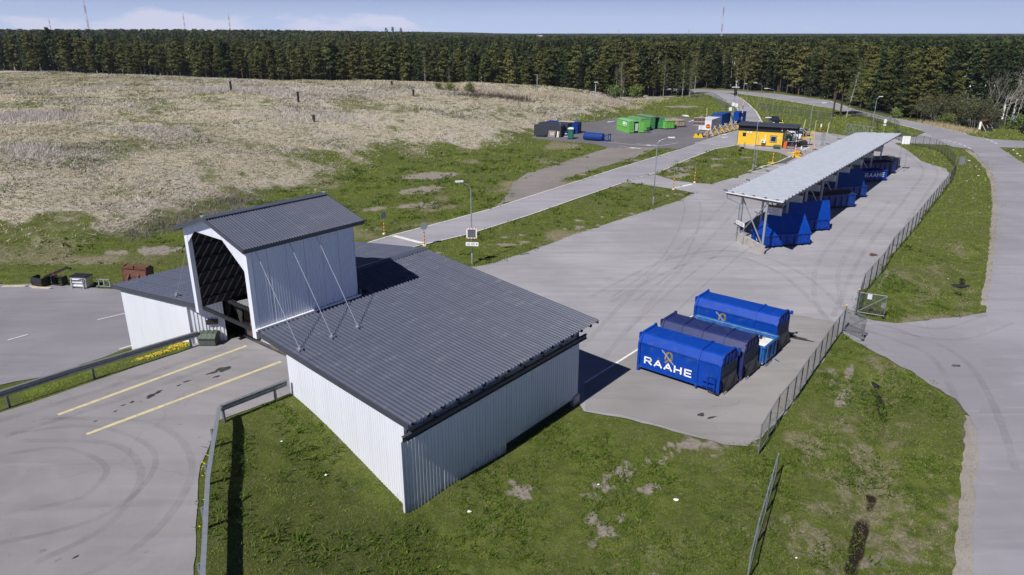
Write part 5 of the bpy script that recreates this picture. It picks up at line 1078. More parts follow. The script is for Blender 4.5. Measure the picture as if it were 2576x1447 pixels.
# ------------------------------------------------------------------ striped poles with road signs (seen from behind)
def stripe_pole(mb_parent, h, c1, c2, r=.05, n=8, nm='band'):
    for k in range(n): MB().tube([(0, 0, h * k / n), (0, 0, h * (k + 1) / n)], r, 8).build(nm, (c1, c2)[k % 2], mb_parent)
def sign_pole(label, px, h=2.2, shape='oct', az=0.0, c1=YELB, c2=REDP):
    b = on_land(*px); t = thing('road_sign', label, 'road sign', b, az); stripe_pole(t, h * .62, c1, c2, .055); MB().tube([(0, 0, h * .62), (0, 0, h)], .03, 6).build('pole', GALV, t)
    n = 8 if shape == 'oct' else 20; o = MB(); pts = [(.40 * math.cos(math.pi / 8 + 2 * math.pi * k / n), h - .28 + .40 * math.sin(math.pi / 8 + 2 * math.pi * k / n)) for k in range(n)]
    o.prism(pts, -.05, -.03, 'y').build('plate', SIGNB, t); MB().bx(-.14, .14, -.14, .14, -.05, .14).build('foot', WHITE, t)
sign_pole('octagonal sign back on striped pole left of the exit road stop line', (967, 590), 2.35, az=R(52))
sign_pole('octagonal sign back on striped pole right of the exit road stop line', (1068, 619), 2.35, az=R(22))
sign_pole('octagonal sign back on striped pole at the near side of the yard mouth', (1694, 477), 2.9, az=R(70))
sign_pole('octagonal sign back on striped pole at the far side of the yard mouth', (1747, 460), 2.9, az=R(70))
b = G(2066, 379); t = thing('road_sign', 'grey round sign above a triangle sign behind the canopy roof', 'road sign', b); MB().tube([(0, 0, 0), (0, 0, 3.0)], .05, 7).build('pole', GALV, t)
MB().prism([(.45 * math.cos(2 * math.pi * k / 18), 2.75 + .45 * math.sin(2 * math.pi * k / 18)) for k in range(18)], -.08, -.05, 'y').build('round_plate', SIGNB, t); MB().bx(-.5, .5, -.08, -.05, 1.85, 2.15).build('sub_plate', SIGNB, t); MB().prism([(-.55, .85), (.55, .85), (0, 1.75)], -.08, -.05, 'y').build('triangle_plate', SIGNB, t)
def marker(label, px, h=1.3, c1=ORNG, c2=YELB, foot=None):
    b = on_land(*px); t = thing('marker_post', label, 'marker post', b); stripe_pole(t, h, c1, c2, .07, 7)
    if foot: MB().bx(-.75, .15, -.22, .22, 0, .18).build('foot_block', foot, t)
marker('orange striped marker with yellow foot at the left end of the scale kerb', (1943.5, 411), 1.95, ORNG, YELB, YELB)
marker('orange striped marker beside the bicycles at the hut corner', (2000, 386), 1.7, ORNG, WHITE, YELB)
marker('orange striped marker by the yellow warning triangle', (1994, 399), 1.3, ORNG, WHITE)
marker('small striped marker at the painted ring, nearer one', (2042, 380), .9, YELB, ORNG); marker('small striped marker at the painted ring, farther one', (2048, 375), 1.1, ORNG, WHITE); marker('small yellow striped marker between triangle and painted ring', (2025, 387), .8, YELB, BLACKM)
marker('orange white marker on the grass beside the blue container', (1777, 296), 2.2, WHITE, ORNG); marker('orange marker pair post by the entry road kerb', (1858, 272), 1.6, ORNG, REDP); marker('orange marker at the right edge of the entry road', (1905, 271), 1.3, ORNG, REDP)
marker('short rusty marker pipe on the lawn before the hut, left one', (1858.5, 377), .8, RUST, ORNG); marker('short rusty marker pipe on the lawn before the hut, right one', (1873, 370), .9, RUST, ORNG)
t = thing('warning_triangle', 'yellow warning triangle on a yellow foot beside the canopy roof', 'road sign', G(2004, 396)); MB().prism([(-.6, .55), (.6, .55), (0, 1.5)], -.06, -.03, 'y').build('red_rim', ORNG, t); MB().prism([(-.38, .68), (.38, .68), (0, 1.28)], -.075, -.062, 'y').build('yellow_face', YELB, t); MB().prism([(-.22, .72), (.22, .72), (.1, .86), (-.1, .86)], -.085, -.077, 'y').build('bump_symbol', BLACKM, t); MB().bx(-.7, .7, -.3, .3, 0, .5).build('foot_block', YELB, t)
t = thing('bollard', 'white and black bollard at the end of the scale kerb', 'bollard', G(2013.5, 391)); MB().tube([(0, 0, 0), (0, 0, 1.0)], .07, 8).build('shaft', BLACKM, t); MB().tube([(0, 0, 1.0), (0, 0, 1.55)], .12, 8).build('head', WHITE, t)
t = thing('traffic_sign', 'small blue parking sign on a post at the right forest edge', 'road sign', G(2542, 325)); MB().tube([(0, 0, 0), (0, 0, 2.6)], .05, 7).build('pole', RUST, t)
bl = MB().box((.1, -.08, 2.35), (1.05, .03, .95), (0, R(8), 0)).build('board', WHITE, t); MB().box((.1, -.10, 2.35), (.95, .02, .85), (0, R(8), 0)).build('panel', mat('sign_blue', (.012, .07, .42), .5), t); word('P', t, (-.08, -.115, 2.08), (1, 0, -.14), (.14, 0, 1), (0, -1, 0), .55, .5, .13, WHITEL, .9)
b = on_land(2230, 335); t = thing('road_sign', 'white oval sign on a pole behind the far canopy corner', 'road sign', G(2222, 334)); MB().tube([(0, 0, 0), (0, 0, 2.7)], .05, 7).build('pole', GALV, t); MB().prism([(.32 * math.cos(2 * math.pi * k / 16), 2.4 + .5 * math.sin(2 * math.pi * k / 16)) for k in range(16)], -.06, -.04, 'y').build('plate', WHITE, t); MB().bx(-.3, .3, -.06, -.04, 1.5, 1.75).build('sub_plate', WHITE, t)
MB().bx(0, .1, 0, .1, 0, .1)
t = thing('utility_cabinet', 'slim grey utility cabinet on the grass beside the curved fence', 'cabinet', G(2418, 415), R(10)); MB().bx(-.32, .32, -.2, .2, 0, 1.25).build('body', GALV, t); MB().bx(-.35, .35, -.23, .23, 1.25, 1.32).build('lid', GALV, t); MB().bx(-.27, .27, -.215, -.2, .15, 1.15).build('door', GALV, t)
# monitoring wells standing on the mound
for k, (x, y, h, lb) in enumerate(((582, 231, 2.1, 'tall black well pipe on the mound, in pale grass left of centre'), (751, 257, 1.9, 'tall black well pipe on the mound, second from the left group'), (790, 307, 1.1, 'short black well pipe lowest on the mound'), (1040, 243, 1.5, 'black well pipe on the mound crest above the dark brush'), (986, 218, 1.2, 'small black well pipe farthest back on the mound crest'), (275, 189, 1.6, 'black well pipe against the forest at the mound top left'))):
    b = on_land(x, y); t = thing('well_pipe', lb, 'well', b); MB().tube([(0, 0, -.2), (0, 0, h)], .24, 10).build('pipe', BLACKM, t); MB().lathe([(.27, 0), (.27, .1), (.2, .14)], 10).build('cap', BLACKM, t).location = (0, 0, h)
t = thing('culvert_pipe', 'dark culvert mouth at the head of the muddy ditch', 'pipe', on_land(2212, 978), R(10)); MB().tube([(0, 1.2, -.05), (0, .05, -.02)], .17, 12, cap=False).build('barrel', BLACKM, t); MB().lathe([(.165, 0), (.0, .01)], 12).build('inner', BLACKM, t).rotation_euler = (R(90), 0, 0)  # black disc across the mouth stands in for its shaded hollow
t = thing('culvert_pipe', 'black plastic pipe end lying in the lawn ditch', 'pipe', on_land(2410, 724), R(75)); MB().tube([(0, -.8, .15), (0, .5, .12)], .16, 10).build('barrel', BLACKM, t)
# ------------------------------------------------------------------ yellow attendant hut. local x along the front, y into depth
hz = math.atan2(131.88 - 135.48, 49.72 - 42.49); hut = thing('attendant_hut', 'yellow boarded hut with black upper band and flat black roof', 'hut', (42.49, 135.48, .03), hz)
HL, HD, HY, HB = 8.1, 5.6, 2.72, 3.72
PLASTW = mat('white_fitting', (.72, .73, .74), .4, var=.05)
def boards(x0, x1, y, z0, z1, n, mt, nm, side=None):
    for k in range(n):
        a, b = x0 + (x1 - x0) * k / n, x0 + (x1 - x0) * (k + 1) / n
        (MB().bx(a + .006, b - .006, y - .02, y, z0, z1) if side is None else MB().bx(side, side + .02, a + .006, b - .006, z0, z1)).build(nm, mt, hut)
MB().bx(.02, HL - .02, .0, HD, .25, HB).build('core', TRIMD, hut); MB().bx(0, HL * .42, -.03, HD, 0, .25).bx(HL * .42, HL, .15, HD, 0, .22).build('plinth', CONC, hut)
boards(.08, HL - .08, -.002, .26, HY, 36, YELW, 'board'); boards(.05, HD, 0, .26, HY, 24, YELW, 'board', HL - .018)
for k in range(6): z = HY + k * .165; MB().bx(.0, HL + .03, -.05, -.003, z + .01, z + .16).build('band_board', BLACKM, hut); MB().bx(HL + .003, HL + .05, 0, HD, z + .01, z + .16).build('band_board', BLACKM, hut)
for x in (.0, HL - .04): MB().bx(x, x + .08, -.045, .03, .2, HY).build('corner_board', TRIMD, hut)
MB().add([(-.35, -.55, 3.78), (HL + 2.3, -.55, 3.70), (HL + 2.3, HD + .4, 3.55), (-.35, HD + .4, 3.63), (-.35, -.55, 4.0), (HL + 2.3, -.55, 3.92), (HL + 2.3, HD + .4, 3.75), (-.35, HD + .4, 3.83)], [(0, 3, 2, 1), (4, 5, 6, 7), (0, 1, 5, 4), (1, 2, 6, 5), (2, 3, 7, 6), (3, 0, 4, 7)]).build('roof', TRIMD, hut)
for x, y in ((HL + 2.1, .2), (HL + 2.1, HD - .2)): MB().bx(x - .06, x + .06, y - .06, y + .06, 0, 3.66).build('porch_post', BLACKM, hut)
MB().bx(HL + .06, HL + 2.1, HD - .1, HD, 2.6, 3.6).build('porch_fascia', BLACKM, hut)
def window(x0, x1, z0, z1, nm='window'):
    w = MB().bx(x0 - .1, x1 + .1, -.06, -.025, z0 - .1, z1 + .1).build(nm, BLACKM, hut)
    for a in ((x0, x1, z0, z0 + .06), (x0, x1, z1 - .06, z1), (x0, x0 + .06, z0 + .06, z1 - .06), (x1 - .06, x1, z0 + .06, z1 - .06)): MB().bx(a[0], a[1], -.075, -.061, a[2], a[3]).build('frame', PLASTW if x1 - x0 > .7 else BLACKM, w)
    MB().bx(x0 + .06, x1 - .06, -.068, -.062, z0 + .06, z1 - .06).build('pane', GLASS, w)
window(5.95, 6.95, 1.0, 2.05); window(1.0, 1.4, 1.85, 2.3)
ac = MB().bx(4.35, 5.15, -.42, -.1, .75, 1.3).build('air_conditioner', PLASTW, hut); MB().lathe([(.2, 0), (.2, .02), (.05, .03)], 14).build('fan_grille', SIGNB, ac).location = (4.62, -.43, 1.02); bpy.data.objects[ac.children[0].name].rotation_euler = (R(90), 0, 0)
MB().bx(4.98, 5.12, -.12, -.03, 1.3, 2.3).build('duct', PLASTW, hut); MB().bx(4.4, 5.1, -.3, -.03, .55, .62).build('bracket', BLACKM, hut)
for x in (1.75, 2.25): MB().bx(x, x + .26, -.14, -.03, 2.3, 2.66).build('vent_hood', PLASTW, hut)
for x in (.85, 1.05): MB().lathe([(.06, 0), (.07, .06), (.02, .1)], 8).build('spot_light', PLASTW, hut).location = (x, -.06, 2.66)
for z in (3.05, 3.4): MB().lathe([(.08, 0), (.1, .1), (.03, .18)], 8).build('camera_dome', PLASTW, hut).location = (HL - .3, -.16, z)
MB().bx(7.2, 7.42, -.045, -.03, 1.6, 1.85).build('notice', WHITE, hut); MB().bx(7.29, 7.34, -.05, -.046, 1.6, 1.85).build('notice_stripe', REDP, hut)
dr = MB().bx(HL + .02, HL + .06, .5, 1.5, .2, 2.25).build('door', BLACKM, hut); MB().bx(HL + .065, HL + .075, .65, 1.35, .9, 2.1).build('pane', GLASS, dr); MB().bx(HL + .02, HL + .05, 2.3, 3.3, 1.9, 2.6).build('notice', PLASTW, hut)
tl = thing('grit_bin', 'dark green grit bin at the right foot of the yellow hut', 'bin', (48.45, 130.95, .02), hz); MB().prism([(-.35, .02), (.35, .02), (.4, .5), (-.4, .5)], -.55, .55, 'x').build('body', GREENP, tl); MB().prism([(-.45, .5), (-.4, .6), (.1, .72), (.42, .6), (.45, .5)], -.6, .6, 'x').build('lid', GREENP, tl)
tl = thing('waste_box', 'orange box leaning by the hut corner next to the bicycles', 'box', (50.05, 131.35, .03), hz); MB().prism([(-.3, 0), (.25, 0), (.35, 1.15), (-.2, 1.15)], -.22, .22, 'y').build('body', ORNG, tl); MB().bx(-.22, .38, -.25, .25, 1.15, 1.22).build('lid', ORNG, tl)
def bicycle(label, loc, rz, c):
    t = thing('bicycle', label, 'bicycle', loc, rz)
    for x in (-.52, .52):
        n = 20; w = MB().tube([(x + .33 * math.cos(2 * math.pi * k / n), 0, .34 + .33 * math.sin(2 * math.pi * k / n)) for k in range(n + 1)], .02, 5).build('wheel', RUBBER, t)
        for k in range(4): a = k * math.pi / 4; MB().bar((x + .3 * math.cos(a), 0, .34 + .3 * math.sin(a)), (x - .3 * math.cos(a), 0, .34 - .3 * math.sin(a)), .008).build('spoke', SILV, w)
    MB().tube([(-.52, 0, .34), (-.08, 0, .3), (.38, 0, .78), (-.2, 0, .82), (-.08, 0, .3)], .02, 5).tube([(-.52, 0, .34), (-.2, 0, .82)], .015, 5).tube([(.52, 0, .34), (.36, 0, .98)], .02, 5).build('frame', c, t)
    MB().tube([(.3, -.28, 1.0), (.38, 0, 1.02), (.3, .28, 1.0)], .015, 5).build('handlebar', BLACKM, t); MB().prism([(-.32, -.05), (-.32, .05), (-.05, .02), (-.05, -.02)], .92, .98).tube([(-.2, 0, .82), (-.2, 0, .93)], .015, 5).build('saddle', BLACKM, t)
bicycle('dark red bicycle parked at the right corner of the yellow hut', (50.95, 130.85, .03), hz + R(10), REDP); bicycle('black bicycle behind the red one at the yellow hut', (50.75, 131.5, .03), hz + R(-8), BLACKM)
tl = thing('thin_pole', 'thin dark pole on a yellow block at the scale kerb', 'pole', (49.2, 125.9, .02)); MB().tube([(0, 0, 0), (0, 0, 3.2)], .045, 6).build('shaft', GALVD, tl); MB().bx(-.7, .8, -.2, .2, 0, .16).build('foot_block', YELB, tl)
# access platform and tools heap behind the canopy roof
tl = thing('access_platform', 'orange tubular access platform with ladder beside the parked cars', 'platform', (55.0, 134.3, .03), R(10))
for x, y in ((0, 0), (1.6, 0), (1.6, 1.2), (0, 1.2)): MB().tube([(x, y, 0), (x, y, 2.6 if x > 1 else 1.6)], .05, 6).build('upright', YELB, tl)
for z in (1.5, 2.1, 2.6): MB().tube([(1.6, 0, z), (1.6, 1.2, z)], .04, 6).build('guard_rail', YELB, tl)
MB().bx(0, 1.6, 0, 1.2, 1.45, 1.52).build('deck', YELB, tl)
for y in (.1, 1.1): MB().tube([(-1.5, y, 0), (0, y, 1.5), (.0, y, 2.4), (1.6, y, 2.6)], .04, 6).build('stair_rail', YELB, tl)
for k in range(5): MB().bx(-1.25 + k * .27, -1.05 + k * .27, .1, 1.1, .22 + k * .26, .26 + k * .26).build('tread', YELB, tl)
tl = thing('scrap_trolley', 'black heap of trolleys and tools in front of the orange platform', 'trolley', (53.6, 133.2, .03), R(-10))
MB().bx(-.9, .2, -.5, .4, .5, .62).bx(-.1, 1.2, -.2, .8, .3, 1.0).build('tray', BLACKM, tl); 
for x, y in ((-.8, -.4), (-.8, .3), (.1, -.4), (1.0, .6)): MB().tube([(x, y, 0), (x, y, .6)], .05, 6).build('leg', BLACKM, tl)
MB().tube([(-.9, 0, .6), (-1.2, 0, 1.0)], .04, 6).build('handle', BLACKM, tl); MB().bx(.2, 1.0, 0, .6, 1.0, 1.25).build('bin', RUST, tl)
# ------------------------------------------------------------------ cars. local x forward (nose at +x), z up
def car(label, loc, rz, paint, L=4.4, W=1.78, Hh=1.46, kind='hatch', rails=False, open_door=False):
    t = thing('parked_car', label, 'car', loc, rz); h = L / 2
    P_ = {'hatch': [(-h, .45), (-h + .04, .92), (-h + .20, 1.02), (-h + .55, Hh - .05), (-h + 1.2, Hh), (.15, Hh - .02), (.95, 1.0), (h - .25, .86), (h - .02, .66), (h, .40), (h - .1, .22), (-h + .1, .22)],
          'sedan': [(-h, .45), (-h + .03, .90), (-h + .75, .98), (-h + 1.35, Hh - .04), (-.3, Hh), (.1, Hh - .03), (.95, .98), (h - .25, .84), (h - .02, .64), (h, .40), (h - .1, .22), (-h + .1, .22)],
          'suv': [(-h, .5), (-h + .03, 1.08), (-h + .16, 1.2), (-h + .35, Hh - .05), (-h + .8, Hh), (.35, Hh - .02), (1.0, 1.14), (h - .25, 1.02), (h - .03, .82), (h, .5), (h - .1, .3), (-h + .1, .3)]}[kind]
    belt = {'hatch': .98, 'sedan': .96, 'suv': 1.12}[kind]
    def wy(z): return W / 2 * (1.0 if z < belt else 1 - .22 * (z - belt) / (Hh - belt)) * (.94 if z < .4 else 1)
    n = len(P_); vs = [(x, -wy(z), z) for x, z in P_] + [(x, wy(z), z) for x, z in P_]
    MB().add(vs, [tuple(range(n))[::-1], tuple(range(n, 2 * n))] + [(i, (i + 1) % n, n + (i + 1) % n, n + i) for i in range(n)]).build('body', paint, t)
    top = [(x, z) for x, z in P_ if z > belt - .05]; top = [p for p in P_ if p[1] >= belt - .02]
    xs = [p[0] for p in top]; z1 = Hh - .10; z0 = belt + .04
    xr0 = np.interp(z0, [P_[2][1], P_[3][1]], [P_[2][0], P_[3][0]]); xr1 = np.interp(z1, [P_[2][1], P_[3][1]], [P_[2][0], P_[3][0]])
    k = 5 if kind != 'sedan' else 5
    xf0 = np.interp(z0, [P_[6][1], P_[5][1]], [P_[6][0], P_[5][0]]); xf1 = np.interp(z1, [P_[6][1], P_[5][1]], [P_[6][0], P_[5][0]])
    for s in (-1, 1):
        m0, m1 = (xr0 + xf0) / 2, (xr1 + xf1) / 2
        for a0, a1, b0, b1 in ((xr0 + .16, m0 - .04, xr1 + .10, m1 - .04), (m0 + .04, xf0 - .12, m1 + .04, xf1 - .06)):
            q = [(a0, s * (wy(z0) + .006), z0), (a1, s * (wy(z0) + .006), z0), (b1, s * (wy(z1) + .006), z1), (b0, s * (wy(z1) + .006), z1)]
            MB().add(q, [(0, 1, 2, 3)]).build('side_window', GLASS, t)
    for (x0_, x1_, o, nm) in ((xf0, xf1, .012, 'windscreen'), (xr0, xr1, -.012, 'rear_window')):
        MB().add([(x0_ + o, -wy(z0) + .08, z0 + .012), (x0_ + o, wy(z0) - .08, z0 + .012), (x1_ + o, wy(z1) - .08, z1 + .012), (x1_ + o, -wy(z1) + .08, z1 + .012)], [(0, 1, 2, 3)]).build(nm, GLASS, t)
    r = .34 if kind == 'suv' else .31
    for x in (-h + .8, h - .82):
        for s in (-1, 1):
            w = MB().lathe([(.0, -.1), (r * .9, -.1), (r, -.06), (r, .06), (r * .9, .1), (0, .1)], 16).build('wheel', RUBBER, t); w.location = (x, s * (W / 2 - .09), r); w.rotation_euler = (R(90), 0, 0)
            MB().lathe([(.0, -.115), (r * .6, -.115), (r * .62, .115), (0, .115)], 12).build('rim', SILV, w)
    for s in (-1, 1):
        MB().bx(h - .10, h + .004, s * W * .36 - .18, s * W * .36 + .18, P_[8][1] - .06, P_[8][1] + .08).build('headlight', PLASTW, t); MB().bx(-h - .006, -h + .06, s * W * .4 - .12, s * W * .4 + .12, belt - .22, belt - .02).build('tail_light', REDP, t)
        MB().box((.7, s * (W / 2 + .09), belt + .03), (.12, .18, .12)).build('mirror', paint, t)
    MB().bx(-h - .012, -h + .02, -.27, .27, belt - .34, belt - .22).build('number_plate', PLASTW, t); MB().bx(h - .02, h + .012, -.27, .27, .46, .57).build('number_plate', PLASTW, t)
    if rails:
        for s in (-1, 1): MB().tube([(-h + .5, s * .62, Hh), (-h + .7, s * .62, Hh + .1), (.2, s * .62, Hh + .1), (.4, s * .62, Hh - .02)], .03, 5).build('roof_rail', BLACKM, t)
    if open_door:
        d = MB().add([(0, 0, .35), (-.15, .75, .35), (-.2, .95, .75), (-.2, .95, belt), (0, 0, belt), (0, .03, .35), (-.12, .78, .35), (-.17, .98, .75), (-.17, .98, belt), (.03, .03, belt)], [(0, 1, 2, 3, 4), (9, 8, 7, 6, 5)]).tube([(0, 0, belt), (-.25, .1, Hh - .05), (-.32, .75, Hh - .1), (-.2, .95, belt)], .03, 5).build('open_door', paint, t); d.location = (.75, W / 2, 0)
    return t
CW_ = mat('white_car_paint', (.68, .70, .72), .25, var=.03, spec=.6); CB_ = mat('dark_blue_car_paint', (.02, .03, .055), .22, var=.05, spec=.6); CG_ = mat('dark_green_car_paint', (.012, .03, .028), .22, var=.05, spec=.6); CS_ = mat('black_car_paint', (.012, .012, .016), .22, var=.05, spec=.6); CV_ = mat('silver_blue_car_paint', (.16, .19, .25), .25, var=.05, spec=.6)
cf = R(150); fv = Vector((math.cos(cf), math.sin(cf), 0))
def rear_at(x, y): return Vector((x, y, .03)) + fv * 2.2
car('dark green hatchback partly hidden behind the yellow hut', rear_at(55.3, 141.0), cf, CG_); car('white car parked second behind the yellow hut', rear_at(57.6, 143.2), cf, CW_, 4.5, kind='sedan'); car('dark blue car parked third behind the yellow hut', rear_at(59.5, 145.7), cf, CB_); car('silver blue car parked farthest behind the yellow hut', rear_at(61.4, 148.3), cf, CV_, 4.5, kind='sedan')
car('black off road car with roof rails and open door on the entry lawn', (60.4, 166.6, .02), R(-97), CS_, 4.6, 1.9, 1.85, 'suv', True, True)
car('black car seen from behind at the right picture edge', (108.9, 152.6, .03), R(72), CS_, 4.4, 1.8, 1.5)
# person crouching beside the open car door
def person_crouch(loc, rz):
    t = thing('person', 'person in yellow high visibility jacket crouching by the open black car door', 'person', loc, rz)
    V = [(0, 0, .42), (0.08, 0, .62), (.16, 0, .85), (.20, 0, .98), (.24, 0, 1.10), (.27, 0, 1.22),       # pelvis, waist, chest, neck, skull base, crown
         (.14, .19, .92), (.34, .24, .72), (.52, .18, .62), (.14, -.19, .92), (.34, -.24, .72), (.52, -.18, .62),   # arms
         (.0, .11, .40), (.38, .15, .46), (.22, .14, .08), (.36, .14, .04), (.0, -.11, .40), (.38, -.15, .46), (.22, -.14, .08), (.36, -.14, .04)]
    E_ = [(0, 1), (1, 2), (2, 3), (3, 4), (4, 5), (2, 6), (6, 7), (7, 8), (2, 9), (9, 10), (10, 11), (0, 12), (12, 13), (13, 14), (14, 15), (0, 16), (16, 17), (17, 18), (18, 19)]
    rad = [.17, .16, .18, .065, .10, .09, .085, .06, .045, .085, .06, .045, .11, .085, .06, .05, .11, .085, .06, .05]
    me = bpy.data.meshes.new('body'); me.from_pydata(V, E_, []); ob = bpy.data.objects.new('body', me); C.objects.link(ob); ob.parent = t
    sk = ob.modifiers.new('skin', 'SKIN'); ob.modifiers.new('sub', 'SUBSURF').levels = 1; ob.modifiers['sub'].render_levels = 1
    for i, r in enumerate(rad): me.skin_vertices[0].data[i].radius = (r, r)
    me.skin_vertices[0].data[0].use_root = True
    hv = mat('high_vis_yellow', (.72, .74, .06), .6, var=.05); skin = mat('skin', (.42, .26, .19), .6); trs = mat('dark_trousers', (.03, .035, .05), .8)
    dg = bpy.context.evaluated_depsgraph_get(); m2 = bpy.data.meshes.new_from_object(ob.evaluated_get(dg)); ob.modifiers.clear(); ob.data = m2; m2.name = 'body'
    m2.materials.clear()
    for q in (hv, skin, trs): m2.materials.append(q)
    for p in m2.polygons:
        c = p.center; p.material_index = 1 if (c.z > 1.0 or (c.x > .47 and c.z > .5)) else (2 if c.z < .5 or (c.x > .2 and c.z < .56) else 0); p.use_smooth = True
    MB().lathe([(.105, 0), (.12, .05), (.10, .13), (.04, .17)], 12).build('cap', hv, t).location = (.265, 0, 1.16)
person_crouch((61.75, 164.7, .02), R(160))
# ------------------------------------------------------------------ box containers. local: near end at y=0, length along +y, x across
def box_container(label, loc, az, L=6.06, W=2.44, Hh=2.5, wall=BLUED, roof=None, pitch=.28, depth=.035, arch=0.0, door='closed', floor=.15, lids=None, name='storage_container', cat='container', horiz=False):
    t = thing(name, label, cat, loc, az - math.pi / 2); w = W / 2; roof = roof or wall
    def side(nm, o, ax, nrm, ln): MB().sheet(o, ax, (0, 0, 1), nrm, ln, floor, Hh, pitch, depth).build(nm, wall, t)
    side('side_wall', (-w, L, 0), (0, -1, 0), (-1, 0, 0), L); side('side_wall', (w, 0, 0), (0, 1, 0), (1, 0, 0), L); side('end_wall', (w, L, 0), (-1, 0, 0), (0, 1, 0), W)
    for x in (-w, w):
        for y in (0.0, L): MB().bx(x - .07, x + .07, y - .07, y + .07, .0, Hh + .03).build('corner_post', wall, t)
        MB().bx(x - .05, x + .05, 0, L, Hh - .08, Hh + .02).build('top_rail', wall, t); MB().bx(x - .05, x + .05, 0, L, .02, floor + .08).build('bottom_rail', wall, t)
        if horiz: MB().bx(x - .08, x + .08, 0, L, Hh * .45, Hh * .45 + .1).build('side_rail', wall, t)
    MB().bx(-w, w, .05, L, floor - .05, floor).build('floor', BLACKM, t)
    n = 8; pr = [(-w + W * k / n, Hh + .01 + arch * math.sin(math.pi * k / n)) for k in range(n + 1)]
    MB().prism(pr + [(w, Hh - .04), (-w, Hh - .04)], -.05, L + .05, 'y').build('roof', roof, t)
    dh = Hh - .1
    def leaf(nm, m_):
        d = MB().bx(0, w - .06, -.05, 0, floor, dh).build(nm, m_, t)
        for z in (.35, .62): MB().bx(.04, w - .1, -.08, -.05, dh * z, dh * z + .1).build('door_rail', m_, d)
        for x in (.3, .75): MB().tube([(x, -.09, floor), (x, -.09, dh)], .02, 5).build('lock_rod', m_, d)
        return d
    if door in ('closed', 'half'): a = leaf('door_leaf', wall); a.location = (-w + .06, -.02, 0)
    if door == 'closed': a = leaf('door_leaf', wall); a.location = (0, -.02, 0)
    if door == 'half': a = leaf('door_leaf', wall); a.location = (w - .02, -.05, 0); a.rotation_euler = (0, 0, R(-15))
    if door == 'panel': MB().sheet((-w, 0, 0), (1, 0, 0), (0, 0, 1), (0, -1, 0), W, floor, Hh, pitch, depth).build('end_wall', wall, t)
    return t
SHW = mat('white_container_paint', (.66, .68, .71), .45, var=.06, dirt=(.42, .40, .38), dirt_amt=.12)
SHG = mat('grey_container_side', (.30, .33, .40), .5, var=.06)
wc = box_container('white shipping container behind the striped barricade', (41.8, 156.5, .03), R(57), 6.06, 2.6, 2.4, SHW)
mb = MB(); strokes(mb, [[(-.7, 1.4), (-.7, 1.75), (-.45, 1.85), (-.2, 1.75), (-.2, 1.4), (-.7, 1.4)], [(-.6, 1.6), (-.3, 1.6)]], .09, lambda x, y, d: Vector((x, -.11 - d, y))); mb.build('door_mark', mat('mark_blue', (.03, .06, .3), .5), wc)
box_container('plain blue box container behind the white container', (46.9, 166.3, .03), R(56), 6.06, 2.4, 2.45, mat('mid_blue_paint', (.02, .075, .26), .45, var=.08), depth=.01, door='panel')
c3 = box_container('bright blue ribbed compactor standing at the entry road edge', (52.6, 169.0, .03), R(64), 4.5, 2.1, 2.5, BLUE, pitch=.35, depth=.07, door='panel')
MB().tube([(-.7, -.3, .9), (.0, -.4, 1.1), (.7, -.3, .9)], .12, 8).bx(-.9, .9, -.5, -.1, .2, .7).build('hydraulics', BLUED, c3)
st = thing('clearance_pole', 'tall yellow and black striped pole before the blue compactor', 'pole', (53.1, 167.6, .02)); stripe_pole(st, 5.2, BLACKM, YELB, .09, 6)
tl = thing('wheelie_bin', 'pale green wheelie bin between the blue containers', 'bin', (50.2, 170.5, .02)); MB().prism([(-.26, .1), (.26, .1), (.32, 1.0), (-.32, 1.0)], -.3, .3, 'y').build('body', GREENC, tl); MB().bx(-.36, .36, -.36, .36, 1.0, 1.08).build('lid', LIMEG, tl)
# dark site containers on the left of the container yard
dk = box_container('dark grey ribbed site container at the left yard edge, nearest', (9.55, 146.25, .03), R(156), 5.75, 2.3, 2.2, ANTHR, pitch=.16, depth=.03, door='panel'); dk.location = (10.35, 147.2, .03); MB().tube([(.6, .8, 2.2), (.6, .8, 2.7)], .08, 8).build('flue', GALV, dk)
box_container('dark grey site container behind the nearest dark one', (11.9, 149.6, .03), R(156), 6.2, 2.3, 2.35, ANTHR, pitch=.2, depth=.04, door='panel')
bb = box_container('blue storage container behind the dark grey site containers', (14.2, 152.6, .03), R(156), 7.0, 2.4, 2.2, BLUED, door='closed'); MB().bx(-.6, .6, 1, 4.5, 2.25, 2.34).build('roof_boards', TIMB, bb)
t = thing('portable_toilet', 'green portable toilet with white roof beside the dark container', 'toilet', (11.75, 143.95, .03), R(-10))
MB().bx(-.54, .54, -.54, .54, .12, 1.95).build('cabin', TOILG, t); MB().prism([(-.6, 1.95), (.6, 1.95), (.54, 2.12), (.2, 2.22), (-.2, 2.22), (-.54, 2.12)], -.6, .6, 'y').build('roof', WHITE, t); MB().bx(-.6, .6, -.6, .6, 0, .12).build('skid', BLACKM, t); d = MB().bx(-.40, .30, -.57, -.54, .2, 1.85).build('door', mat('toilet_door_green', (.018, .14, .10), .5), t); MB().bx(-.36, .26, -.58, -.571, 1.6, 1.75).build('vent', TOILG, d); MB().bx(.2, .27, -.60, -.571, 1.0, 1.1).build('handle', SILV, d)
t = thing('waste_drum', 'large blue round backed skip with hatches and tubular frame', 'skip', (14.4, 142.7, .03), math.atan2(140.59 - 142.73, 17.76 - 14.32))
n = 14; pr = [(.05 + .78 * math.cos(math.pi * k / n), .72 + .78 * math.sin(math.pi * k / n)) for k in range(n + 1)] + [(-.70, .35), (-.5, .12), (.6, .12), (.8, .35)]
MB().prism(pr, 0, 4.0, 'x').build('body', BLUED, t, False)
for k in range(4): MB().box((.55 + k * .95, -.52, 1.20), (.75, .05, .55), (R(-48), 0, 0)).build('hatch', BLUED, t)
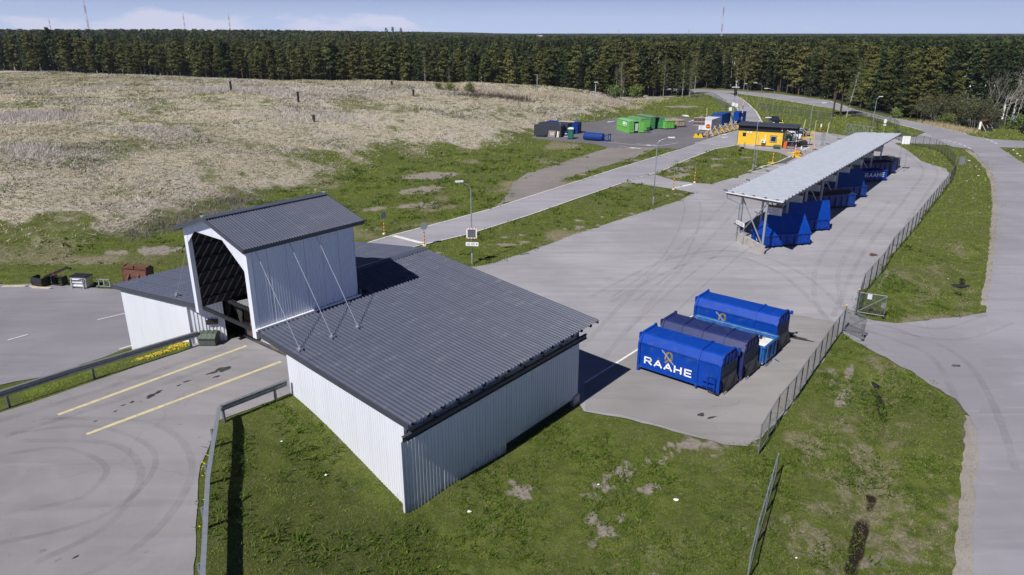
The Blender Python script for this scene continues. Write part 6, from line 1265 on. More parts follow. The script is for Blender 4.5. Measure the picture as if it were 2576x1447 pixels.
for y in (-.5, .5): MB().bar((4.0, y, .15), (5.4, y, .15), .12).build('frame_rail', BLUED, t); MB().bar((4.0, y, 1.1), (5.3, y, .2), .08).build('brace', BLUED, t); MB().bar((5.35, y, .1), (5.35, y, 1.5), .12).build('upright', BLUED, t); MB().bar((4.0, y, 1.2), (5.35, y, 1.2), .08).build('top_bar', BLUED, t)
MB().bar((5.35, -.5, 1.45), (5.35, .5, 1.45), .12).build('hook_bar', BLUED, t); MB().bx(.0, 4.0, -.8, -.72, .5, .6).build('side_rail', BLUED, t)
t = thing('steel_grating', 'brown slotted steel grating leaning on the dark container', 'grating', (8.0, 146.0, .03), R(-24)); g_ = MB().box((0, .25, .65), (1.5, .08, 1.35), (R(-18), 0, 0)).build('plate', mat('grating_brown', (.20, .17, .15), .7), t)
for k in range(3): MB().box((-.2 + k * .28, .19, .70), (.08, .06, .6), (R(-18), 0, 0)).build('slot', WHITE, t)
t2 = thing('leaning_board', 'white edged board leaning right of the brown grating', 'board', (9.1, 145.75, .03), R(-24)); MB().box((0, .25, .62), (.16, .1, 1.25), (R(-14), 0, 0)).build('edge', WHITE, t2); MB().box((.25, .28, .6), (.3, .06, 1.2), (R(-14), 0, 0)).build('panel', RUSTC, t2)
t = thing('pallet_stack', 'low dark pallet stack at the foot of the dark container', 'pallets', (6.0, 147.1, .03), R(-24))
for k in range(3): MB().bx(-1.0 + .1 * k, 1.0, -.5, .4, .02 + k * .13, .11 + k * .13).build('pallet', DARKW, t)
t = thing('drum_barrel', 'blue plastic barrel with white band on a pallet beside the toilet', 'barrel', (11.1, 147.4, .03)); MB().lathe([(.3, .15), (.33, .3), (.33, .9), (.3, 1.05)], 14).build('barrel', BLUED, t); MB().lathe([(.335, .5), (.335, .65)], 14).build('band', WHITE, t); MB().bx(-.5, .5, -.5, .5, 0, .13).build('pallet', TIMB, t)
# green recycling containers
ga = R(106)
g1 = box_container('light green container with white logo, nearest of the green row', (25.75, 152.5, .03), ga, 6.1, 2.25, 2.4, LIMEG, ROOFG, pitch=1.5, depth=.02, arch=.18, door='half', horiz=True)
mb = MB()
for cx in (2.2, 2.75): mb.tube([(-1.17, cx + .26 * math.cos(2 * math.pi * k / 14), 1.85 + .24 * math.sin(2 * math.pi * k / 14)) for k in range(15)], .07, 5)
mb.build('ring_logo', WHITEL, g1); MB().bx(-1.19, -1.17, 1.2, 1.62, 1.55, 2.1).build('notice', WHITEL, g1); MB().bx(-1.19, -1.17, 1.9, 2.9, 1.32, 1.45).build('logo_text', WHITEL, g1)
MB().bx(.25, .9, -.09, -.08, .45, 2.0).build('door_poster', mat('poster_grey', (.50, .55, .52), .6), g1); MB().box((.45, .5, .9), (.05, .8, 1.4), (0, R(25), 0)).build('leaning_sheet', mat('pale_appliance', (.55, .55, .56), .5), g1)
box_container('light green container with rust streaked lid, second in the green row', (28.6, 155.9, .03), ga, 6.1, 2.25, 2.45, LIMEG, RUSTG, pitch=1.5, depth=.02, arch=.18, door='closed', horiz=True)
box_container('bottle green container with rusty lid and open doorway, third in the row', (31.4, 158.9, .03), R(112), 6.1, 2.35, 2.6, GREENC, RUSTG, pitch=1.5, depth=.02, arch=.15, door='half', horiz=True)
sk = skip('open lime green skip with rust stained inside in the green row', (33.0, 163.5, .03), R(-70), LIMEG, L=5.0, W=2.2, Hh=1.85, inner=RUSTC)
sk = skip('open cream and rust skip at the right end of the green row', (36.0, 167.2, .03), R(-66), RUSTC, L=5.0, W=2.2, Hh=1.5, inner=RUSTC)
t = thing('battery_box', 'small navy box with white notices between the rusty skips', 'box', (35.7, 161.7, .03), R(-20)); MB().bx(-.65, .65, -.5, .5, .05, 1.35).build('body', BLUED, t); MB().bx(-.68, .68, -.53, .53, 1.35, 1.42).build('lid', NAVY, t)
for k, x in enumerate((-.4, .05, .3)): MB().bx(x, x + .28, -.515, -.5, .8 + .1 * (k % 2), 1.2).build('notice', WHITE, t)
t = thing('wheelie_bin', 'dark green wheelie bin beside the open door of the first green container', 'bin', (29.0, 153.6, .03)); MB().prism([(-.22, .05), (.22, .05), (.28, .95), (-.28, .95)], -.27, .27, 'y').build('body', GREENP, t); MB().bx(-.3, .3, -.3, .3, .95, 1.05).build('lid', GREENP, t)
# striped barricade of timber trestles along the entry lane
b0, b1 = Vector((40.6, 148.6, .03)), Vector((49.6, 160.0, .03)); bd = (b1 - b0); ba = math.atan2(bd.y, bd.x)
def trestle(label, loc):
    t = thing('timber_trestle', label, 'trestle', loc, ba, 'timber trestles of the barricade')
    MB().bar((0, -1.1, .05), (0, .25, 1.75), .12, .12).build('leg', TIMB, t); MB().bar((.1, 1.1, .05), (.1, -.25, 1.75), .12, .12).build('leg', TIMB, t); MB().bar((0, -1.2, .08), (0, 1.2, .08), .12, .12).build('foot_beam', TIMB, t); MB().bar((.06, 0, .1), (.06, 0, 1.4), .1, .06).build('upright', DARKW, t)
    return t
ords = ['first', 'second', 'third', 'fourth', 'fifth', 'sixth']
for k in range(6):
    trestle('crossed pale timber trestle, %s of the barricade from the no entry sign' % ords[k], b0 + bd * (k / 5.2))
    mk = thing('lane_marker', 'yellow and black striped marker at the %s trestle of the barricade' % ords[k], 'marker', b0 + bd * ((k + .42) / 5.2) + Vector((math.sin(ba), -math.cos(ba), 0)) * .9, ba - R(50), 'lane markers of the barricade')
    MB().bx(-.2, .2, -.03, .03, .2, 1.2).build('plate', YELB, mk)
    for j in range(3): MB().add([(-.2, -.035, .28 + j * .32), (.2, -.035, .44 + j * .32), (.2, -.035, .58 + j * .32), (-.2, -.035, .42 + j * .32)], [(0, 1, 2, 3)]).build('stripe', BLACKM if j % 2 == 0 else REDP, mk)
    MB().bx(-.3, .3, -.2, .2, 0, .15).build('foot', RUBBER, mk)
rl = thing('timber_rail', 'long pale timber rail lying along the barricade trestles', 'rail', b0, ba); MB().bar((0, .1, 1.0), (bd.length, .1, 1.05), .1, .14).build('beam', TIMB, rl); MB().bar((0, -1.0, .16), (bd.length, -1.0, .16), .1, .12).build('lower_beam', TIMB, rl)
t = thing('no_entry_sign', 'round red no entry sign with yellow bar on a striped post', 'road sign', (39.3, 144.9, .03)); stripe_pole(t, 1.5, ORNG, YELB, .07, 7); MB().tube([(0, .05, 1.5), (0, .05, 2.4)], .035, 6).build('pole', GALV, t)
MB().prism([(.46 * math.cos(2 * math.pi * k / 20), 2.35 + .46 * math.sin(2 * math.pi * k / 20)) for k in range(20)], -.06, -.03, 'y').build('disc', ORNG, t); MB().prism([(.36 * math.cos(2 * math.pi * k / 20), 2.35 + .36 * math.sin(2 * math.pi * k / 20)) for k in range(20)], -.075, -.061, 'y').build('red_disc', REDP, t); MB().bx(-.3, .3, -.09, -.076, 2.27, 2.43).build('bar', YELB, t); MB().bx(-.45, .45, -.05, -.03, 1.6, 1.8).build('sub_plate', WHITE, t)
t = thing('info_board', 'brown back of a large info board on yellow feet', 'sign', (37.7, 145.7, .03), R(-8)); MB().bx(-1.1, 1.1, 0, .05, 2.4, 4.0).build('board', BROWNP, t)
for x in (-.45, .45): MB().tube([(x, -.05, 0), (x, -.05, 4.0)], .04, 6).build('pole', GALV, t); MB().prism([(x - .5, 0), (x + .5, 0), (x + .2, .75), (x - .2, .75)], -.35, .35, 'y').build('foot_block', YELB, t)
for z in (2.45, 3.1, 3.9): MB().bx(-1.12, 1.12, -.03, 0, z, z + .06).build('stiffener', WHITE, t)
tl = thing('grit_bin', 'dark green grit bin behind the yellow feet of the info board', 'bin', (38.4, 147.0, .03), R(-8)); MB().prism([(-.35, .02), (.35, .02), (.4, .5), (-.4, .5)], -.55, .55, 'x').build('body', GREENP, tl); MB().prism([(-.45, .5), (0, .72), (.45, .5)], -.6, .6, 'x').build('lid', GREENP, tl)
# small things on the ground
def boulder(label, px, s, mt, cat='stone', name='stone', seed=0, flatz=.5):
    b = on_land(*px); r = random.Random(seed); bm = bmesh.new(); bmesh.ops.create_icosphere(bm, subdivisions=2, radius=1)
    for v in bm.verts: k = 1 + r.uniform(-.16, .16); v.co = Vector((v.co.x * s[0] * k, v.co.y * s[1] * k, v.co.z * s[2] * k))
    me = bpy.data.meshes.new(name); bm.to_mesh(me); bm.free(); me.materials.append(mt); o = bpy.data.objects.new(name, me); C.objects.link(o); o.location = b + Vector((0, 0, s[2] * .4)); o.rotation_euler = (0, 0, r.random() * 3); tag(o, label, cat); return o
STONE = mat('pale_stone', (.60, .59, .57), .85, var=.15, scale=5); STONEG = mat('grey_stone', (.30, .28, .26), .9, var=.25, scale=4)
for k, (x, y, s, lb) in enumerate(((2438, 405, .32, 'white stone on the grass next to the utility cabinet'), (2455, 419, .22, 'white stone farther right of the utility cabinet'), (2463, 427, .25, 'white stone near the road curve, middle of three'), (2461, 443, .28, 'white stone near the road curve, nearest the canopy lawn'), (2432, 456, .2, 'small white stone low on the right lawn'), (2549, 378, .4, 'large white stone on the verge right of the junction'), (2559, 388, .35, 'white stone on the verge, second right of the junction'), (2566, 393, .3, 'white stone lowest on the verge right of the junction'), (2536, 386, .22, 'small white stone on the verge nearest the road corner'))): boulder(lb, (x, y), (s * .6, s * .45, s * .3), STONE, seed=k)
boulder('long white concrete block at the back edge of the container yard', (1724, 294), (1.5, .4, .35), STONE, 'block', 'concrete_block', 31); boulder('grey rubble heap at the back edge of the container yard', (1765, 297), (1.3, .5, .3), STONEG, 'rubble', 'rubble_heap', 32); boulder('grey boulder at the forest edge of the far lawn', (1624, 245), (.9, .7, .5), STONEG, 'stone', 'boulder', 33)
boulder('weathered log lying by the lamp behind the cars', (2046, 336), (1.5, .35, .3), STONEG, 'log', 'log', 34); boulder('weathered log on the grass edge right of the parked cars', (2100, 341), (2.2, .3, .2), STONEG, 'log', 'log', 35)
for k, (x, y, lb) in enumerate(((1862, 381, 'black rubber tub on the lawn before the hut, near one'), (1867, 374.5, 'black rubber tub on the lawn before the hut, far one'))):
    g = on_land(x, y); t = thing('rubber_tub', lb, 'tub', g); MB().lathe([(.28, 0), (.36, .3), (.32, .3), (.25, .06)], 14).build('tub', RUBBER, t)
for k, (x, y, lb) in enumerate(((2020, 328, 'pale timber stake left of the far lamp'), (2048, 331, 'pale timber stake behind the log'), (2081, 336, 'pale timber stake on a stone right of the cars'))): g = G(x, y); t = thing('timber_stake', lb, 'stake', g, R(20 * k)); MB().bar((0, 0, 0), (.25, 0, 2.3), .14).build('stake', TIMB, t); MB().bx(-.3, .3, -.3, .3, 0, .2).build('foot', STONEG, t)
t = thing('marker_post', 'white topped orange marker between the timber stakes', 'marker post', G(2064, 331)); MB().tube([(0, 0, 0), (0, 0, .9)], .1, 8).build('lower', ORNG, t); MB().tube([(0, 0, .9), (0, 0, 1.6)], .16, 8).build('head', WHITE, t)
PAPER = mat('white_litter', (.75, .75, .74), .7, var=.05)
rr = random.Random(4)
for k, (x, y, sh_) in enumerate(((709, 1114, 'by the barrier'), (820, 1198, 'low on the bank'), (1180, 1290, 'nearest the hall corner'), (1505, 1222, 'right of the hall corner'), (1700, 1260, 'below the pad'), (2003, 1407, 'beside the bottom fence'), (2385, 703, 'in the lawn ditch'))):
    g = on_land(x, y); s = .07 + rr.random() * .06; mb = MB(); n = 6; pts = [(s * math.cos(2 * math.pi * j / n) * rr.uniform(.6, 1.2), s * math.sin(2 * math.pi * j / n) * rr.uniform(.5, 1), .04 + rr.uniform(0, .04)) for j in range(n)]
    mb.add(pts + [(0, 0, .11)], [(j, (j + 1) % n, n) for j in range(n)]).build('paper_scrap', PAPER); o = bpy.data.objects[[q.name for q in C.objects if q.name.startswith('paper_scrap')][-1]]; o.location = g; tag(o, 'crumpled white paper scrap on the grass ' + sh_, 'litter')
# rusty display rack at the right forest edge
a, b = G(2465, 329), G(2490, 323); d = b - a; t = thing('display_rack', 'rusty roofed notice stand with white edge at the right forest edge', 'notice stand', a, math.atan2(d.y, d.x)); ln = d.length * .75
MB().bx(0, ln, .0, .12, .3, 2.0).build('panel', RUST, t); MB().prism([(-.6, 2.0), (.5, 2.1), (.5, 2.2), (-.6, 2.12)], -.2, ln + .2, 'x').build('roof', RUST, t)
for x in (0.0, ln * .5, ln): MB().bar((x, -.03, 0), (x, -.03, 2.1), .14).build('post', TIMB, t); MB().bar((x, -.05, 1.6), (x, -1.1, .05), .1).build('strut', TIMB, t)
MB().bx(-.25, -.1, -.1, .3, .3, 1.9).build('side_board', WHITE, t)
for k in range(2):
    t = thing('timber_pile', ('low' , 'higher')[k] + ' dark timber pile in front of the rusty notice stand', 'timber pile', G(2482 + 12 * k, 329 - 5 * k), R(-5))
    for j in range(3 + k): MB().bx(-1.0, 1.0, -.35, .35, .02 + j * .2, .18 + j * .2).build('beam', DARKW, t)
# ------------------------------------------------------------------ trees
BARKP = mat('pine_bark', (.105, .068, .048), .9, var=.3, scale=3, stretch=(1, 1, .3)); BARKD = mat('dark_bark', (.055, .045, .038), .9, var=.3, scale=4); BARKB = mat('birch_bark', (.40, .385, .35), .8, var=.2, scale=2, dirt=(.06, .055, .05), dirt_amt=.3, dirt_scale=5, stretch=(1, 1, 2.5)); BARKG = mat('grey_bark', (.22, .205, .19), .9, var=.25, scale=4)
NEED = attr_mat('conifer_needles', .75, trans=.10, vary=.34); LEAF = attr_mat('spring_leaves', .7, trans=.3, vary=.2)
def tris(centers, size, flat, g, col, var, axis=None):
    """random leaf-sized triangles round clump centres, facing up and outwards like foliage does"""
    n = len(centers); nr = g.normal(size=(n, 3)) * .62; nr[:, 2] += .75
    if axis is not None: r = np.hypot(centers[:, 0], centers[:, 1])[:, None] + .2; nr[:, :2] += .8 * centers[:, :2] / r
    nr /= np.linalg.norm(nr, axis=1, keepdims=True); a = g.normal(size=(n, 3)); a -= nr * (a * nr).sum(1, keepdims=True); a /= np.linalg.norm(a, axis=1, keepdims=True); b = np.cross(nr, a)
    s = (size * g.uniform(.6, 1.4, n))[:, None]
    v = np.stack([centers - a * s * .5 - b * s * .35, centers + a * s * .5 - b * s * .35, centers + b * s * .75], 1).reshape(-1, 3)
    c = np.repeat(np.clip(col * (1 + var * g.normal(size=(n, 1))), .004, 1), 3, 0); return v, c
def conifer_pts(kind, h, g, nb, per, k, spread, low=.34):
    cs = []; br = []
    for i in range(nb):
        t = (i + g.random()) / nb; az = g.uniform(0, 6.283)
        if kind == 'pine':
            z = h * (low + (1 - low) * t ** .95); Rr = h * .18 * (1 - t) ** .55 * (.55 + .6 * math.sin(min(1, t * 2.2 + .25) * 1.57)) * g.uniform(.65, 1.2); rise = .18
        elif kind == 'spruce':
            z = h * (.10 + .9 * t); Rr = h * .155 * (1 - t) ** .85 * g.uniform(.8, 1.15) + .1; rise = -.28
        else:
            z = h * (.32 + .66 * t); Rr = h * .15 * (1 - t) ** .5 * g.uniform(.5, 1.2); rise = .7
        z0 = z - (Rr * .55 if kind == 'birch' else 0)
        br.append(((0, 0, z0), (Rr * math.cos(az), Rr * math.sin(az), z0 + rise * Rr)))
        for j in range(per):
            q = g.uniform(.35, 1.0) if kind != 'spruce' else g.uniform(.15, 1.0); p = np.array([Rr * q * math.cos(az), Rr * q * math.sin(az), z0 + rise * Rr * q])
            cs.append(p + g.normal(size=(k, 3)) * np.array([spread, spread, spread * (.42 if kind != 'birch' else .9)]))
    return np.concatenate(cs), br
TREE = {}
def make_tree(key, kind, h, seed, nb=46, per=4, k=8, size=.42, spread=.34, col=(.05, .072, .022), bark=None, branches=True, trunk_r=None, low=.34):
    g = np.random.default_rng(seed); cs, br = conifer_pts(kind, h, g, nb, per, k, spread, low)
    v, c = tris(cs, size, .6, g, np.array(col), .22, axis=1)
    # clumps differ in hue
    hue = np.repeat(vnoise(cs[:, 0] * 1.0 + cs[:, 1], cs[:, 2], .9, seed), 3)[:, None]; c = c * (.72 + .6 * hue) * np.array([1.0 + .0, 1, 1])
    f = np.arange(len(v), dtype=np.int32).reshape(-1, 3)
    crown = mesh_np('crown', v, f, NEED if kind != 'birch' else LEAF, c)
    r = trunk_r or h * .0105; lean = g.normal(size=2) * .15
    mb = MB().tube([(0, 0, -.3), (lean[0] * .3, lean[1] * .3, h * .3), (lean[0] * .8, lean[1] * .8, h * .65), (lean[0], lean[1], h * .97)], [r * 1.2, r * .9, r * .6, r * .12], 6)
    if branches:
        for a, b in br[::(2 if kind == 'spruce' else 1)]: mb.tube([a, b], [r * .22, r * .05], 3, cap=False)
    trunk = mb.build('trunk', bark or BARKP)
    TREE[key] = (trunk.data, crown.data); bpy.data.objects.remove(trunk); bpy.data.objects.remove(crown)
for i in range(4): make_tree('pine%d' % i, 'pine', 14.0, 100 + i, nb=54, per=5, k=8, low=[.22, .36, .14, .28][i], col=[(.082, .092, .028), (.068, .086, .028), (.098, .104, .032), (.076, .084, .025)][i])
for i in range(2): make_tree('spruce%d' % i, 'spruce', 15.0, 120 + i, nb=70, per=4, k=7, size=.38, spread=.26, col=(.036, .054, .020), bark=BARKD)
for i in range(3): make_tree('birch%d' % i, 'birch', 12.0, 130 + i, nb=34, per=3, k=5, size=.22, spread=.38, col=(.115, .135, .045), bark=BARKB, trunk_r=.10)
for i in range(2): make_tree('bigpine%d' % i, 'pine', 16.0, 140 + i, nb=80, per=6, k=11, size=.34, spread=.36, low=[.10, .2][i], col=(.102, .112, .031))
for i in range(2): make_tree('lawnpine%d' % i, 'pine', 16.0, 145 + i, nb=60, per=5, k=10, size=.34, spread=.36, low=.5, col=(.075, .088, .028), bark=BARKD, trunk_r=.2)
for i in range(2): make_tree('far%d' % i, 'pine', 14.0, 150 + i, nb=22, per=2, k=5, size=1.0, spread=.55, low=.25, col=(.066, .082, .034), branches=False)
def bare_tree(key, h, seed, bark, leaf=None, nleaf=0, lsize=.2, stems=1, levels=3):
    g = np.random.default_rng(seed); mb = MB(); tips = []
    def grow(p, d, ln, r, lv):
        q = p + d * ln; mid = p + d * ln * .5 + Vector(g.normal(size=3) * ln * .05); mb.tube([p, mid, q], [r, r * .8, r * .55], 4 if lv < levels else 5, cap=False); tips.append(mid); tips.append(q)
        if lv == 0: return
        for _ in range(4 if lv > 1 else 3):
            nd = (d + Vector(g.normal(size=3)) * .42 + Vector((0, 0, .12))).normalized(); s = g.uniform(.35, 1.0); grow(p + d * ln * s, nd, ln * g.uniform(.42, .68), r * .5, lv - 1)
    for s in range(stems):
        a = g.uniform(0, 6.28); o = Vector((math.cos(a), math.sin(a), 0)) * (.0 if stems == 1 else g.uniform(.1, 1.2)); grow(o + Vector((0, 0, -.2)), (Vector((0, 0, 1)) + Vector((math.cos(a), math.sin(a), 0)) * (.04 if stems == 1 else .22)).normalized(), h * (.5 if stems == 1 else .45) * g.uniform(.8, 1.1), h * .0062 if stems == 1 else .05, levels)
    trunk = mb.build('trunk', bark); crown = None
    if leaf is not None:
        tp = np.array([tuple(t) for t in tips]); cs = tp[g.integers(0, len(tp), nleaf)] + g.normal(size=(nleaf, 3)) * .4; v, c = tris(cs, lsize, 1, g, np.array(leaf), .25)
        crown = mesh_np('crown', v, np.arange(len(v), dtype=np.int32).reshape(-1, 3), LEAF, c)
    TREE[key] = (trunk.data, crown.data if crown else None); bpy.data.objects.remove(trunk)
    if crown: bpy.data.objects.remove(crown)
bare_tree('bare0', 14.0, 201, BARKG, (.20, .19, .15), 500, .16); bare_tree('bare1', 14.0, 202, BARKB, (.20, .20, .13), 400, .16); bare_tree('barelow', 4.2, 203, BARKD, (.10, .09, .06), 120, .12, stems=3, levels=3); bare_tree('snag', 13, 204, BARKG)
for i in range(3): bare_tree('alder%d' % i, 8.0, 210 + i, BARKG, (.115, .125, .055), 1500, .24, stems=6, levels=3)
for i in range(2): bare_tree('shrub%d' % i, 3.4, 220 + i, BARKG, (.19, .24, .07), 1100, .22, stems=6, levels=2)
def put_tree(key, x, y, s, rz, label, name, group=None, cat='tree', tilt=0.0):
    t = thing(name, label, cat, (x, y, TZ(x, y) - .05), rz, group); t.scale = (s, s, s)
    if tilt: t.rotation_euler = (0, tilt, 0)
    tr, cr = TREE[key]
    for nm, m in (('trunk', tr), ('crown', cr)):
        if m is None: continue
        o = bpy.data.objects.new(nm, m); C.objects.link(o); o.parent = t
    return t
EDGE = [(-620, 400), (-420, 350), (-300, 312), (-200, 278), (-120, 256), (-60, 242), (-20, 236), (12, 240)] + P([(1480, 247), (1560, 246), (1620, 246), (1690, 244), (1730, 241), (1752, 236), (1754, 231)]) + P([(1752, 219), (1778, 222.5), (1850, 226), (1960, 233.5), (2087, 250.5), (2156, 274), (2228, 290), (2323, 306), (2395, 322), (2430, 331), (2462, 326), (2500, 318), (2560, 317), (2650, 322), (2800, 330)])
FOREST = EDGE + [(420, 150), (4200, 1500), (3800, 4500), (-3800, 4500), (-4200, 1500)]
ROADK = POLY['main_road']
def sample(step, r0, r1, seed):
    g = np.random.default_rng(seed); xs = np.arange(-r1 * .86, r1 * .86, step); ys = np.arange(100, r1, step); X, Y = np.meshgrid(xs, ys); X = X.ravel() + g.uniform(-.48, .48, X.size) * step; Y = Y.ravel() + g.uniform(-.48, .48, Y.size) * step
    rr = np.hypot(X, Y); k = (np.abs(X) < Y * .86 + 12) & (rr > r0) & (rr < r1); X, Y = X[k], Y[k]; d = -sdist(X, Y, FOREST); k = d > 0; X, Y, d = X[k], Y[k], d[k]
    k = sdist(X, Y, ROADK) > 2.2; return X[k], Y[k], d[k]
X, Y, Dd = sample(3.5, 120, 520, 1); k = Dd < 42; X, Y, Dd = X[k], Y[k], Dd[k]
od = np.argsort(Dd + .035 * np.hypot(X, Y)); X, Y, Dd = X[od], Y[od], Dd[od]
def tree_h(x, y):                                            # stand height: taller on the right, lower on the left
    az = x / max(y, 1); return float(np.interp(az, [-.7, -.3, 0, .2, .45, .75], [11.5, 12.0, 13.4, 14.6, 16.2, 15.5]))
LM = [(330, 'left of the tall red mast'), (560, 'between the two left masts'), (690, 'below the church spire'), (1000, 'behind the black well pipes'), (1340, 'behind the round green bushes'), (1560, 'left of the dead grey snag'), (1770, 'right of the dead grey snag'), (1960, 'beyond the entry road lamps'), (2130, 'behind the far lawn pine pair'), (2330, 'beyond the sliding gate'), (9999, 'above the alder thicket')]
def where(x, y): px = 1288 + FPX * x / (y * _cp + 6.5); return [w for q, w in LM if px < q][0]
KN = {'pine': ('pine_tree', 'dark green pine in the forest edge, '), 'bigpine': ('pine_tree', 'broad olive pine in the forest edge, '), 'spruce': ('spruce_tree', 'dark conical spruce in the forest edge, '), 'birch': ('birch_tree', 'thin pale leafing birch in the forest edge, ')}
rt = random.Random(17); n_obj = 0; rest = []
for i in range(len(X)):
    x, y = float(X[i]), float(Y[i]); az = x / y; reg = 'l' if az < -.02 else ('m' if az < .30 else 'r'); u = rt.random()
    if n_obj < 290:
        kind = 'pine' if u < (.84 if reg == 'l' else .66) else ('spruce' if u < (.98 if reg == 'l' else .87) else 'birch')
        if reg == 'r' and kind == 'pine' and az > .42: kind = 'bigpine'
        if reg == 'r' and az > .50 and y < 175 and Dd[i] < 10: continue            # thicket stands here instead
        key = kind + str(rt.randrange({'pine': 4, 'spruce': 2, 'birch': 3, 'bigpine': 2}[kind])); base = {'pine': 14, 'spruce': 15, 'birch': 12, 'bigpine': 16}[kind]
        s = tree_h(x, y) / base * rt.uniform(.62, 1.14) * (.84 + .5 * (float(fbm(np.array([x]), np.array([y]), 34, 401)[0]) - .2)) * (.9 if kind == 'birch' else 1); s = min(s, 16.6 / base)
        put_tree(key, x, y, s, rt.uniform(0, 6.28), KN[kind][1] + where(x, y), KN[kind][0], KN[kind][0].replace('_', ' ') + 's ' + where(x, y) + (' (broad)' if kind == 'bigpine' else '')).scale = (s * rt.uniform(.78, 1.35), s * rt.uniform(.78, 1.35), s); n_obj += 1
    else: rest.append((x, y, tree_h(x, y) / 14 * rt.uniform(.68, 1.2), rt.randrange(4) if rt.random() < .85 else 4 + rt.randrange(2)))
X2, Y2, D2 = sample(5.0, 120, 700, 2); k = D2 >= 42
for x, y in zip(X2[k], Y2[k]): rest.append((x, y, tree_h(x, y) / 14 * rt.uniform(.66, 1.24), rt.randrange(4) if rt.random() < .8 else 4 + rt.randrange(2)))
X3, Y3, D3 = sample(9.0, 700, 1500, 3)
for x, y in zip(X3, Y3): rest.append((x, y, rt.uniform(.62, 1.18), 6 + rt.randrange(2)))
X4, Y4, D4 = sample(26.0, 1500, 4300, 4)
for x, y in zip(X4, Y4): rest.append((x, y, rt.uniform(.85, 1.2), 6 + rt.randrange(2)))
def stands(pts):                                             # stands differ in age and kind; nothing grows past the usual height
    a = np.array(pts); r = np.hypot(a[:, 0], a[:, 1]); g = np.random.default_rng(71); k = .80 + .62 * (fbm(a[:, 0], a[:, 1], 34, 401) - .2); sp = fbm(a[:, 0], a[:, 1], 26, 403); lf = fbm(a[:, 0], a[:, 1], 30, 405); near = r < 700
    a[:, 2] = np.where(near, np.minimum(a[:, 2] * k, 1.19), a[:, 2]); u = g.random(len(a)); e = g.integers(0, 2, len(a)); m = near & (a[:, 3] < 6)
    a[:, 3] = np.where(m & (sp > .60) & (u < .8), 4 + e, np.where(m & (lf > .60) & (u < .65), 8 + e, a[:, 3])); return a
rest = stands(rest)
def forest_stuff(pts):
    coll = bpy.data.collections.new('tree_kinds')
    keys = ['pine0', 'pine1', 'pine2', 'pine3', 'spruce0', 'spruce1', 'far0', 'far1', 'birch0', 'birch2']
    for n, kx in enumerate(keys):
        tr, cr = TREE[kx]; bm = bmesh.new(); bm.from_mesh(cr); m = bpy.data.meshes.new('tree_kind'); bm.to_mesh(m); bm.free()
        # join trunk faces
        bm = bmesh.new(); bm.from_mesh(cr); nf = len(bm.faces); bm.from_mesh(tr); bm.faces.ensure_lookup_table()
        for f in bm.faces[nf:]: f.material_index = 1
        bm.to_mesh(m); bm.free(); m.materials.clear(); m.materials.append(LEAF if kx.startswith('birch') else NEED); m.materials.append(BARKB if kx.startswith('birch') else BARKP); o = bpy.data.objects.new('%02d_kind' % n, m); coll.objects.link(o)
    a = np.array(pts); z = terrain(a[:, 0], a[:, 1]) - .1; me = bpy.data.meshes.new('forest'); me.vertices.add(len(a)); me.vertices.foreach_set('co', np.stack([a[:, 0], a[:, 1], z], 1).astype(np.float32).ravel())
    wide = np.where(np.hypot(a[:, 0], a[:, 1]) > 1500, 2.1, np.where(np.hypot(a[:, 0], a[:, 1]) > 700, 1.25, 1.0)) * rng.uniform(.75, 1.3, len(a))
    for nm, ty, v in (('sc', 'FLOAT', a[:, 2]), ('wd', 'FLOAT', wide), ('rt', 'FLOAT', rng.uniform(0, 6.28, len(a))), ('ix', 'INT', a[:, 3].astype(int))):
        at = me.attributes.new(nm, ty, 'POINT'); at.data.foreach_set('value', v.astype(np.int32 if ty == 'INT' else np.float32))
    ob = bpy.data.objects.new('forest', me); C.objects.link(ob); tag(ob, 'deep pine forest reaching back to the horizon', 'forest', kind='stuff')
    ng = bpy.data.node_groups.new('forest_trees', 'GeometryNodeTree'); ng.interface.new_socket('Geometry', in_out='INPUT', socket_type='NodeSocketGeometry'); ng.interface.new_socket('Geometry', in_out='OUTPUT', socket_type='NodeSocketGeometry')
    N = ng.nodes; l = ng.links; gi = N.new('NodeGroupInput'); go = N.new('NodeGroupOutput'); ip = N.new('GeometryNodeInstanceOnPoints'); ci = N.new('GeometryNodeCollectionInfo'); ci.inputs['Collection'].default_value = coll; ci.inputs['Separate Children'].default_value = True; ci.inputs['Reset Children'].default_value = True
    mp = N.new('GeometryNodeMeshToPoints'); l.new(gi.outputs[0], mp.inputs[0])
    def na(nm, ty): q = N.new('GeometryNodeInputNamedAttribute'); q.data_type = ty; q.inputs[0].default_value = nm; return q.outputs[0]
    l.new(mp.outputs[0], ip.inputs['Points']); l.new(ci.outputs[0], ip.inputs['Instance']); ip.inputs['Pick Instance'].default_value = True; l.new(na('ix', 'INT'), ip.inputs['Instance Index'])
    cx = N.new('ShaderNodeCombineXYZ'); l.new(na('rt', 'FLOAT'), cx.inputs[2]); e2r = N.new('FunctionNodeEulerToRotation'); l.new(cx.outputs[0], e2r.inputs[0]); l.new(e2r.outputs[0], ip.inputs['Rotation'])
    ml = N.new('ShaderNodeMath'); ml.operation = 'MULTIPLY'; l.new(na('sc', 'FLOAT'), ml.inputs[0]); l.new(na('wd', 'FLOAT'), ml.inputs[1]); sc = N.new('ShaderNodeCombineXYZ'); l.new(ml.outputs[0], sc.inputs[0]); l.new(ml.outputs[0], sc.inputs[1]); l.new(na('sc', 'FLOAT'), sc.inputs[2]); l.new(sc.outputs[0], ip.inputs['Scale']); l.new(ip.outputs[0], go.inputs[0])
    md = ob.modifiers.new('trees', 'NODES'); md.node_group = ng
forest_stuff(rest)
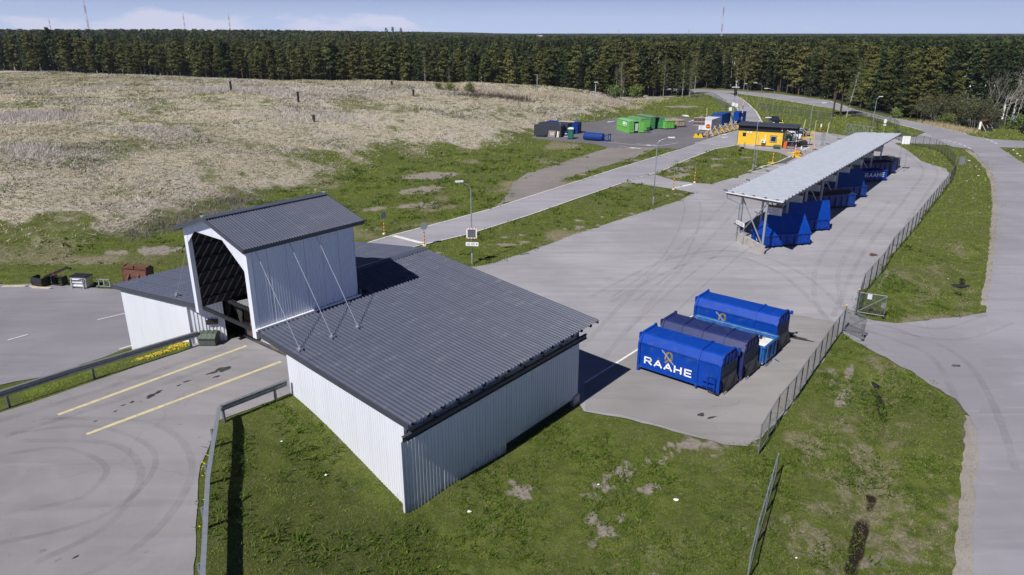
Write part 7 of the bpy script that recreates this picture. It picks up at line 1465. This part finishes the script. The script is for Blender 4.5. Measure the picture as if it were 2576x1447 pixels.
# trees one can single out
put_tree('lawnpine0', 81.4, 184.3, 1.0, 0, 'tall dark trunked pine on the far lawn, left of the pair', 'pine_tree'); put_tree('lawnpine1', 83.6, 185.0, 1.02, 2, 'tall dark trunked pine on the far lawn, right of the pair', 'pine_tree')
put_tree('birch1', 83.4, 181.2, 1.12, 1, 'leaning white birch on the far lawn beside the pine pair', 'birch_tree', tilt=R(9)); g = G(2201, 327); put_tree('barelow', g.x, g.y, 1.0, 0, 'small bare spreading tree by the sliding gate', 'bare_tree')
g = G(1562, 246); put_tree('snag', g.x, g.y - 2, .95, 0, 'dead grey snag standing in front of the dark forest edge', 'dead_tree')
for k, (px, py, sc) in enumerate(((1716, 247, .95), (1733, 246, .8), (1737, 246, .9), (1070, 218, .75))): g = on_land(px, py); put_tree('birch%d' % (k % 3), g.x, g.y, sc, k * 2, ['slender white birch at the far lawn corner, left of three', 'slender white birch at the far lawn corner, middle of three', 'slender white birch at the far lawn corner, right of three', 'single white birch in front of the pines behind the mound'][k], 'birch_tree')
for k, (px, py, s, kk) in enumerate(((2512, 322, 1.15, 'bare1'), (2540, 318, 1.2, 'bare0'), (2556, 316, 1.25, 'bare1'), (2575, 318, 1.2, 'bare0'), (2490, 312, 1.0, 'bare0'), (2528, 312, 1.1, 'bare1'), (2600, 322, 1.3, 'bare1'), (2470, 306, 1.0, 'bare0'))): g = G(px, py); put_tree(kk, g.x, g.y, s, k, 'tall bare grey tree ' + ['left of the parking sign, pale trunk', 'right behind the parking sign', 'above the parked black car', 'at the right picture edge', 'behind the rusty notice stand', 'between notice stand and parking sign', 'just past the right picture edge', 'above the alder thicket end'][k], 'bare_tree', tilt=R(6))
for k in range(11):
    px = 2318 + k * 17; py = 303 + k * 2.2 + (k % 3) * 2; g = G(px, py - 3); put_tree('alder%d' % (k % 3), g.x, g.y, .85 + .35 * ((k * 37) % 10) / 10, k, 'grey green leafing alder thicket bush beside the road bend', 'alder_bush', 'alder thicket at the road bend', 'bush')
for k, (px, py, s, lb) in enumerate(((1105, 226, .7, 'round light green bush before the pines, left of three'), (1135, 229, .8, 'round light green bush before the pines, middle of three'), (1178, 233, .9, 'round light green bush before the pines, right of three'), (2370, 318, 1.1, 'bright green bush at the road verge below the thicket'), (2255, 297, .9, 'low green bush on the road verge under the pines'), (1550, 248, 1.4, 'light green bush at the foot of the dead snag'), (1600, 247, 1.5, 'light green bush right of the dead snag'), (2560, 325, 1.2, 'dark twiggy bush beside the parking sign'))): g = on_land(px, py); put_tree('shrub%d' % (k % 2), g.x, g.y, s, k, lb, 'bush', cat='bush')
# ------------------------------------------------------------------ grass: blades in clumps
def clumps(x, y, h, w, col, lean, nb, g, spread):
    n = len(x); z = terrain(x, y); X_ = np.repeat(x, nb) + g.normal(size=n * nb) * np.repeat(spread, nb); Y_ = np.repeat(y, nb) + g.normal(size=n * nb) * np.repeat(spread, nb); Z_ = np.repeat(z, nb) - .02
    hh = np.repeat(h, nb) * g.uniform(.5, 1.2, n * nb); ww = np.repeat(w, nb) * g.uniform(.6, 1.3, n * nb); a = g.uniform(0, 6.283, n * nb); dx, dy = np.cos(a), np.sin(a); la = g.uniform(0, 6.283, n * nb); lm = hh * np.abs(g.normal(size=n * nb)) * np.repeat(lean, nb)
    b0 = np.stack([X_ - dx * ww / 2, Y_ - dy * ww / 2, Z_], 1); b1 = np.stack([X_ + dx * ww / 2, Y_ + dy * ww / 2, Z_], 1); tp = np.stack([X_ + np.cos(la) * lm + .15 * hh, Y_ + np.sin(la) * lm, Z_ + hh], 1)
    v = np.stack([b0, b1, tp], 1).reshape(-1, 3); c = np.repeat(np.clip(np.repeat(col, nb, 0) * (1 + .15 * g.normal(size=(n * nb, 1))), .004, 1), 3, 0); return v, c
def inview(x, y, m=3): return np.abs(x) < y * .735 + m
HALLP = [(H3(u, v).x, H3(u, v).y) for u, v in ((-.05, -.0), (26.7, -.0), (26.7, 13.5), (-.05, 13.5))]
def blocked(x, y): return paved(x, y) | (sdist(x, y, HALLP) < 0) | (sdist(x, y, RAMP) < .05)
def scatter(name, label, r0, r1, dens_, size, seed, nb=4, mode='lawn'):
    g = np.random.default_rng(seed); A = (r1 * r1 - r0 * r0) * .66; n = int(A * dens_); r = np.sqrt(g.uniform(r0 * r0, r1 * r1, n)); th = g.uniform(-.66, .66, n); x, y = r * np.sin(th), r * np.cos(th)
    k = inview(x, y); x, y = x[k], y[k]; k = sdist(x, y, FOREST) > 1; x, y = x[k], y[k]; k = ~blocked(x, y); x, y = x[k], y[k]
    dry, bare, brown = zone(x, y); n = len(x); m1 = g.random(n); d = np.hypot(x, y)
    isd = dry > m1
    if mode == 'lawn':
        keep = ~isd & (g.random(n) > bare * .93); x, y, brown, d = x[keep], y[keep], brown[keep], d[keep]; n = len(x)
        thin = fbm(x, y, 3.2, 81) ; keep = g.random(n) < np.clip(.35 + 1.6 * (thin - .30), .12, 1); x, y, brown, d = x[keep], y[keep], brown[keep], d[keep]; n = len(x)
        hue = fbm(x, y, 1.6, 83)[:, None]; big = fbm(x, y, 8, 85)[:, None]; col = np.array([.112, .170, .018]) * (1 - hue) * 1.2 + np.array([.245, .310, .044]) * hue * 1.1
        col = col * (1 - .5 * sm((big - .5) / .2)) + np.array([.190, .205, .052]) * .5 * sm((big - .5) / .2); br_ = (g.random(n) < np.clip(brown, 0, .9) + .14)[:, None]; col = np.where(br_, np.array([.33, .285, .185]) * g.uniform(.6, 1.2, (n, 1)), col)
        h = size * (.45 + 1.0 * fbm(x, y, 2.2, 87)) * (1 + d * .004); w = size * .22 * (1 + d * .012); lean = np.full(n, .9); sp = np.full(n, size * .55)
    else:
        keep = isd; x, y, d = x[keep], y[keep], d[keep]; n = len(x); pale = fbm(x, y, 14, 91); tall = fbm(x, y, 7, 93); gold = fbm(x, y, 4, 95)
        col = np.array([.58, .52, .39])[None] * (.6 + .7 * gold[:, None]); pk = sm((pale - .52) / .12)[:, None]; col = col * (1 - pk) + np.array([.60, .55, .51])[None] * pk * (.8 + .35 * gold[:, None])
        gr = (g.random(n) < .20 + .45 * sm((fbm(x, y, 6, 97) - .52) / .12))[:, None]; col = np.where(gr, np.array([.13, .15, .06]) * g.uniform(.7, 1.5, (n, 1)), col)
        dk_ = (sdist(x, y, GREY) < 2)[:, None]; col = np.where(dk_ & (g.random(n) < .8)[:, None], np.array([.27, .245, .24]) * g.uniform(.6, 1.4, (n, 1)), col)
        h = size * (.30 + .7 * tall + .5 * pk[:, 0]) * (1 + d * .0015); w = size * .20 * (1 + d * .007); lean = np.full(n, 2.2); sp = size * (.5 + d * .0015)
    v, c = clumps(x, y, h, w, col, lean, nb, g, sp)
    ob = mesh_np(name, v, np.arange(len(v), dtype=np.int32).reshape(-1, 3), GRASSM, c); tag(ob, label, 'grass', kind='stuff'); return len(v) // 3
GRASSM = attr_mat('grass_blades', .8, trans=.22)
NT = 0
NT += scatter('lawn_grass', 'short green grass round the hall and the ditch', 18, 48, 85, .085, 301, 3)
NT += scatter('lawn_grass', 'short green grass of the middle lawns', 48, 100, 16, .12, 302, 3)
NT += scatter('lawn_grass', 'green grass of the far lawns', 100, 260, 2.6, .20, 303, 3)
NT += scatter('dry_grass', 'straw coloured dead grass on the near mound slope', 50, 130, 11.0, .26, 311, 4, 'dry')
NT += scatter('dry_grass', 'straw coloured dead grass on the mound top', 130, 300, 3.2, .34, 312, 4, 'dry')
def weeds(name, label, n, box, size, seed, col):
    g = np.random.default_rng(seed); x = g.uniform(box[0], box[1], n); y = g.uniform(box[2], box[3], n); k = inview(x, y) & ~blocked(x, y); x, y = x[k], y[k]
    cl = fbm(x, y, 2.4, 501); k = (cl > .52) & (sdist(x, y, POLY['main_road']) > 1.4) & (sdist(x, y, DRYP) > 0); x, y, cl = x[k], y[k], cl[k]; n = len(x); d = np.hypot(x, y)
    v, c = clumps(x, y, size * (.5 + 2.2 * (cl - .5)) * (1 + d * .006), np.full(n, size * .34) * (1 + d * .006), np.array(col)[None] * g.uniform(.6, 1.35, (n, 1)), np.full(n, 1.3), 7, g, np.full(n, size * .6))
    tag(mesh_np(name, v, np.arange(len(v), dtype=np.int32).reshape(-1, 3), GRASSM, c), label, 'weeds', kind='stuff')
weeds('lawn_weeds', 'taller dark green weed tufts in the near lawns', 26000, (-14, 34, 16, 62), .17, 601, (.085, .135, .018))
weeds('lawn_weeds', 'taller green weed tufts in the middle lawns', 9000, (-48, 40, 62, 130), .26, 602, (.090, .135, .022))
def tall_edge(px, n, hgt, seed, col, spread=1.2):
    g = np.random.default_rng(seed); pts = [on_land(*p) for p in px]; t = g.uniform(0, len(pts) - 1.001, n); i = t.astype(int); f = t - i; a = np.array([(p.x, p.y) for p in pts]); x = a[i, 0] * (1 - f) + a[i + 1, 0] * f + g.normal(size=n) * spread; y = a[i, 1] * (1 - f) + a[i + 1, 1] * f + g.normal(size=n) * spread
    k = ~blocked(x, y); x, y = x[k], y[k]; n = len(x); v, c = clumps(x, y, np.full(n, hgt), np.full(n, hgt * .09), np.array(col)[None].repeat(n, 0), np.full(n, .45), 5, g, np.full(n, .25)); return v, c
V_, C_ = zip(*[tall_edge([(850, 212), (1000, 216), (1150, 226), (1330, 240), (1450, 250), (1560, 262), (1590, 275)], 1500, 1.1, 1, (.54, .47, .38), 1.6), tall_edge([(2300, 309), (2360, 319), (2400, 328), (2440, 336)], 500, 1.1, 2, (.46, .38, .24), .9), tall_edge([(20, 300), (80, 290), (140, 300)], 700, .8, 3, (.54, .50, .48), 3.0), tall_edge([(60, 370), (130, 385)], 300, .7, 4, (.56, .53, .50), 2.2), tall_edge([(480, 235), (540, 225), (600, 228), (640, 235)], 500, .9, 5, (.58, .54, .52), 3.0), tall_edge([(700, 300), (800, 290), (880, 300)], 600, .7, 6, (.60, .56, .53), 3.0), tall_edge([(330, 600), (450, 560), (560, 525), (640, 495)], 700, .45, 7, (.27, .245, .245), 1.0), tall_edge([(1150, 240), (1250, 246), (1330, 252)], 400, 1.0, 8, (.13, .095, .085), 1.6)])
for pth, n_, hg in (([(2385, 470), (2300, 583), (2217, 692), (2160, 760)], 420, .35), ([(2119, 838), (2060, 920), (1995, 1016), (1912, 1140)], 420, .25), ([(1950, 1205), (1902, 1375), (1882, 1450)], 160, .2), ([(2424, 1240), (2410, 1447)], 200, .16), ([(1560, 1050), (1700, 1089), (1830, 1124), (1900, 1110)], 260, .14), ([(1200, 668), (1427, 598), (1650, 527), (1728, 499)], 260, .22), ([(1035, 1300), (1200, 1195), (1420, 1058)], 260, .16)):
    q = tall_edge(pth, n_, hg, 20 + n_, (.15, .20, .04), .16); V_ += (q[0],); C_ += (q[1],)
v = np.concatenate(V_); c = np.concatenate(C_); tag(mesh_np('tall_dry_grass', v, np.arange(len(v), dtype=np.int32).reshape(-1, 3), GRASSM, c), 'tall pale reed grass along the mound crest and road verge', 'grass', kind='stuff')
def dandelions():
    g = np.random.default_rng(5); L = []
    for (u0, v0, u1, v1, n, s) in ((18.7, -2.6, 18.1, -.2, 260, .35), (18.5, -.9, 18.0, .0, 120, .25), (7.6, -4.6, 2.5, -8.2, 45, .22), (12, -12, 30, -20, 12, 3)):
        t = g.random(n); u = u0 + (u1 - u0) * t + g.normal(size=n) * s; w = v0 + (v1 - v0) * t + g.normal(size=n) * s * .5
        for a, b in zip(u, w): q = H3(a, b); L.append((q.x, q.y))
    a = np.array(L); k = ~blocked(a[:, 0], a[:, 1]); a = a[k]; z = terrain(a[:, 0], a[:, 1]) + g.uniform(.08, .16, len(a)); n = 6; vs = []; fs = []
    for i, (x, y) in enumerate(a):
        o = len(vs); r = g.uniform(.02, .035); vs.append((x, y, z[i] + .012)); vs += [(x + r * math.cos(k * 1.047), y + r * math.sin(k * 1.047), z[i]) for k in range(6)]; fs += [(o, o + 1 + k, o + 1 + (k + 1) % 6) for k in range(6)]
    tag(mesh_np('dandelions', np.array(vs), np.array(fs, np.int32), mat('dandelion_yellow', (.80, .56, .01), .6, var=.05)), 'yellow dandelions flowering on the ramp banks', 'flowers', kind='stuff')
dandelions()
# ------------------------------------------------------------------ things on the skyline
MASTR = mat('mast_red', (.38, .13, .11), .6, var=.05); MASTW = mat('mast_white', (.62, .63, .66), .6, var=.05)
def mast(label, px, dist, top_px, w=1.4, name='radio_mast'):
    x = (px - 1288) / FPX * dist / _cp; y = dist; b = Vector((x, y, TZ(x, y))); h = top_at(Vector((x, y, 0)), top_px) - b.z if top_px is not None else 150
    t = thing(name, label, 'mast', b); n = 8
    for k in range(n):
        z0, z1 = h * k / n, h * (k + 1) / n; mb = MB(); m_ = 6
        for s in ((-1, -1), (1, -1), (0, 1)): mb.bar((s[0] * w / 2, s[1] * w / 2, z0), (s[0] * w / 2, s[1] * w / 2, z1), w * .16)
        for j in range(m_): a = z0 + (z1 - z0) * j / m_; c_ = z0 + (z1 - z0) * (j + 1) / m_; mb.bar((-w / 2, -w / 2, a), (w / 2, -w / 2, c_), w * .1); mb.bar((w / 2, -w / 2, a), (0, w / 2, c_), w * .1); mb.bar((0, w / 2, a), (-w / 2, -w / 2, c_), w * .1)
        mb.build('lattice_section', (MASTR, MASTW)[k % 2], t)
    return t
mast('tall red and white lattice mast rising out of the left picture top', 347, 1000, -45, 1.7); mast('thin red and white mast left of the white tower block', 262, 2200, 47, 2.2); mast('red and white mast on the skyline above the mound middle', 561, 1700, 33, 2.0); mast('pale mast on the skyline beside the church spire', 661, 1700, 34, 2.0); mast('tall thin red and white mast right of the picture middle', 1755, 1050, -45, 1.5); mast('tiny mast on the right skyline, left of two', 1526, 2600, 73, 1.6); mast('tiny mast on the right skyline, right of two', 1682, 2600, 72, 1.8); mast('tiny mast left of the tall tree group on the skyline', 1022, 2600, 75, 1.6)
def at_far(px, dist): x = (px - 1288) / FPX * dist / _cp; return Vector((x, dist, TZ(x, dist)))
b = at_far(293, 1900); h = top_at(Vector((b.x, b.y, 0)), 73) - b.z; t = thing('tower_block', 'white water tower block on the left skyline', 'building', b); MB().prism([(-6, 0), (5.5, 0), (5.5, h - 1), (3, h), (-6.5, h)], -5, 5, 'y').build('wall', MASTW, t); MB().bx(5.52, 7.5, -5, 5, 0, h - 3).build('side_wing', mat('blue_grey_wall', (.28, .34, .45), .6), t)
for k in range(5): MB().bx(-5 + k * 2, -4.2 + k * 2, -5.1, -5.0, h * .72, h * .9).build('window', GLASS, t)
b = at_far(677, 1800); h = top_at(Vector((b.x, b.y, 0)), 74) - b.z; t = thing('church', 'dark church spire on the skyline behind the mound', 'church', b); MB().bx(-2.5, 2.5, -2.5, 2.5, 0, h * .72).build('tower', mat('church_wall', (.30, .26, .24), .7), t); MB().lathe([(2.6, 0), (1.6, h * .08), (.9, h * .13), (.1, h * .28)], 8, (0, 0, h * .72)).build('spire', BLACKM, t); MB().bx(-2.3, 14, -5, 5, 0, h * .45).build('nave', mat('church_wall', (.3, .26, .24), .7), t)
for k, (px, ds, w, hh, lb) in enumerate(((1350, 1050, 7, 15.5, 'white tower building deep in the forest'), (1362, 1060, 16, 12.5, 'long low white building beside the white forest tower'), (1522, 1250, 22, 13.5, 'long white building far off in the forest'), (1448, 1150, 9, 12.8, 'small white building roof among the far pines'), (1160, 1200, 8, 13, 'tiny pale building roof in the left far pines'))):
    b = at_far(px, ds); t = thing('far_building', lb, 'building', b); MB().bx(-w / 2, w / 2, -4, 4, 0, hh).build('wall', MASTW, t); MB().prism([(-4.3, hh), (4.3, hh), (0, hh + 1.2)], -w / 2 - .3, w / 2 + .3, 'x').build('roof', mat('pale_roof', (.45, .45, .46), .6), t)
    for j in range(max(2, int(w / 3))): MB().bx(-w / 2 + .8 + j * 2.6, -w / 2 + 2.2 + j * 2.6, -4.08, -4.0, hh - 2.6, hh - 1.2).build('window', GLASS, t)
for k, px in enumerate((1008, 1022, 1040)): b = at_far(px, 1600); put_tree('far%d' % (k % 2), b.x, b.y, 1.65 + .12 * (k % 2), k, 'broad tree standing above the far skyline, %s of three' % ('left', 'middle', 'right')[k], 'broadleaf_tree')
# ------------------------------------------------------------------ thin air over the far forest
def haze():
    m = bpy.data.materials.new('haze_air'); m.use_nodes = True; nt = m.node_tree; nt.nodes.clear(); o_ = nt.nodes.new('ShaderNodeOutputMaterial'); pv = nt.nodes.new('ShaderNodeVolumePrincipled')
    pv.inputs['Color'].default_value = (.78, .87, 1, 1); pv.inputs['Density'].default_value = .0001; pv.inputs['Anisotropy'].default_value = .2; nt.links.new(pv.outputs[0], o_.inputs['Volume'])
    tag(MB().bx(-4700, 4700, -60, 5300, -3, 180).build('haze', m), 'thin bluish haze over the far forest', 'haze', kind='stuff')
haze()
